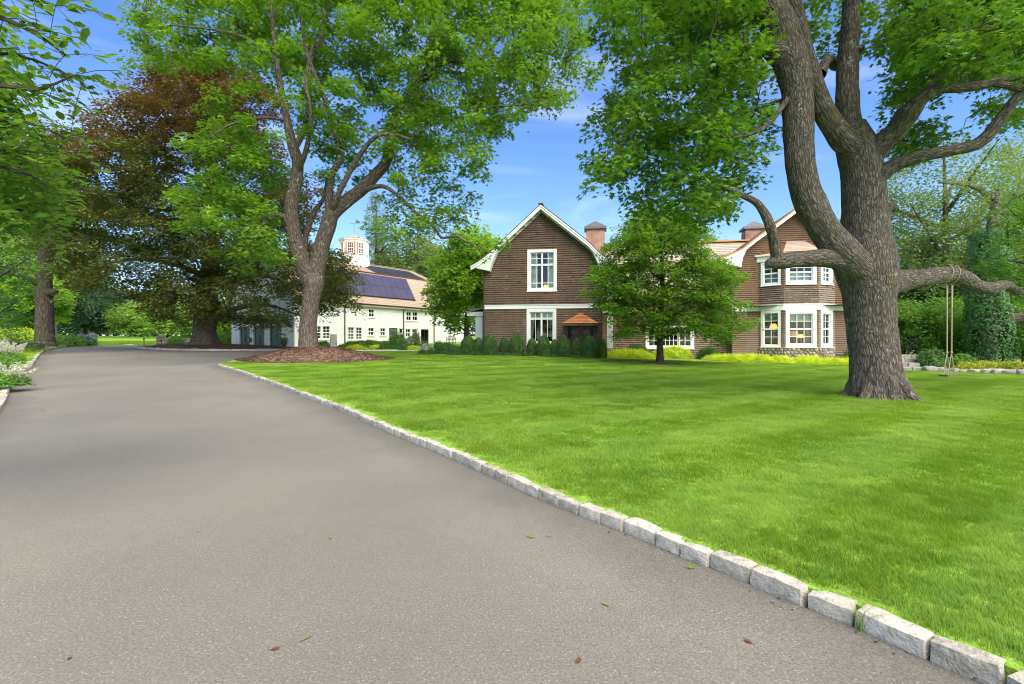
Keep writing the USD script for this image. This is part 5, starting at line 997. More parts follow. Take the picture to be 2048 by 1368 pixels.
for i_, rows_ in enumerate([[(1500, -60, 30, 12.1), (1440, -60, 20, 12.6), (1380, -20, 12, 13), (1355, 30, 8, 13.3), (1345, 90, 5, 13.4), (1340, 120, 3, 13.5)], [(1400, -40, 12, 12.9), (1330, 0, 8, 13.4), (1310, 60, 5, 13.6), (1300, 110, 3, 13.7)], [(1590, 180, 14, 12.2), (1520, 260, 9, 11.8), (1430, 270, 6, 11.5), (1380, 250, 4, 11.3)], [(1703, -40, 26, 13.1), (1760, -30, 16, 13), (1830, 20, 10, 12.6), (1890, 60, 6, 12.3)]]):
    L_(rows_, 20 + i_, name='branch')
mb_blobs = [(1215, 10, 30, 30), (1260, 40, 80, 55), (1350, 40, 90, 60), (1440, 50, 90, 70), (1500, 110, 55, 60), (1285, 120, 65, 50), (1370, 140, 90, 70), (1450, 180, 80, 70), (1235, 225, 48, 40), (1300, 240, 90, 50), (1390, 260, 90, 60), (1480, 265, 70, 50), (1222, 310, 45, 45), (1300, 330, 90, 50), (1390, 350, 80, 50), (1290, 395, 50, 38), (1440, 405, 65, 40), (1490, 340, 40, 25), (1530, 265, 35, 35), (1555, 170, 30, 50, 0, .7), (1390, 415, 50, 35),
            (1640, 60, 40, 60, 1.5, .8), (1660, 25, 60, 40, 1.5), (1745, 60, 50, 60, 1), (1640, 235, 16, 16, 1, .5), (1790, 110, 70, 60), (1850, 60, 90, 70), (1950, 55, 100, 75), (2035, 60, 80, 80), (1900, 125, 90, 40), (1830, 165, 60, 35), (1775, 190, 25, 30, 0, .6), (1800, 265, 45, 25, 0, .6), (1815, 300, 50, 22, .5, .9), (1860, 265, 35, 22, .5, .8), (2000, 205, 60, 22, -.3, .7), (2080, 150, 60, 70), (1600, -30, 200, 40), (1900, -50, 250, 50), (1350, -50, 200, 50), (1600, -130, 300, 60, 0, .5), (2120, 0, 70, 80), (1560, 300, 10, 30, 0, .5), (1590, 15, 25, 20, 1.5)]
C = blob_centres(mb_blobs, 12.6, 1.5, .0052, rng); C = np.vstack([C, blob_centres([(1900, 130, 110, 45), (2010, 120, 80, 60), (1840, 160, 60, 40), (1815, 295, 55, 26), (1865, 262, 45, 26), (2020, 210, 60, 30), (1790, 190, 30, 30)], 14.6, .8, .0055, rng)]); C = C[C[:, 2] < 16]; q_ = 1024 + C[:, 0] / C[:, 1] * FPX; r_ = 684 - (C[:, 2] - EYE) / C[:, 1] * FPX
C = C[~(((q_ > 1525) & (q_ < 1785) & (C[:, 1] < 13.7) & (r_ > -40)) | ((q_ > 1785) & (r_ > 130) & (r_ < 345) & (C[:, 1] < 12.5)) | ((q_ > 1480) & (r_ > 330) & (C[:, 1] < 12.7)))]   # the stems stand free of leaves on the near side
# keep sprays out of the line where the photograph shows open sky beside the stems
obj('twigs', twig_net(np.vstack(nodes), C, rng, r0=.03), 'bark_dark', big_maple, kind='stuff')
v, f = sprays(C, rng.uniform(.28, .58, len(C)), 66, .135, T_MAPLE, rng, flat=.26, tilt=.5); obj('crown', (v, f), 'leaf_maple_deep', big_maple)

# ------------------------------------------------------------------ the maple in the mulch mound
rng = np.random.default_rng(32); nodes = []
D = float(MC[1]); Dm = D
left_maple = thing('maple_tree', 'tall bright green maple with two leaning stems growing from the brown mulch mound', 'tree')
x0 = (618 - 1024) / FPX * D; tz = float(mound_z(np.array(x0), np.array(D)))
nodes.append(add_limb('trunk', np.vstack([[[x0, D, tz - .15, .56]], limb_px([(617, 690, 38, D), (616, 655, 33, D), (621, 610, 32, D), (626, 582, 36, D), (629, 565, 39, D), (631, 550, 34, D)])]), left_maple, 'bark_grey', flare=.12, seed=41, res=.06)[:, :3])
LM = lambda rows, seed, name='limb': L_([(x, y, w, Dm + dd) for x, y, w, dd in rows], seed, name, left_maple, 'bark_limb', step=.2, res=.07)
LM([(628, 580, 34, 0), (611, 540, 34, -.1), (595, 500, 31, -.2), (586, 460, 29, -.3), (583, 410, 26, -.5), (596, 335, 23, -.6), (584, 287, 20, -.8), (573, 235, 15, -1), (560, 169, 12, -1.2), (553, 113, 10, -1.4), (545, 40, 8, -1.6), (540, -60, 6, -2)], 42)
LM([(588, 300, 14, -.7), (609, 256, 11, -.6), (619, 194, 11, -.5), (619, 133, 9, -.4), (640, 80, 7, -.3), (660, 0, 5, 0)], 43)
LM([(594, 345, 14, -.6), (612, 300, 10, -1.4), (622, 230, 8, -2), (612, 160, 6, -2.4), (625, 90, 5, -2.6)], 44)
LM([(583, 470, 12, -.3), (563, 430, 9, -.8), (530, 445, 7, -1.4), (505, 470, 6, -1.8), (484, 500, 4, -2.2)], 45, 'branch')
LM([(605, 520, 16, .2), (612, 470, 12, .9), (628, 425, 10, 1.4), (648, 395, 8, 1.9), (655, 350, 6, 2.2)], 46)
LM([(630, 570, 34, 0), (634, 535, 33, .1), (644, 491, 31, .2), (655, 455, 31, .2), (663, 430, 30, .2), (690, 404, 26, .4), (719, 383, 25, .5), (750, 351, 23, .7), (773, 322, 21, .9), (779, 285, 19, 1.1), (787, 242, 18, 1.3), (805, 203, 15, 1.4), (824, 176, 12, 1.5), (851, 160, 11, 1.6), (890, 145, 8, 1.7), (950, 150, 5, 1.9)], 47)
LM([(660, 440, 20, .2), (658, 405, 16, 0), (664, 350, 13, -.3), (681, 317, 12, -.5), (670, 266, 11, -.7), (658, 225, 10, -.9), (640, 174, 9, -1), (615, 110, 7, -1.2), (600, 30, 5, -1.4)], 48)
LM([(664, 425, 18, .2), (672, 400, 12, -.4), (695, 352, 11, -.8), (723, 305, 10, -1.2), (750, 275, 8, -1.5), (781, 268, 6, -1.8), (824, 279, 4, -2.2)], 49)
LM([(800, 215, 13, 1.4), (848, 145, 10, 1), (875, 98, 9, .8), (898, 70, 8, .6), (892, 23, 7, .4), (898, -40, 5, .2)], 50)
LM([(848, 148, 9, 1), (880, 130, 8, .7), (914, 121, 8, .4), (949, 127, 7, .1), (988, 90, 6, -.3), (1019, 43, 5, -.6), (1040, 0, 4, -.8)], 51)
LM([(715, 388, 14, .5), (745, 375, 10, 0), (773, 375, 8, -.6), (812, 406, 7, -1), (840, 434, 6.5, -1.3), (867, 453, 6, -1.5), (883, 475, 5.5, -1.6), (914, 473, 5, -1.7), (961, 500, 3, -1.8), (985, 505, 2, -1.9)], 52)
LM([(775, 290, 10, 1), (830, 250, 7, .2), (900, 240, 6, -.5), (970, 215, 5, -1), (1040, 210, 4, -1.4), (1110, 190, 3, -1.6)], 53, 'branch')
LM([(553, 120, 7, -1.4), (500, 80, 5, -2), (430, 60, 4, -2.4), (340, 50, 3, -2.6)], 54, 'branch'); LM([(573, 240, 8, -1), (520, 235, 5, -1.8), (460, 250, 4, -2.2), (400, 290, 3, -2.5)], 55, 'branch')
lm_blobs = [(318, 45, 62, 58), (420, 40, 90, 60), (330, 112, 62, 30), (425, 120, 65, 38), (515, 60, 75, 75), (600, 50, 80, 80), (700, 60, 90, 80), (800, 50, 100, 70), (900, 50, 100, 80), (1000, 60, 100, 80), (1090, 80, 80, 85), (1150, 110, 50, 65, 0, .5), (1130, 10, 40, 40, 0, .6), (555, 150, 75, 55, 0, .8), (700, 160, 95, 65), (800, 170, 80, 60, 0, .8), (900, 180, 100, 70), (1000, 180, 95, 62), (1080, 170, 60, 60), (1000, 238, 60, 30, 0, .8), (430, 205, 55, 20, 0, .8), (470, 255, 60, 35, -1), (440, 300, 80, 42, -1), (530, 320, 65, 60), (640, 240, 75, 55, 0, .8), (720, 270, 70, 60), (800, 280, 80, 65, 0, .8), (875, 270, 75, 60), (935, 262, 45, 45), (915, 330, 55, 45), (845, 350, 55, 35, 0, .8), (905, 395, 50, 30), (700, 330, 55, 40, 1, .6), (640, 330, 40, 40, 1, .5), (430, 380, 75, 45, -1), (405, 435, 50, 32, -1), (495, 420, 75, 65, -1), (480, 490, 66, 48, -1), (545, 470, 38, 60, 0, .9), (800, 440, 60, 36, -1), (865, 425, 50, 32, -1), (915, 440, 26, 20, -1), (790, 400, 40, 22, -1, .8), (960, 500, 25, 12, -1.6, .9), (990, 490, 15, 10, -1.6, .8),
            (500, -40, 250, 50), (850, -40, 250, 50), (700, -130, 400, 60, 0, .55), (1060, 20, 50, 40)]
C = blob_centres(lm_blobs, Dm + .9, 2.0, .0052, rng, inside_buildings); C = C[(C[:, 2] < 27)]
obj('twigs', twig_net(np.vstack(nodes), C, rng, r0=.05, sag=.08), 'bark_dark', left_maple, kind='stuff')
v, f = sprays(C, rng.uniform(.48, .95, len(C)), 96, .235, T_STAR, rng, flat=.26, tilt=.45); obj('crown', (v, f), 'leaf_maple_light', left_maple)

# ------------------------------------------------------------------ copper beech on the island
rng = np.random.default_rng(33); nodes = []
Db = float(BEECH[1]); beech = thing('copper_beech', 'giant copper beech with brown and olive leaves on the dark mulch island', 'tree')
bz = float(isl_z(*BEECH)); bx = BEECH[0]
nodes.append(add_limb('trunk', np.array([[bx, Db, bz - .2, 1.15], [bx, Db, bz + .5, .92], [bx - .05, Db, bz + 1.3, .85], [bx + .1, Db, bz + 2.4, .95], [bx + .2, Db, bz + 4.5, .8], [bx + .6, Db, bz + 8, .6], [bx + 1.0, Db, bz + 13, .42], [bx + .6, Db, bz + 18, .25], [bx + 1, Db, bz + 24, .08]]), beech, 'bark_grey', flare=.45, seed=61, res=.1, step=.25)[:, :3])
for i_ in range(18):
    a = i_ * 2.4; h = 1.8 + i_ * .95; Lr = 10.5 - abs(h - 7) * .5; q = np.array([np.cos(a), np.sin(a) * .62, 0]); b0 = np.array([bx + .2 + h * .04, Db, bz + h])
    rows_ = np.array([np.r_[b0, .38 - h * .014], np.r_[b0 + q * Lr * .3 + [0, 0, 1.2], .26 - h * .008], np.r_[b0 + q * Lr * .65 + [0, 0, 1.5], .15], np.r_[b0 + q * Lr + [0, 0, .6], .05]]); nodes.append(add_limb('limb', rows_, beech, 'bark_grey', seed=62 + i_, step=.5, res=.12)[:, :3])
bb = [(170, 275, 80, 50), (125, 300, 60, 40), (280, 245, 90, 60), (380, 190, 85, 70), (440, 160, 70, 55), (350, 150, 60, 35), (300, 190, 60, 30), (500, 215, 60, 60), (400, 120, 50, 25), (120, 375, 75, 60), (230, 350, 110, 80), (350, 330, 110, 90), (470, 330, 90, 90), (100, 440, 55, 45), (200, 450, 110, 70), (320, 450, 120, 70), (440, 450, 110, 80), (560, 450, 80, 80), (180, 530, 70, 42), (280, 540, 100, 50), (400, 540, 110, 55), (520, 540, 100, 55), (620, 540, 80, 50), (672, 560, 38, 36), (680, 600, 30, 24), (640, 600, 40, 34), (300, 590, 70, 22), (370, 605, 70, 35), (450, 610, 90, 36), (560, 615, 80, 30), (360, 630, 40, 12), (600, 400, 60, 60), (655, 510, 26, 24, -2), (480, 638, 60, 10, 0, .8), (420, 250, 100, 60), (690, 575, 24, 16, -2)]
C = blob_centres(bb, Db - .8, 3.4, .0080, rng, inside_buildings); C = C[~((C[:, 1] > Db + 1.0) & (C[:, 0] > bx + 2.5) & (C[:, 2] < 10))]
obj('twigs', twig_net(np.vstack(nodes), C, rng, r0=.06, sag=.05), 'bark_dark', beech, kind='stuff')
hi = C[:, 2] + rng.normal(0, 2.2, len(C)) + .12 * (C[:, 0] - bx) > 15.5
for q_, m_ in ((C[~hi], 'leaf_beech'), (C[hi], 'leaf_beech_top')): v, f = sprays(q_, rng.uniform(.75, 1.45, len(q_)), 165, .25, T_KITE, rng, flat=.2, tilt=.45, droop=.45); obj('crown', (v, f), m_, beech)

# ------------------------------------------------------------------ small layered tree in front of the house
rng = np.random.default_rng(34); nodes = []
dog = thing('dogwood_tree', 'small round dark green tree standing on the lawn in front of the house', 'tree')
sx0, sy0 = SM; sz = float(lawn_z(sx0, sy0))
nodes.append(add_limb('trunk', np.array([[sx0, sy0, sz - .1, .23], [sx0 + .02, sy0, sz + .3, .19], [sx0, sy0, sz + .9, .17], [sx0 + .02, sy0, sz + 1.7, .18], [sx0 + .1, sy0, sz + 3, .13], [sx0 + .15, sy0, sz + 5, .08], [sx0, sy0, sz + 7.8, .02]]), dog, 'bark_dark', seed=71, flare=.2, res=.05)[:, :3])
for i_ in range(22):
    a = i_ * 2.39996; h = 1.3 + i_ * .27; Lr = max(.8, 4.3 - max(0, h - 2.2) * .55) * rng.uniform(.8, 1.05); q = np.array([np.cos(a), np.sin(a) * .8, 0]); b0 = np.array([sx0 + .05, sy0, sz + h])
    nodes.append(add_limb('limb', np.array([np.r_[b0, .075], np.r_[b0 + q * Lr * .35 + [0, 0, .55], .05], np.r_[b0 + q * Lr * .7 + [0, 0, .75], .03], np.r_[b0 + q * Lr + [0, 0, .55], .012]]), dog, 'bark_dark', seed=72 + i_, step=.3, res=.05, nmin=5)[:, :3])
db = [(1325, 435, 55, 25), (1320, 470, 90, 35), (1310, 510, 110, 40), (1330, 555, 130, 40), (1240, 560, 60, 30), (1215, 600, 70, 25), (1410, 560, 70, 35), (1190, 560, 18, 8, 0, .6), (1430, 530, 35, 22), (1465, 552, 25, 14), (1320, 605, 140, 35), (1260, 640, 80, 28), (1370, 645, 80, 26), (1450, 610, 45, 25), (1205, 625, 24, 16, 0, .7), (1430, 650, 55, 20), (1235, 660, 36, 12, 0, .8), (1475, 645, 28, 14), (1390, 470, 35, 25), (1265, 500, 45, 30), (1495, 640, 18, 8), (1300, 660, 60, 10, 0, .8), (1215, 535, 28, 18), (1445, 672, 30, 10, 0, .8)]
C = blob_centres(db, sy0 - .2, 1.35, .030, rng, inside_buildings); q_ = 1024 + C[:, 0] / C[:, 1] * FPX; r_ = 684 - (C[:, 2] - EYE) / C[:, 1] * FPX; C = C[~(((q_ < 1222) & (r_ > 618)) | ((q_ < 1196) & (r_ > 588)))]
obj('twigs', twig_net(np.vstack(nodes), C, rng, r0=.02), 'bark_dark', dog, kind='stuff')
v, f = sprays(C, rng.uniform(.34, .66, len(C)), 62, .15, T_KITE, rng, flat=.16, tilt=.38, droop=.35); obj('crown', (v, f), 'leaf_dogwood', dog)

# ------------------------------------------------------------------ branch of a near tree hanging in at the top left: every leaf a part
rng = np.random.default_rng(35)
near = thing('overhanging_tree', 'near tree at the top left corner whose leafy boughs with oval leaves hang into view', 'tree')
add_limb('trunk', np.array([[-7.2, 3.3, -.1, .3], [-7.1, 3.3, 1, .24], [-6.9, 3.4, 3, .2], [-6.5, 3.6, 5, .13], [-6.0, 3.9, 7.5, .06]]), near, 'bark_grey', seed=81, flare=.3)
Dn = 3.9; boughs = []
for i_, rows_ in enumerate([[(-560, 60, 50, 3.6), (-250, 20, 30, 3.7), (-60, 20, 14, 3.8), (60, 60, 7, 3.9), (130, 110, 4, 4)], [(-400, 300, 40, 3.6), (-180, 210, 20, 3.8), (-20, 170, 9, 3.9), (70, 180, 6, 4.0), (150, 150, 3, 4.1)], [(-400, 300, 36, 3.8), (-150, 280, 18, 3.9), (0, 240, 9, 4.0), (70, 250, 6, 4.1), (140, 280, 3, 4.2)], [(-420, 330, 34, 4.2), (-160, 340, 16, 4.3), (-10, 330, 8, 4.4), (60, 350, 5, 4.5), (120, 390, 3, 4.6)], [(-200, 200, 16, 3.9), (-40, 110, 8, 4), (70, 120, 5, 4.1), (165, 165, 3, 4.2)], [(-240, 360, 14, 4.6), (-60, 400, 8, 4.8), (40, 420, 5, 5), (110, 455, 3, 5.1)], [(-60, 20, 8, 3.8), (20, -5, 5, 3.9), (110, 10, 3, 4.0)], [(-60, 300, 8, 4.2), (30, 300, 5, 4.3), (110, 310, 3, 4.3)]]):
    boughs.append(add_limb('branch', limb_px(rows_), near, 'bark_dark', seed=82 + i_, step=.15, res=.03, nmin=5, rough=.01))
P_, H_ = [], []; tw = MB()
for s in boughs:
    for k_ in range(0, len(s)):
        if s[k_, 0] / s[k_, 1] < -1.12: continue
        for q in range(4):
            d = rng.normal(0, 1, 3) * [1, .8, .5] + [.5, 0, -.25]; d = unit(d); L = rng.uniform(.12, .42); a = s[k_, :3]; b = a + d * L; tw.tube(np.array([a, (a + b) / 2 + [0, 0, .02], b]), .003, 3, cap=False)
            for w_ in np.linspace(.25, 1, max(2, int(L / .055))):
                sd = unit(np.cross(d, (0, 0, 1))) * rng.choice([-1, 1]); P_.append(a + d * L * w_ + rng.normal(0, .01, 3)); H_.append(d * .8 + sd * .8 + [0, 0, -.35])
obj('twigs', tw, 'bark_dark', near, kind='stuff')
P_, H_ = np.array(P_), np.array(H_); n = len(P_); nn = np.column_stack([rng.normal(0, .35, n), rng.normal(0, .35, n) - .15, np.ones(n)]); S = rng.uniform(.06, .11, n)
ip = np.argsort(np.abs((P_[:, 0] / P_[:, 1] + .97)) + .3 * (P_[:, 1] - 3.9).clip(0)); keep, rest = ip[:300], ip[300:]
for i_ in keep:
    v, f = leaf_mesh(P_[i_:i_ + 1], nn[i_:i_ + 1], S[i_:i_ + 1], T_OVAL, rng, H_[i_:i_ + 1]); obj('leaf', (v, f), 'leaf_near', near, smooth=True)
if len(rest): obj('leaves', leaf_mesh(P_[rest], nn[rest], S[rest], T_OVAL, rng, H_[rest]), 'leaf_near', near, kind='stuff')
C = blob_centres([(25, 330, 60, 60), (20, 260, 50, 50), (40, 420, 60, 50), (10, 180, 40, 60), (60, 380, 50, 30), (-80, 100, 90, 120), (-80, 300, 90, 140)], 5.2, .4, .0075, rng)
v, f = sprays(C, .27, 24, .095, T_OVAL, rng, flat=.3, tilt=.45); obj('inner_leaves', (v, f), 'leaf_near', near, kind='stuff')

# ------------------------------------------------------------------ trees further off: a few kinds, built once and set out one by one
def crown_points(h0, h1, rx, ry, n, rng, lobes=7, gap=.25):
    """spray centres of a free-standing crown: lobes of an uneven ellipsoid"""
    H = (h1 - h0) / 2; L = nrm(rng.normal(size=(lobes * 3, 3))); L = L * np.array([rx, ry, H]) * rng.uniform(.42, .7, (len(L), 1)); L[:, 2] += (h0 + h1) / 2
    i = rng.integers(0, len(L), n); d = nrm(rng.normal(size=(n, 3))); rr = rng.uniform(.55, 1, n) ** .5 * rng.uniform(.9, 1.1, n); sz = rng.uniform(.30, .52, len(L))[i]
    return L[i] + d * (rr * sz)[:, None] * np.array([rx, ry, H * .8])
def make_tree(name, label, cat, loc, h, w, bare, leafm, tmpl, lsize, nspray, per, barkm, seed, R=(.6, 1.1), group=None, conifer=False, limbs=6):
    rng = np.random.default_rng(seed); t = thing(name, label, cat, loc, group); o = np.array(loc, float); nd = []
    nd.append(add_limb('trunk', np.array([np.r_[o + [0, 0, -.3], h * .028], np.r_[o + [0, 0, h * .06], h * .021], np.r_[o + [.1, 0, h * .4], h * .014], np.r_[o + [0, .1, h * .93], h * .003]]), t, barkm, seed=seed, step=.5, res=.2, flare=.2)[:, :3])
    if conifer:
        C = []
        for z in np.linspace(bare, h * .97, int(h * 1.1)):
            rr = w * (1 - (z - bare) / (h - bare)) ** .8 + .25; k_ = max(4, int(rr * 4))
            for a in rng.uniform(0, 6.28, k_): q = rng.uniform(.3, 1); C.append([np.cos(a) * rr * q, np.sin(a) * rr * q, z - .35 * rr * q * .5 + rng.normal(0, .2)])
        C = np.array(C) + o
    else: C = crown_points(bare, h, w, w, nspray, rng) + o
    for i_ in range(limbs):
        a = i_ * 2.4 + seed; z = bare * .8 + (h * .75 - bare * .8) * i_ / max(1, limbs); L = w * .75; b0 = o + [0, 0, z]; q = np.array([np.cos(a), np.sin(a), .7])
        nd.append(add_limb('limb', np.array([np.r_[b0, h * .009], np.r_[b0 + q * L * .5, h * .006], np.r_[b0 + q * L, h * .002]]), t, barkm, seed=seed + i_, step=.6, res=.2, nmin=5)[:, :3])
    v, f = sprays(C, rng.uniform(*R, len(C)), per, lsize, tmpl, rng, flat=.35, tilt=.6, droop=.3); obj('crown', (v, f), leafm, t)
    return t
GT = lambda px, Y: GY(px, Y)
t_mid = make_tree('broadleaf_tree', 'bright green tree between the barn and the house gable', 'tree', GT(932, 44.5), 11.6, 3.6, .2, 'leaf_bright', T_KITE, .30, 620, 42, 'bark_grey', 101, R=(.4, .8))
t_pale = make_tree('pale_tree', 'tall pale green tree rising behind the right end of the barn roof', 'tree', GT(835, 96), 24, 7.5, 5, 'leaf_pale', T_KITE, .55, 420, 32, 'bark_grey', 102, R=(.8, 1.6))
t_pine = make_tree('pine_tree', 'thin topped pine beside the barn cupola', 'tree', GT(752, 92), 27, 4.0, 6, 'leaf_pale', T_NEEDLE, .75, 300, 30, 'bark_dark', 103, R=(.6, 1.2), conifer=True)
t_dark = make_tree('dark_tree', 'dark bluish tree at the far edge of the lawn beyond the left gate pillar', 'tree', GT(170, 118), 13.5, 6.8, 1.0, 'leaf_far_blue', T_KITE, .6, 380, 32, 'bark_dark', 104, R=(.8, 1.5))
t_low = make_tree('low_tree', 'low spreading light green tree between the two stone gate pillars', 'tree', GT(283, 104), 8.6, 6.0, .3, 'leaf_far_light', T_KITE, .5, 360, 30, 'bark_dark', 105, R=(.7, 1.3))
def put(src, px, Y, sc, rz, label, dz=0.0):
    p = GY(px, Y); p[2] += dz; s = sc if np.ndim(sc) else (sc, sc, sc); return copy_of(src, p, rz, s, label)
put(t_pale, 795, 104, (.95, .95, .88), 70, 'pale green tree just right of the cupola behind the barn ridge')
put(t_pale, 905, 84, (.9, .9, .74), 140, 'pale green tree low behind the barn end and the porch')
put(t_pale, 1300, 72, (.85, .85, .95), 200, 'pale feathery tree behind the house beside the first chimney')
put(t_pine, 1345, 80, (1.5, 1.5, .85), 20, 'pale pine top behind the small tree above the main roof')
put(t_mid, 1440, 62, (1.5, 1.5, 1.28), 60, 'bright green tree behind the main roof left of the second chimney')
put(t_mid, 1248, 66, (1.3, 1.3, 1.2), 160, 'green tree behind the roof just right of the front gable')
put(t_mid, 990, 56, (1.1, 1.1, 1.05), 210, 'leafy green tree touching the left eave of the front gable')
put(t_dark, 232, 128, (1.05, 1.05, .95), 120, 'dark bluish tree right behind the lawn gap between the gate pillars')
put(t_dark, 110, 105, (1.1, 1.1, 1.25), 220, 'dark bluish tree directly behind the oak trunk')
put(t_dark, 30, 92, (1.3, 1.3, 1.5), 20, 'dark tree mass at the far left edge behind the hemlock')
put(t_low, 335, 92, (1.0, 1.0, .95), 90, 'light green bushy tree behind the right gate pillar')
put(t_low, 405, 80, (1.0, 1.0, .85), 200, 'light green bushy tree seen on both sides of the beech trunk')
put(t_low, 452, 74, (.8, .8, .75), 300, 'light green bush between the beech trunk and the garage')
put(t_pale, 105, 84, (1.15, 1.15, 1.42), 30, 'very tall pale tree behind the left side of the copper beech')
put(t_pale, 20, 74, (1.0, 1.0, 1.05), 100, 'tall pale green tree at the left edge behind the oval leaves')
put(t_pale, 165, 130, (1.2, 1.2, .85), 260, 'hazy pale tree in the distance above the far lawn on the left')
put(t_mid, 330, 125, (1.8, 1.8, 1.0), 200, 'mid green tree in the distance behind the light bushes by the right pillar')
put(t_mid, 60, 66, (1.2, 1.2, .8), 30, 'mid green tree behind the dry stone wall left of the oak')
put(t_dark, 520, 110, (1.6, 1.6, 1.3), 10, 'dark tree far behind the garage end of the barn')
put(t_dark, 1600, 74, (1.5, 1.5, .8), 60, 'dark tree behind the right gable roof')
# right hand background
t_locust = make_tree('locust_tree', 'tall airy light green tree right of the big maple trunk', 'tree', GT(1890, 40), 19, 7.2, 3.0, 'leaf_pale', T_KITE, .24, 800, 40, 'bark_grey', 111, R=(.6, 1.3), limbs=10)
put(t_locust, 2040, 46, (1.1, 1.1, 1.0), 130, 'tall airy light green tree at the right edge behind the ivy trunk')
put(t_locust, 1790, 52, (.8, .8, .75), 220, 'airy light green tree close behind the big maple trunk')
t_layer = make_tree('layered_tree', 'low layered bright green tree behind the swing', 'tree', GT(1868, 33), 4.9, 2.9, .3, 'leaf_mid', T_KITE, .17, 430, 34, 'bark_dark', 112, R=(.3, .62))
put(t_layer, 1808, 35, (1.0, 1.0, 1.0), 80, 'layered green tree behind the garden chairs')
put(t_layer, 1935, 33.5, (1.0, 1.0, .98), 200, 'layered green tree between the swing ropes and the ivy trunk')
put(t_layer, 2045, 29, (1.0, 1.0, .95), 250, 'layered green tree right of the ivy covered trunk')
t_darkr = make_tree('dark_tree', 'dark evergreen mass behind the layered trees above the swing', 'tree', GT(1905, 41), 8.2, 4.0, .3, 'leaf_far_dark', T_KITE, .3, 420, 34, 'bark_dark', 113, R=(.5, .9))
put(t_darkr, 2010, 36, (.9, .9, 1.0), 40, 'dark evergreen mass behind the ivy covered trunk')
put(t_darkr, 1800, 46, (1.0, 1.0, .85), 140, 'dark evergreen mass right behind the big maple trunk')
# ivy covered trunk
rng = np.random.default_rng(36); iv = thing('ivy_covered_trunk', 'tall trunk thickly covered in dark ivy on the right beyond the swing', 'tree')
Di = 28.5; ib = GY(1976, Di); nodes = []
nodes.append(add_limb('trunk', np.array([np.r_[ib + [0, 0, -.2], .52], np.r_[ib + [0, 0, .6], .42], np.r_[ib + [.1, 0, 3], .38], np.r_[PX(1985, 480, Di), .34], np.r_[PX(1990, 420, Di), .24], np.r_[PX(1996, 380, Di), .12]]), iv, 'bark_grey', seed=120, flare=.3)[:, :3])
for i_, rows_ in enumerate([[(1988, 430, 18, Di), (2000, 420, 15, Di), (2015, 425, 14, Di), (2030, 395, 12, Di), (2060, 360, 9, Di)], [(1985, 400, 14, Di), (1960, 380, 9, Di + .5), (1930, 370, 6, Di + 1), (1880, 365, 4, Di + 1.5)], [(1985, 660, 22, Di - .2), (2010, 640, 22, Di - .6), (2040, 636, 21, Di - 1), (2110, 630, 18, Di - 1.6)]]):
    add_limb('limb', limb_px(rows_), iv, 'bark_grey', seed=121 + i_, step=.25, res=.07)
C = blob_centres([(2000, 350, 60, 50), (1950, 390, 50, 30), (2040, 330, 40, 60), (2010, 290, 50, 40), (1900, 365, 40, 20)], Di + .6, 1.2, .006, rng); v, f = sprays(C, rng.uniform(.4, .8, len(C)), 40, .17, T_KITE, rng, flat=.3); obj('crown', (v, f), 'leaf_pale', iv)
n = 12000; z = rng.random(n) ** .8 * 8.0; a = rng.uniform(0, 6.28, n); rr = (.74 + .6 * meshkit.noise(np.stack([np.cos(a) * 2, np.sin(a) * 2, z * .9], -1)) - .015 * z) * rng.uniform(.85, 1.1, n); P_ = np.stack([ib[0] + .03 * z + np.cos(a) * rr, ib[1] + np.sin(a) * rr, ib[2] + .05 + z], 1)
nn = np.stack([np.cos(a), np.sin(a), rng.uniform(.1, .8, n)], 1) + rng.normal(0, .3, (n, 3)); v, f = leaf_mesh(P_, nn, rng.uniform(.09, .17, n), T_STAR, rng, np.tile([0, 0, -1.0], (n, 1)) + rng.normal(0, .4, (n, 3))); obj('ivy', (v, f), 'leaf_ivy', iv)
# bright maple spray at the right edge
rng = np.random.default_rng(37); jm = thing('japanese_maple', 'bright green fine leaved maple whose sprays reach in at the right edge', 'tree')
jb = GY(2190, 17); nodes = [add_limb('trunk', np.array([np.r_[jb + [0, 0, -.1], .2], np.r_[jb + [-.1, 0, 1.2], .16], np.r_[jb + [-.4, 0, 2.8], .12], np.r_[jb + [-1.0, 0, 4.4], .06]]), jm, 'bark_dark', seed=130)[:, :3]]
for i_, (x, y) in enumerate([(2020, 420), (2015, 470), (1990, 515), (2010, 560), (2060, 500)]): nodes.append(add_limb('limb', np.array([np.r_[jb + [-.3, 0, 2.2], .07], np.r_[(jb + [-.3, 0, 2.6] + PX(x, y - 20, 17)) / 2 + [0, 0, .3], .045], np.r_[PX(x, y, 17), .015]]), jm, 'bark_dark', seed=131 + i_, res=.05)[:, :3])
C = blob_centres([(2035, 400, 32, 22), (2020, 440, 35, 22), (2015, 480, 45, 22), (2000, 520, 50, 20), (2025, 550, 45, 18), (2090, 450, 50, 80), (2100, 540, 60, 60), (2030, 585, 30, 14), (2130, 380, 60, 50)], 17, .8, .010, rng)
obj('twigs', twig_net(np.vstack(nodes), C, rng, r0=.02), 'bark_dark', jm, kind='stuff'); v, f = sprays(C, rng.uniform(.28, .5, len(C)), 60, .12, T_STAR, rng, flat=.14, tilt=.35, droop=.5); obj('crown', (v, f), 'leaf_mid', jm)
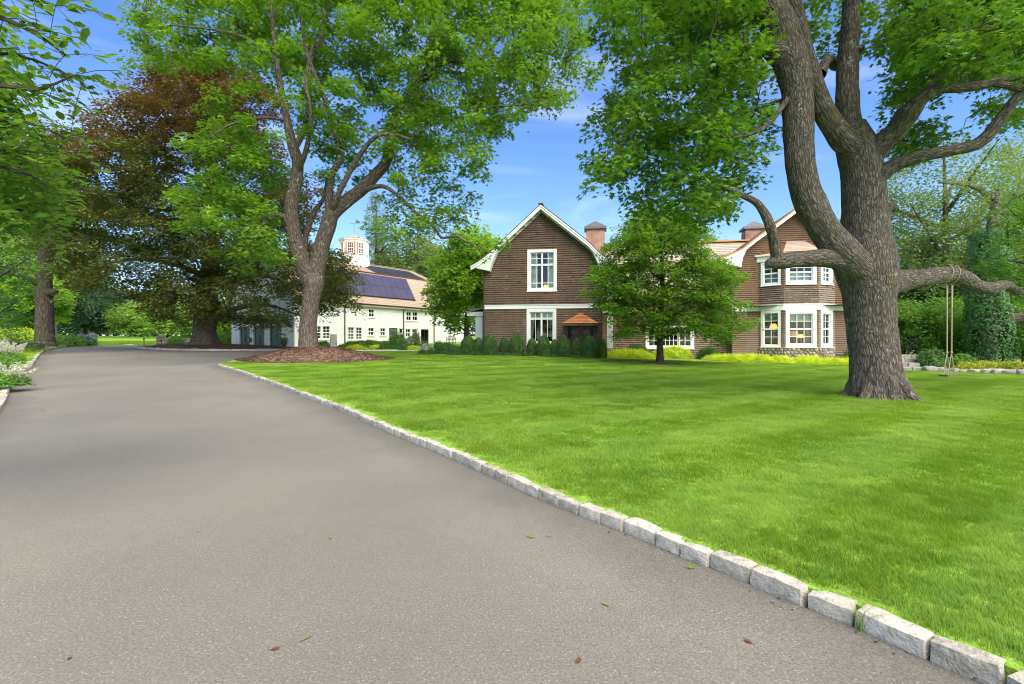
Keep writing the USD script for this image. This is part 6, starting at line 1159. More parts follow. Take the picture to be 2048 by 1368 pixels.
# oak on the left bank
rng = np.random.default_rng(38); oak = thing('oak_tree', 'stout oak with a straight brown trunk on the grass left of the drive', 'tree'); Do = 47.0; ob = GY(90, Do); nodes = []
nodes.append(add_limb('trunk', np.array([np.r_[ob + [0, 0, -.3], .95], np.r_[ob + [0, 0, .8], .74], np.r_[PX(89, 620, Do), .66], np.r_[PX(88, 560, Do), .62], np.r_[PX(92, 500, Do), .5], np.r_[PX(85, 420, Do), .34], np.r_[PX(90, 330, Do), .12]]), oak, 'bark_oak', seed=140, flare=.25, res=.09)[:, :3])
for i_, rows_ in enumerate([[(88, 585, 16, Do), (106, 583, 12, Do - .6), (112, 582, 7, Do - .8)], [(85, 570, 18, Do), (60, 560, 12, Do - 1), (30, 548, 8, Do - 2), (0, 545, 6, Do - 3)], [(90, 520, 16, Do), (130, 470, 10, Do + 1), (160, 430, 6, Do + 1)], [(86, 480, 14, Do), (40, 430, 9, Do), (0, 400, 6, Do)]]): nodes.append(add_limb('limb', limb_px(rows_), oak, 'bark_oak', seed=141 + i_, step=.4, res=.12)[:, :3])
C = blob_centres([(60, 500, 70, 35), (130, 530, 60, 30), (30, 540, 50, 25), (150, 590, 60, 16), (210, 605, 45, 10), (60, 450, 70, 40), (120, 420, 60, 40), (20, 420, 50, 50), (70, 370, 70, 50), (180, 560, 50, 25), (10, 480, 40, 30), (100, 330, 60, 40), (30, 330, 60, 50), (70, 270, 60, 40)], Do, 3, .0045, rng)
obj('twigs', twig_net(np.vstack(nodes), C, rng, r0=.05), 'bark_dark', oak, kind='stuff'); v, f = sprays(C, rng.uniform(.7, 1.3, len(C)), 55, .30, T_KITE, rng, flat=.2, tilt=.4); obj('crown', (v, f), 'leaf_far_light', oak)
# hemlock at the left edge
hem = make_tree('hemlock_tree', 'dark green hemlock with drooping boughs at the left edge', 'tree', GY(-28, 33), 10.5, 3.6, .6, 'leaf_far_dark', T_NEEDLE, .42, 300, 44, 'bark_dark', 150, R=(.5, .9), conifer=True)
# ------------------------------------------------------------------ shrubs and beds
def shrub(name, label, cat, loc, rx, ry, h, leafm, tmpl, size, n, seed, shape='round', group=None, stem=True, flowers=None, fl_size=.05, upright=.3, core=True):
    """a clipped or loose shrub: leaves over an uneven body, a dark twiggy core, short stems"""
    rng = np.random.default_rng(seed); t = thing(name, label, cat, loc, group); o = np.array(loc, float)
    nt = 46 if shape == 'mat' else 420 if shape == 'cone' else 170; tc = nrm(rng.normal(size=(nt, 3))); ti = rng.integers(0, nt, n); tj = rng.normal(0, .15, (n, 3)); bulge = 1 - np.clip((tj ** 2).sum(1) / .07, 0, 1)      # leaves stand in tufts
    d = nrm(tc[ti] + tj); d[:, 2] = np.abs(d[:, 2]) if shape != 'ball' else d[:, 2]
    u = np.clip(rng.random(nt)[ti] + tj[:, 2] * .28, 0, 1); a = rng.uniform(0, 6.28, nt)[ti] + tj[:, 0] * .9; lump = .82 + .34 * meshkit.noise(np.stack([np.cos(a) * 1.6 + seed, np.sin(a) * 1.6, u * 3], -1))
    if shape == 'cone':
        prof = np.interp(u, [0, .1, .3, .55, .75, .9, .97, 1], [.84, .97, 1, .95, .80, .54, .28, .05]); rr = prof * (.8 + .26 * lump) * (.90 + .11 * bulge) * rng.uniform(.88, 1.03, n); P = np.stack([np.cos(a) * rr * rx, np.sin(a) * rr * ry, u * h], 1); nn = np.stack([np.cos(a), np.sin(a), .2 + u * .9], 1)
    elif shape == 'mat':
        a = rng.uniform(0, 6.28, n); r = np.sqrt(rng.random(n)); top = h * (1 - r ** 3 * .8) * (.65 + .6 * meshkit.noise(np.stack([np.cos(a) * r * rx * 2.2, np.sin(a) * r * ry * 2.2, np.full(n, seed * 1.7)], -1))); P = np.stack([np.cos(a) * r * rx, np.sin(a) * r * ry, top * rng.uniform(.45, 1, n)], 1); nn = np.stack([np.cos(a) * .6, np.sin(a) * .6, np.ones(n)], 1)
    else:
        rr = (.72 + .42 * lump - .22) * (.84 + .22 * bulge) * rng.uniform(.72, 1.04, n) ** .6; P = np.stack([d[:, 0] * rr * rx, d[:, 1] * rr * ry, d[:, 2] * rr * h], 1); nn = d + [0, 0, .4]
    P[:, 2] = np.maximum(P[:, 2], .02); hd = P / [rx, ry, h] + rng.normal(0, .7, (n, 3)) + [0, 0, upright]
    v, f = leaf_mesh(P + o, nn + tj * (2.6 if shape == 'cone' else 4.0) + rng.normal(0, .35, (n, 3)), size * rng.uniform(.6, 1.2, n), tmpl, rng, hd); obj('foliage', (v, f), leafm, t)
    if stem:
        mb = MB()
        for i in range(5): a_ = i * 1.3 + seed; e = o + [math.cos(a_) * rx * .45, math.sin(a_) * ry * .45, h * .7]; mb.tube(np.array([o + [math.cos(a_) * .03, math.sin(a_) * .03, -.05], (o + e) / 2, e]), [.02, .015, .006], 5)
        obj('stems', mb, 'bark_dark', t, kind='stuff')
    if flowers:
        k = max(10, n // 14); j = rng.choice(n, k, replace=False); j = j[P[j, 2] > h * .35]; hf = P[j] + o + nrm(nn[j]) * fl_size * .6; q = np.repeat(np.arange(len(j)), 14); Pf = hf[q] + nrm(rng.normal(size=(len(q), 3))) * fl_size
        v, f = leaf_mesh(Pf, Pf - hf[q], np.full(len(q), fl_size * .9), T_KITE, rng); obj('flowers', (v, f), flowers, t)
    return t
def gz(p, up=LAWN_UP): x, y = p[:2]; return np.array([x, y, float(g(x, y)) + up])
def on_front(px, N, up=.06): p = H0.w(H0.U(px, N), 0, N); return gz(p, up)
# the row of clipped cones before the gable
where = ['below the porch post at the left house corner', 'just right of the left downspout', 'left of the lower gable window', 'touching the left casing of the lower gable window', 'under the middle of the lower gable window', 'under the right casing of the lower gable window', 'between the lower window and the entrance', 'in front of the left entrance door', 'in front of the right entrance door', 'at the right end of the front gable']
cones = [(936, 1.25, 34, 37, 'front'), (980, 1.25, 37, 40, 'f'), (1033, 1.25, 35, 41, 'f'), (1087, 1.25, 33, 41, 'f'), (1128, 1.25, 30.5, 42, 'f'), (1179, 1.3, 33.5, 44, 'f'), (957, .75, 26, 36, 'b'), (1009, .7, 24, 38, 'b'), (1064, .7, 26, 37, 'b'), (1109, .7, 23, 36, 'b'), (1154, .7, 25, 40, 'b'), (1204, .95, 24, 42, 'b')]
cl = ['dark clipped cone shrub in the front rank by the porch post', 'broad clipped cone shrub below the left downspout of the gable', 'clipped cone shrub left of the lower gable window', 'clipped cone shrub in front of the middle of the lower gable window', 'clipped cone shrub between lower gable window and entrance', 'tall clipped cone shrub in front of the entrance doors', 'clipped shrub half hidden behind the cone by the porch post', 'narrow clipped shrub at the back, left of the window cone', 'clipped shrub at the back under the left casing of the lower window', 'clipped shrub at the back under the right casing of the lower window', 'clipped shrub at the back against the left entrance door', 'narrow clipped cone shrub at the right corner of the front gable']
p0 = on_front(cones[0][0], cones[0][1])
c_proto = shrub('cone_shrub', cl[0], 'shrub', p0,   .47, .47, 1.2, 'leaf_box', T_KITE, .09, 4800, 201, 'cone', group='clipped shrubs before the gable')
for i, (px, N, w, h, _) in enumerate(cones):
    if i == 0: continue
    p = on_front(px, N); s = w / 36.5 * p[1] / p0[1]; copy_of(c_proto, p, i * 77, (s, s, (h - (3 if _ == 'b' else 0)) / 37 * p[1] / p0[1]), cl[i])
box_p = shrub('boxwood', 'rounded boxwood mound at the left end of the shrub row', 'shrub', gz(H0.w(H0.U(893, .8), 0, .8)), .72, .6, .92, 'leaf_box', T_KITE, .075, 4600, 202, 'round')
copy_of(box_p, on_front(913, 1.4), 40, (.7, .7, .8), 'smaller rounded boxwood between the boxwood mound and the first cone')
copy_of(box_p, gz(H0.w(H0.U(878, -.3), 0, -.3)), 80, (.8, .8, 1.05), 'boxwood behind the white plumed shrub near the barn end')
sw = shrub('flowering_shrub', 'dark leaved shrub with creamy plumes left of the boxwood mound', 'shrub', gz(H0.w(H0.U(853, 1.0), 0, 1.0)), .62, .55, .72, 'leaf_box', T_KITE, .085, 3000, 203, 'round', flowers='petal_white', fl_size=.075)
hosta_p = shrub('edging_plant', 'low silvery green plant at the foot of the cone by the window', 'plant', on_front(1056, 1.75), .42, .28, .24, 'leaf_ivy', T_OVAL, .11, 420, 204, 'mat', group='low plants edging the shrub row', stem=False)
for i, (px, l) in enumerate([(905, 'low silvery plant before the smaller boxwood'), (955, 'low silvery plant between the first two front cones'), (1000, 'low silvery plant right of the broad cone below the downspout'), (1012, 'low silvery plant left of the cone beside the window'), (1108, 'low silvery plant right of the cone before the window'), (1152, 'low silvery plant left of the tall cone by the entrance')]): copy_of(hosta_p, on_front(px, 1.8), i * 60, (1, 1, .9), l)
# lime grasses and yews before the link wing and the bay
def at_y(px, N): return gz(H0.w(H0.U(px, N), 0, N), .05)
mg = shrub('golden_grass', 'lime yellow grass mound at the left behind the small tree', 'ornamental grass', at_y(1255, -1.3), 1.65, .7, .55, 'leaf_lime', T_BLADE, .28, 4200, 211, 'mat', stem=False, upright=.2)
shrub('golden_shrub', 'tall lime yellow shrub right behind the small tree trunk', 'shrub', at_y(1345, -3.6), 1.55, .7, .95, 'leaf_lime', T_BLADE, .26, 4200, 212, 'round', stem=True, upright=.2)
for i, (px, l) in enumerate([(1455, 'lime grass clump at the left end of the strip before the bay'), (1505, 'lime grass clump below the left face of the bay'), (1560, 'lime grass clump below the bay centre window'), (1615, 'lime grass clump below the right face of the bay'), (1668, 'lime grass clump beside the big maple trunk'), (1720, 'lime grass clump hidden partly behind the big maple trunk')]): copy_of(mg, at_y(px, -1.9), i * 130, (.82, 1.0, .8 + .1 * (i % 2)), l, group='lime grass strip before the bay')
copy_of(mg, at_y(1425, -2.0), 77, (.5, .8, .6), 'small lime grass clump under the right edge of the small tree', group='lime grass strip before the bay')
yew = shrub('yew_shrub', 'spreading dark green yew left of the white framed low window', 'shrub', at_y(1272, -3.4), 1.0, .7, .95, 'leaf_box', T_NEEDLE, .2, 3800, 213, 'round')
copy_of(yew, at_y(1418, -3.2), 120, (1.05, 1, 1), 'spreading dark green yew right of the white framed low window')
shrub('young_shrub', 'light leafy shrub by the wall just left of the big maple trunk', 'shrub', at_y(1700, -3.3), .5, .5, 1.35, 'leaf_mid', T_KITE, .13, 700, 214, 'round')
# beds before the barn
def bed(px, Y): return gz(GY(px, Y))
pl = shrub('garden_plant', 'light green perennial clump left of the granite post before the barn', 'plant', bed(645, 41), .95, .6, .75, 'leaf_mid', T_KITE, .16, 1200, 221, 'round', stem=False, group='perennials along the barn wall')
spots = [(688, 40, .75, 'low light green perennial just right of the granite post'), (702, 43, 1.0, 'perennial clump below the pair of barn windows, left'), (722, 43.5, 1.1, 'perennial clump below the pair of barn windows, right'), (741, 44, 1.15, 'perennial clump under the single lower barn window'), (758, 44, 1.0, 'perennial clump under the small barn window'), (772, 44.5, 1.0, 'perennial clump left of the green barn door'), (735, 41, .6, 'small low perennial near the path before the barn')]
for i, (px, Y, s, l) in enumerate(spots): copy_of(pl, bed(px, Y), i * 50, (s, s, s * .95), l)
lim = shrub('lime_plant', 'yellow green low plant between granite post and the downspout', 'plant', bed(712, 39.8), .9, .5, .42, 'leaf_lime', T_KITE, .13, 900, 222, 'mat', stem=False); copy_of(lim, bed(752, 41), 90, (1, 1, .9), 'yellow green low plant by the path under the barn windows'); copy_of(lim, bed(828, 38.5), 200, (1, 1, .9), 'yellow green low plant near the flowering shrubs at the right')
shrub('hydrangea_shrub', 'tall round leafy shrub before the green barn door', 'shrub', bed(795, 43), 1.0, .8, 1.55, 'leaf_mid', T_KITE, .15, 1900, 223, 'round')
shrub('flowering_shrub', 'shrub with pale pink and white flowers under the right barn windows', 'shrub', bed(826, 42.5), 1.0, .7, 1.35, 'leaf_mid', T_KITE, .12, 1200, 224, 'round', flowers='petal_pink', fl_size=.09)
shrub('flowering_shrub', 'narrow upright shrub with pinkish flowers before the double barn window', 'shrub', bed(832, 44.5), .5, .4, 1.9, 'leaf_mid', T_KITE, .11, 700, 225, 'round', flowers='petal_pink', fl_size=.08)
lav = shrub('lavender_plant', 'grey green lavender haze beside the path end', 'plant', bed(780, 39.3), 1.0, .5, .42, 'leaf_ivy', T_BLADE, .3, 900, 226, 'mat', stem=False, upright=.8); copy_of(lav, bed(808, 38.8), 100, (1.1, 1, .9), 'grey green lavender haze left of the creamy plumed shrub')
# left: hydrangea hedge, bushes by the pillars, bright bush behind the stone wall
hy = shrub('hydrangea_hedge', 'broad green hydrangea with blue flowers beside the left gate pillar', 'shrub', gz(GY(168, 54.5)), 1.5, .9, 1.25, 'leaf_mid', T_KITE, .17, 2200, 231, 'round', flowers='petal_blue', fl_size=.12)
hg = shrub('green_hedge', 'plain green hedge mound between the oak and the hydrangea', 'shrub', gz(GY(135, 53)), 1.9, 1.0, 1.35, 'leaf_mid', T_KITE, .18, 2400, 232, 'round'); copy_of(hg, gz(GY(114, 54)), 80, (.7, .8, .9), 'small green hedge mound right behind the oak trunk'); copy_of(hg, gz(GY(352, 56)), 120, (1.1, 1, .95), 'green mound right of the right gate pillar'); copy_of(hg, gz(GY(440, 58)), 160, (1.1, 1, 1.2), 'green mound between the beech trunk and the garage')
lb = shrub('bright_bush', 'bright yellow green bush behind the stone wall at the left edge', 'shrub', gz(GY(45, 57)), 2.6, 1.4, 1.7, 'leaf_lime', T_KITE, .2, 2200, 233, 'round'); copy_of(lb, gz(GY(5, 50)), 120, (.9, .9, .8), 'bright yellow green bush at the very left edge behind the wall')
# astilbe along the left kerb
def astilbe(label, p, s, seed):
    rng = np.random.default_rng(seed); t = thing('astilbe', label, 'flowers', p); o = np.array(p); n = int(800 * s); a = rng.uniform(0, 6.28, n); r = np.sqrt(rng.random(n)) * .55 * s; z = rng.uniform(.1, .42, n) * s * (1 - .4 * (r / (.55 * s)) ** 2)
    v, f = leaf_mesh(o + np.stack([np.cos(a) * r, np.sin(a) * r, z], 1), np.stack([np.cos(a) * .5, np.sin(a) * .5, np.ones(n)], 1) + rng.normal(0, .4, (n, 3)), rng.uniform(.06, .12, n), T_KITE, rng); obj('foliage', (v, f), 'leaf_mid', t)
    st = MB()
    for i in range(int(26 * s)):
        a_ = rng.uniform(0, 6.28); rr = rng.uniform(.05, .5) * s; b = o + [math.cos(a_) * rr * .5, math.sin(a_) * rr * .5, .2]; ln = rng.uniform(.1, .4); e = o + [math.cos(a_) * (rr + ln * .5), math.sin(a_) * (rr + ln * .5), rng.uniform(.5, .78) * s]; st.tube(np.array([b, (b + e) / 2 + [0, 0, .05], e]), .005, 4, cap=False)
        m = 70; k = rng.random(m); q = b + (e - b) * (.5 + .55 * k[:, None]); w = .085 * (1.05 - k) * s; aa = rng.uniform(0, 6.28, m); out = np.stack([np.cos(aa), np.sin(aa), np.full(m, .35)], 1); v, f = leaf_mesh(q + out * (w * rng.random(m))[:, None], rng.normal(size=(m, 3)), rng.uniform(.03, .07, m), T_KITE, rng, out); obj('plume', (v, f), 'petal_white', t)
    obj('stems', st, 'leaf_mid', t, kind='stuff')
lk = lambda Y, off: gz(np.array([np.interp(Y, LK[:, 1], LK[:, 0]) - off, Y]))
for i, (Y, off, s, l) in enumerate([(13.9, .1, 1.0, 'creamy astilbe plumes leaning over the kerb, nearest the camera'), (15.0, 1.2, 1.0, 'creamy astilbe at the left edge just behind the nearest one'), (17.8, 1.5, 1.0, 'creamy astilbe behind the pale kerb slab at the left edge'), (23.4, 1.15, 1.25, 'large creamy astilbe clump beside the kerb before the strip of grass'), (25.2, 2.0, 1.3, 'creamy astilbe clump left of the large one'), (22.4, 2.2, 1.2, 'creamy astilbe at the very left edge below the stone wall')]): astilbe(l, lk(Y, off), s, 240 + i)
gl = shrub('low_green_plant', 'fresh green low plant between the astilbe clumps by the left kerb', 'plant', lk(20.2, 1.35), 1.0, .8, .42, 'leaf_mid', T_KITE, .12, 1500, 248, 'mat', stem=False); copy_of(gl, lk(18.6, 1.6), 60, (.9, .9, 1), 'fresh green low plant nearer the pale kerb slab'); copy_of(gl, lk(21.8, 1.5), 110, (1.1, 1, 1), 'fresh green low plant at the left edge behind the kerb')
# ------------------------------------------------------------------ stone walls and pillars
def rubble(pts, h, w, seed, parent, rows=4, lmin=.22, lmax=.5, m='slate_stone'):
    rng = np.random.default_rng(seed); line = resample(np.array(pts, float), .05); d = np.r_[0, np.cumsum(np.linalg.norm(np.diff(line, axis=0), axis=1))]
    for r in range(rows):
        s = -rng.uniform(0, lmin)
        while s < d[-1] - .1:
            L = rng.uniform(lmin, lmax); a = np.array([np.interp(max(s, 0), d, line[:, k]) for k in (0, 1)]); b = np.array([np.interp(min(s + L, d[-1]), d, line[:, k]) for k in (0, 1)]); s += L; le = np.linalg.norm(b - a) - .02
            if le < .08: continue
            v, f = stone(le, w * rng.uniform(.85, 1.05), h / rows - .012 + rng.uniform(-.01, .02), rng, round_=.03, rough=.016); t = unit(b - a); v = turn(v, math.atan2(t[1], t[0]) + rng.normal(0, .05)); c = (a + b) / 2; v += [c[0], c[1], float(g(*c)) + LAWN_UP + r * h / rows - .01]; obj('stone', (v, f), m, parent, smooth=30)
dw = thing('dry_stone_wall', 'low grey dry stone wall left of the oak by the grass', 'wall'); pa, pb = GY(83, 41.5)[:2], GY(-25, 30.5)[:2]; rubble([pa, (pa + pb) / 2 + [.3, 0], pb], .55, .45, 301, dw, rows=3)
def pillar(label, px, Y, h, w, seed):
    t = thing('gate_pillar', label, 'pillar'); rng = np.random.default_rng(seed); p = GY(px, Y); z = p[2]
    n = 7
    for r in range(n):
        hh = h / n
        for q in range(2):
            v, f = stone(w * (.5 - .02), w * .96, hh - .012, rng, round_=.03, rough=.02); v[:, 0] += (q - .5) * w * .5; v = turn(v, (r % 2) * math.pi / 2); v += [p[0], p[1], z + r * hh]; obj('stone', (v, f), 'fieldstone', t, smooth=30)
    v, f = stone(w * 1.15, w * 1.15, .13, rng, round_=.03); v += [p[0], p[1], z + h]; obj('capstone', (v, f), 'slate_stone', t, smooth=30); v, f = stone(w * .5, w * .5, .22, rng, round_=.08); v += [p[0], p[1], z + h + .12]; obj('finial', (v, f), 'slate_stone', t, smooth=30)
pillar('rough stone gate pillar beside the blue hydrangea', 186, 55.5, 1.15, .62, 303); pillar('rough stone gate pillar left of the beech, beside a green mound', 321, 57.5, 1.0, .62, 304)
rw = thing('stone_wall', 'low rough stone wall running right from the right gate pillar behind the beech', 'wall'); rubble([GY(327, 57.8)[:2], GY(405, 60)[:2]], .8, .5, 305, rw, rows=3, lmin=.35, lmax=.8)
# granite post, path lights, disc on a stand, urn
gp = thing('granite_post', 'upright rough granite post on the mulch mound right of the maple', 'post', (0, 0, 0)); p = GY(667, 29.6); rng = np.random.default_rng(306)
v, f = stone(.38, .30, 1.5, rng, fine=True, round_=.03, rough=.012); v = turn(v, .3) + [p[0], p[1], p[2] - .1]; obj('shaft', (v, f), 'slate_stone', gp, smooth=40); v, f = stone(.5, .42, .12, rng); obj('footing', (v + [p[0], p[1], p[2] - .0], f), 'slate_stone', gp)
def path_light(label, p, h):
    t = thing('path_light', label, 'garden light', p); p = np.array(p); mb = MB(); mb.tube(np.array([p - [0, 0, .05], p + [0, 0, h]]), .03, 8); obj('stem', mb, 'path_light', t); obj('lamp_head', lathe([(.03, h - .16), (.055, h - .14), (.055, h - .04), (.10, h - .03), (.03, h + .05), (.001, h + .06)], 12, p), 'path_light', t, smooth=30)
for l, px, Y, h in [('slim dark path light at the left tip of the mulch island', 288, 47.5, .78), ('slim dark path light before the right gate pillar', 322.5, 46.0, .62), ('slim dark path light before the middle garage door', 520.5, 43.2, .55), ('slim dark path light before the right garage door', 542, 42.8, .6), ('slim dark path light between the maple trunk and the granite post', 639, 33, .62), ('slim dark path light at the bed before the right barn windows', 763, 37.8, .42)]:
    p = GY(px, Y); p[2] = float(isl_z(p[0], p[1])) if px < 560 else p[2] + LAWN_UP; path_light(l, p, h)
ds = thing('plaque_stand', 'dark oval plaque on a thin stand before the garage doors', 'sign'); Y = 41.8; p = PX(497.5, 680, Y); zb = float(isl_z(p[0], p[1])); mb = MB(); mb.tube(np.array([[p[0] - .12, Y, zb - .05], [p[0] - .08, Y, p[2]]]), .022, 6); obj('stand', mb, 'iron_black', ds)
t = np.linspace(0, 2 * np.pi, 25)[:-1]; F = Fr((p[0], p[1]), (1, 0), (0, -1)); el_ = Polygon(np.stack([.27 * np.cos(t), p[2] + .22 * np.sin(t)], 1)); obj('plaque', F.prism(MB(), el_, 0, .04), 'iron_black', ds); obj('rim', F.prism(MB(), el_.buffer(.03).difference(el_.buffer(-.02)), -.01, .07), 'iron_black', ds); mb = MB(); F.box(mb, -.05, -.02, p[2] - .16, p[2] + .16, .04, .055); obj('mark', mb, 'solar_frame', ds)
up = GY(568, 46); uz_ = float(g(up[0], up[1])) + .05; urn = thing('urn_planter', 'dark round urn planted with foliage beside the right garage door', 'planter', (up[0], up[1], uz_)); o = np.array([up[0], up[1], uz_]); obj('urn', lathe([(.001, 0), (.17, 0), (.19, .05), (.12, .1), (.16, .16), (.27, .35), (.31, .52), (.28, .6), (.31, .64), (.29, .66), (.22, .62), (.001, .6)], 22, o), 'clay_pot', urn, smooth=35)
rng = np.random.default_rng(307); n = 260; a = rng.uniform(0, 6.28, n); r = rng.random(n) ** .5 * .36; P_ = o + np.stack([np.cos(a) * r, np.sin(a) * r, .62 + rng.random(n) * .35], 1); v, f = leaf_mesh(P_, rng.normal(size=(n, 3)) + [0, 0, 1], rng.uniform(.08, .16, n), T_KITE, rng); obj('plants', (v, f), 'leaf_box', urn); mb = MB(); mb.tube(np.array([o + [0, 0, .6], o + [.04, 0, 1.0], o + [-.05, 0, 1.25]]), [.02, .015, .008], 5); obj('stem', mb, 'bark_dark', urn); n = 60; P_ = o + np.stack([rng.normal(-.12, .15, n), rng.normal(0, .1, n), 1.25 + rng.normal(0, .06, n)], 1); v, f = leaf_mesh(P_, rng.normal(size=(n, 3)) + [0, 0, 1], rng.uniform(.08, .15, n), T_KITE, rng); obj('top_leaves', (v, f), 'leaf_ivy', urn)
fc = thing('picket_fence', 'short pale wooden picket fence behind the boxwood mound', 'fence'); F = Fr(GY(893, 40)[:2], unit([1, -.1]), unit([-.1, -1]))
zf = float(g(F.O[0], F.O[1]))
for i in range(7): mb = MB(); F.box(mb, i * .115, i * .115 + .05, zf, zf + 1.15 + .05 * (i % 2), 0, .03); obj('picket', mb, 'table_wood', fc)
for z in (.3, .9): mb = MB(); F.box(mb, -.02, .78, zf + z, zf + z + .06, -.05, -.002); obj('rail', mb, 'table_wood', fc)
# ------------------------------------------------------------------ right: terrace steps, rocks, chairs, boxwood, golden edge
tr = thing('terrace_steps', 'long flat stone steps rising to the garden chairs right of the big maple', 'steps'); rng = np.random.default_rng(311); T0 = GY(1795, 26.2)
for i, (px0, px1, Y, z0, z1, dp) in enumerate([(1770, 1852, 25.7, -.05, .16, .8), (1770, 1840, 26.4, .1, .36, .8), (1770, 1830, 27.1, .3, .60, .9), (1770, 1850, 27.9, .5, .74, 3.0)]):
    a, b = GY(px0, Y), GY(px1, Y); n = 3
    for q in range(n): s0, s1 = a[0] + (b[0] - a[0]) * q / n, a[0] + (b[0] - a[0]) * (q + 1) / n; v, f = stone(s1 - s0 - .02, dp, z1 - z0, rng, round_=.03, rough=.015); v += [(s0 + s1) / 2, Y + dp / 2, a[2] + LAWN_UP + z0]; obj('stone_slab', (v, f), 'slate_stone', tr, smooth=30)
rk = thing('edging_rocks', 'irregular rocks edging the lawn under the swing and the golden plants', 'rocks')
for i, (px, Y, L, h) in enumerate([(1858, 25.6, .55, .30), (1880, 25.7, .6, .24), (1905, 25.7, .5, .2), (1925, 25.6, .55, .16), (1950, 25.3, .6, .2), (1975, 25.1, .7, .24), (2000, 24.8, .75, .27), (2022, 24.5, .7, .26), (2046, 24.3, .8, .3), (2075, 24.1, .8, .3), (1938, 28, .5, .5), (1952, 28.2, .6, .45), (1968, 28.2, .6, .5), (1985, 28.2, .5, .42)]):
    p = GY(px, Y); v, f = stone(L, .45, h + .05, rng, fine=True, round_=min(.12, h * .4), rough=.035); v = turn(v, rng.normal(0, .25)) + [p[0], p[1], p[2] + LAWN_UP - .06]; obj('rock', (v, f), 'slate_stone', rk, smooth=40)
shrub('boxwood', 'big round dark green boxwood between the chairs and the swing', 'shrub', gz(GY(1862, 26.6)), .88, .8, 1.36, 'leaf_box', T_KITE, .085, 5600, 312, 'round'); shrub('green_shrub', 'broad leaved green shrub right of the boxwood behind the swing ropes', 'shrub', gz(GY(1924, 27.6)), .95, .7, 1.0, 'leaf_mid', T_OVAL, .15, 1500, 313, 'round')
gg = shrub('golden_plant', 'golden yellow ground cover directly right of the swing seat', 'plant', gz(GY(1945, 25.9)), 1.05, .6, .55, 'leaf_gold', T_KITE, .12, 2200, 314, 'mat', stem=False)
for i, (px, Y, s, l) in enumerate([(1985, 25.8, 1.1, 'golden yellow ground cover in front of the ivy trunk'), (2022, 25.4, 1.2, 'golden yellow ground cover right of the ivy trunk'), (2060, 25.0, 1.2, 'golden yellow ground cover at the right picture edge'), (1975, 26.8, 1.1, 'golden yellow ground cover at the foot of the ivy trunk')]): copy_of(gg, gz(GY(px, Y)), i * 90, (s, s, s), l)
def chair(label, px, Y, rz):
    p = GY(px, Y); p[2] += .82; t = thing('garden_chair', label, 'chair', p); c_, s_ = math.cos(rz), math.sin(rz); W = lambda x, y, z: p + np.array([x * c_ - y * s_, x * s_ + y * c_, z])
    for a, b in ((-.22, -.2), (.22, -.2), (-.22, .22), (.22, .22)): mb = MB(); mb.tube(np.array([W(a, b, 0), W(a * .95, b * .95, .44)]), .014, 6); obj('leg', mb, 'iron_black', t)
    mb = MB(); [mb.bar(W(-.23, y, .45), W(.23, y, .45), .03, .015) for y in np.linspace(-.22, .22, 8)]; mb.bar(W(-.23, -.23, .445), W(-.23, .23, .445), .02); mb.bar(W(.23, -.23, .445), W(.23, .23, .445), .02); obj('seat', mb, 'iron_black', t)
    mb = MB(); [mb.tube(np.array(q), .013, 6) for q in ([W(-.22, .22, .44), W(-.23, .3, .92)], [W(.22, .22, .44), W(.23, .3, .92)], [W(-.23, .3, .92), W(.23, .3, .92)], [W(-.22, .23, .5), W(.23, .3, .9)], [W(.22, .23, .5), W(-.23, .3, .9)], [W(-.22, .24, .55), W(.22, .24, .55)])]; obj('backrest', mb, 'iron_black', t)
chair('black metal garden chair with crossed back, nearer the maple trunk', 1810, 28.6, .4); chair('black metal garden chair with crossed back, beside the boxwood', 1826, 29.0, -.5)
# ------------------------------------------------------------------ rope swing
sw_ = thing('rope_swing', 'rope swing with a plank seat hanging from the big maple limb', 'swing'); Ds = 14.75
sl_ = swing_limb; lim_at = lambda X: sl_[np.argmin(np.abs(sl_[:, 0] - X))]
tops = [PX(1893, 545, 14.6), PX(1904, 545, 14.75)]; seatz = PX(1897, 751, Ds)[2]; sx1 = PX(1897, 751, Ds)[0]
for i, tp in enumerate(tops):
    l = lim_at(tp[0]); r = l[3] + .02; cc_ = l[:3]
    hx = (1894, 1903)[i]; k = PX(hx, 705, Ds); a = PX((1893.5, 1903.5)[i], 572, Ds)
    th_ = np.linspace(-.5 * np.pi, 1.5 * np.pi, 22); loop = np.stack([cc_[0] + .05 * np.sin(th_ * 1.0) + .02 * i, cc_[1] + r * 1.05 * np.cos(th_), cc_[2] + r * 1.08 * np.sin(th_)], 1); mb = MB(); mb.tube(loop, .013, 6); mb.tube(np.array([cc_ + [0, -.0, -r], a]), .014, 6); obj('rope_loop', mb, 'rope', sw_)
    mb = MB(); mb.tube(np.array([a, (a + k) / 2 + [.005, 0, 0], k]), .017, 6); mb.tube(np.array([a + [.025, .0, .02], PX((1894.5, 1904.5)[i], 615, Ds)]), .014, 6); obj('rope', mb, 'rope', sw_)
    for y_, qx in ((-.07, (1887, 1895.5)[i]), (.07, (1901, 1909)[i])):
        mb = MB(); mb.tube(np.array([k, [(qx - 1024) / FPX * (Ds + y_), Ds + y_, seatz + .02]]), .012, 5); obj('seat_rope', mb, 'rope', sw_)
    mb = MB(); mb.mesh(trimesh.creation.icosphere(2, .035).apply_translation(k)); obj('knot', mb, 'rope', sw_)
mb = MB(); c_, s_ = math.cos(.25), math.sin(.25); m = trimesh.creation.box((.44, .25, .045)); m.apply_transform(trimesh.transformations.rotation_matrix(.25, (0, 0, 1))); m.apply_translation((sx1 + .01, Ds, seatz)); mb.mesh(m); obj('seat', mb, 'seat_wood', sw_)
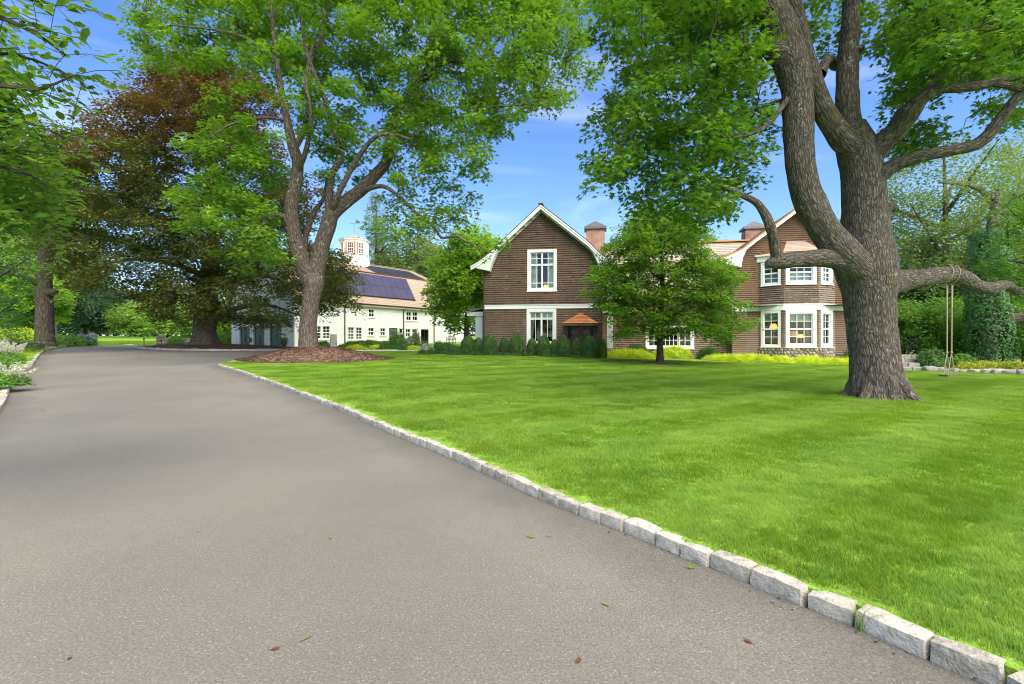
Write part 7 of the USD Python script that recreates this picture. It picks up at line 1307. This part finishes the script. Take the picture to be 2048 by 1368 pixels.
# ------------------------------------------------------------------ litter on the driveway
def litter(label, px, py, kind, L, ang, m):
    p = G(px, py, .006); rng = np.random.default_rng(int(px)); t = thing('fallen_leaf' if kind != 'key' else 'fallen_seed', label, 'leaf', p); V, F = T_MAPLE if kind == 'maple' else T_OVAL; V = V.copy() * L
    if kind == 'key': V[:, 1] *= .45
    V[:, 2] = np.abs(V[:, 2]) + np.abs(V[:, 0] - L * .4) * .12; v = turn(V, ang) + p; obj('leaf_blade', (v, F), m, t, smooth=True); q = turn(np.array([[0, 0, .003], [-.35 * L, .04 * L, .004]]), ang) + p; mb = MB(); mb.tube(q, .0012, 4); obj('stalk', mb, m, t)
for a in [('yellow green winged seed on the asphalt left of centre bottom', 598, 1284, 'key', .075, .9, 'fallen'), ('orange brown curled leaf near the bottom of the driveway', 541, 1300, 'oval', .045, .4, 'fallen_red'), ('pale yellow leaf on the asphalt right of the driveway middle', 662, 1077, 'oval', .05, 2, 'fallen'), ('pale leaf pair on the driveway below the kerb, upper one', 1070, 1076, 'oval', .07, 2.6, 'fallen'), ('tiny pale leaf right of the upper pale leaf below the kerb', 1097, 1075, 'oval', .05, 1.2, 'fallen'), ('curled yellow green leaf in the right part of the driveway', 1222, 1214, 'key', .07, 2.4, 'fallen'), ('green maple leaf lying against the kerb stones', 1376, 1136, 'maple', .07, .5, 'fallen'), ('reddish leaf stain lying on the lower right driveway', 1505, 1287, 'oval', .045, 2.2, 'fallen_red'), ('reddish brown leaf at the bottom edge of the driveway', 1154, 1327, 'oval', .045, 1.1, 'fallen_red'), ('dark leaf on the far driveway before the island', 273, 716, 'maple', .3, 0.2, 'fallen_red'), ('dark scrap on the driveway by the left kerb', 63, 797, 'oval', .12, .3, 'fallen_red')]: litter(*a)
# ------------------------------------------------------------------ a far wood that closes the lawn on the left and right
rng = np.random.default_rng(320); C = []
for i in range(64):
    a = -1.02 + 2.1 * (i + rng.random()) / 64; Y = rng.uniform(135, 185); x = a * Y; h = rng.uniform(9, 16); C.append(np.array([x, Y, float(g(x, Y))]) + np.abs(crown_points(-2.0, h, 6, 6, 50, rng)) * [1, 1, 1] * np.where(rng.random((50, 1)) < .5, 1, 1) * np.column_stack([rng.choice([-1, 1], 50), rng.choice([-1, 1], 50), np.ones(50)]))
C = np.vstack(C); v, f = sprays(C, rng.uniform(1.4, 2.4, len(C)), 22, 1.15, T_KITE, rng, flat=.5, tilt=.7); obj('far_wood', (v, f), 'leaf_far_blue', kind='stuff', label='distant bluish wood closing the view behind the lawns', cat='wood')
# ------------------------------------------------------------------ lawn blades (uncountable)
def blades(n, rad, hmin, hmax, w, rng, bend=.5, lean=None):
    a = rng.uniform(0, 6.28, n); r = np.sqrt(rng.random(n)) * rad; x, y = np.cos(a) * r, np.sin(a) * r; h = rng.uniform(hmin, hmax, n); d = rng.uniform(0, 6.28, n) if lean is None else rng.normal(0, lean, n); b = rng.uniform(.15, bend, n) * h; c, s = np.cos(d), np.sin(d); W = w * rng.uniform(.7, 1.3, n); v = np.zeros((n, 5, 3))
    for k, (t, ww) in enumerate(((0, 1), (0, -1), (.55, .8), (.55, -.8), (1, 0))):
        bb_ = b * t ** 2; v[:, k] = np.stack([x + c * bb_ - s * ww * W, y + s * bb_ + c * ww * W, h * (t - .18 * t * t)], 1)
    f = (np.arange(n) * 5)[:, None, None] + np.array([[0, 1, 3], [0, 3, 2], [2, 3, 4]])[None]; return v.reshape(-1, 3), f.reshape(-1, 3)
def scatter(name, polys, zf, ranges, seed, label):
    rng = np.random.default_rng(seed); pi = UsdGeom.PointInstancer.Define(stage, path_for(None, name)); pp = str(pi.GetPath()); protos, idx, pos, ori, scl = [], [], [], [], []
    for (y0, y1, step, n, rad, h0, h1, w) in ranges:
        first = len(protos)
        for q in range(3):
            m = usdkit.mesh(stage, f'{pp}/tuft_{len(protos):03d}', blades(n, rad, h0, h1, w, rng, .8, 1.0), M['blade']); m.CreateDoubleSidedAttr(True); protos.append(m.GetPath())
        for poly in polys:
            b = poly.bounds; gx, gy = np.meshgrid(np.arange(b[0], b[2], step), np.arange(max(b[1], y0), min(b[3], y1), step)); p = np.stack([gx.ravel(), gy.ravel()], 1)
            if not len(p): continue
            p += rng.uniform(-.5, .5, p.shape) * step; e = poly.buffer(-rad * (1.05 if rad < .3 else .6)); p = p[contains_xy(e, p[:, 0], p[:, 1]) & (p[:, 1] >= y0) & (p[:, 1] < y1) & (np.abs(p[:, 0]) < 1.12 * np.maximum(p[:, 1], 0) + 1.5)]; z = zf(p[:, 0], p[:, 1]); k = len(p)
            pos.append(np.column_stack([p, z - .004])); a = math.atan2(.62, .78) + np.pi * (np.floor((-.62 * p[:, 0] + .78 * p[:, 1] + .25 * np.sin(p[:, 0] * .3)) / .95) % 2) + rng.normal(0, .65, k); ori += [Gf.Quath(float(math.cos(t / 2)), 0, 0, float(math.sin(t / 2))) for t in a]; s = rng.uniform(.75, 1.2, k) * (.8 + .4 * meshkit.noise(np.column_stack([p * .9, np.zeros(k)]))); scl.append(np.column_stack([np.ones(k), np.ones(k), s])); idx.append(rng.integers(first, first + 3, k))
    pi.CreatePrototypesRel().SetTargets(protos); pos, scl, idx = np.vstack(pos), np.vstack(scl), np.concatenate(idx)
    pi.CreateProtoIndicesAttr(Vt.IntArray.FromNumpy(idx.astype(np.int32))); pi.CreatePositionsAttr(Vt.Vec3fArray.FromNumpy(pos.astype(np.float32))); pi.CreateOrientationsAttr(Vt.QuathArray(ori)); pi.CreateScalesAttr(Vt.Vec3fArray.FromNumpy(scl.astype(np.float32))); tagp(pi.GetPrim(), label, 'grass', None, 'stuff'); return len(pos)
grass_area = LAWN.difference(MOUND.buffer(-.15)).difference(sm_poly).difference(PATH.buffer(.1)).difference(Polygon(H0.w(np.array([-.2, 30, 30, -.2]), 0, np.array([1.0, -1.5, -20, -20]))[:, :2]))
ng = scatter('lawn_grass', list(getattr(grass_area, 'geoms', [grass_area])), lawn_z, [(-1, 5, .11, 190, .105, .025, .062, .0016), (5, 11, .2, 340, .19, .025, .062, .0026), (11, 22, .36, 420, .34, .028, .065, .0045), (22, 40, .7, 520, .62, .03, .07, .009)], 330, 'short green lawn grass')
lg = big.intersection(sbox(-70, 12, -9, 75)).difference(ISL.buffer(.2)).difference(Polygon(BE.w(np.array([-1, 15, 15, -1]), 0, np.array([1, 1, -25, -25]))[:, :2]))
ng2 = scatter('bank_grass', [q for q in getattr(lg, 'geoms', [lg]) if q.geom_type == 'Polygon'], lambda x, y: g(x, y) + LAWN_UP, [(12, 30, .5, 420, .45, .03, .07, .007), (30, 75, 1.2, 500, 1.0, .04, .09, .018)], 331, 'short green grass on the bank left of the drive')
print('tufts', ng, ng2)
# a grass tuft growing in a kerb joint
for i, (px, py, l) in enumerate([(1727, 1262, 'tall grass tuft growing in the kerb joint near the lower right'), (1416, 1130, 'small grass tuft in a kerb joint')]):
    p = G(px, py, .0); t = thing('grass_tuft', l, 'grass', p); v, f = blades(26 - 8 * i, .03, .06, .2 - .08 * i, .0022, np.random.default_rng(340 + i), .9); obj('blades', (v + p, f), 'blade', t, kind='stuff')

# dry bits gathered along the kerbs and blown over the asphalt (uncountable)
rng = np.random.default_rng(350); n = 520; P_ = []
for line, sgn_, k in ((RK, -1, 300), (LK, 1, 120)):
    l = resample(line, .05); l = l[(l[:, 1] > 1.5) & (l[:, 1] < 40)]; i = rng.integers(1, len(l) - 1, k); t = l[i + 1] - l[i - 1]; t /= np.linalg.norm(t, axis=1, keepdims=True); nn = np.stack([-t[:, 1], t[:, 0]], 1) * -sgn_; P_.append(l[i] + nn * np.abs(rng.normal(.02, .09, k))[:, None])
x = rng.uniform(-9, 1.5, 160); y = rng.uniform(2, 22, 160); q = np.stack([x - y * .25, y], 1); P_.append(q[contains_xy(DRIVE.buffer(-.3), q[:, 0], q[:, 1])]); P_ = np.vstack(P_); P_ = np.column_stack([P_, g(P_[:, 0], P_[:, 1]) + .006]); n = len(P_)
v, f = leaf_mesh(P_, rng.normal(0, .25, (n, 3)) + [0, 0, 1], rng.uniform(.008, .028, n), T_KITE, rng); obj('leaf_litter', (v, f), 'litter', kind='stuff', label='tiny dry leaf scraps along the kerbs and on the driveway', cat='litter')
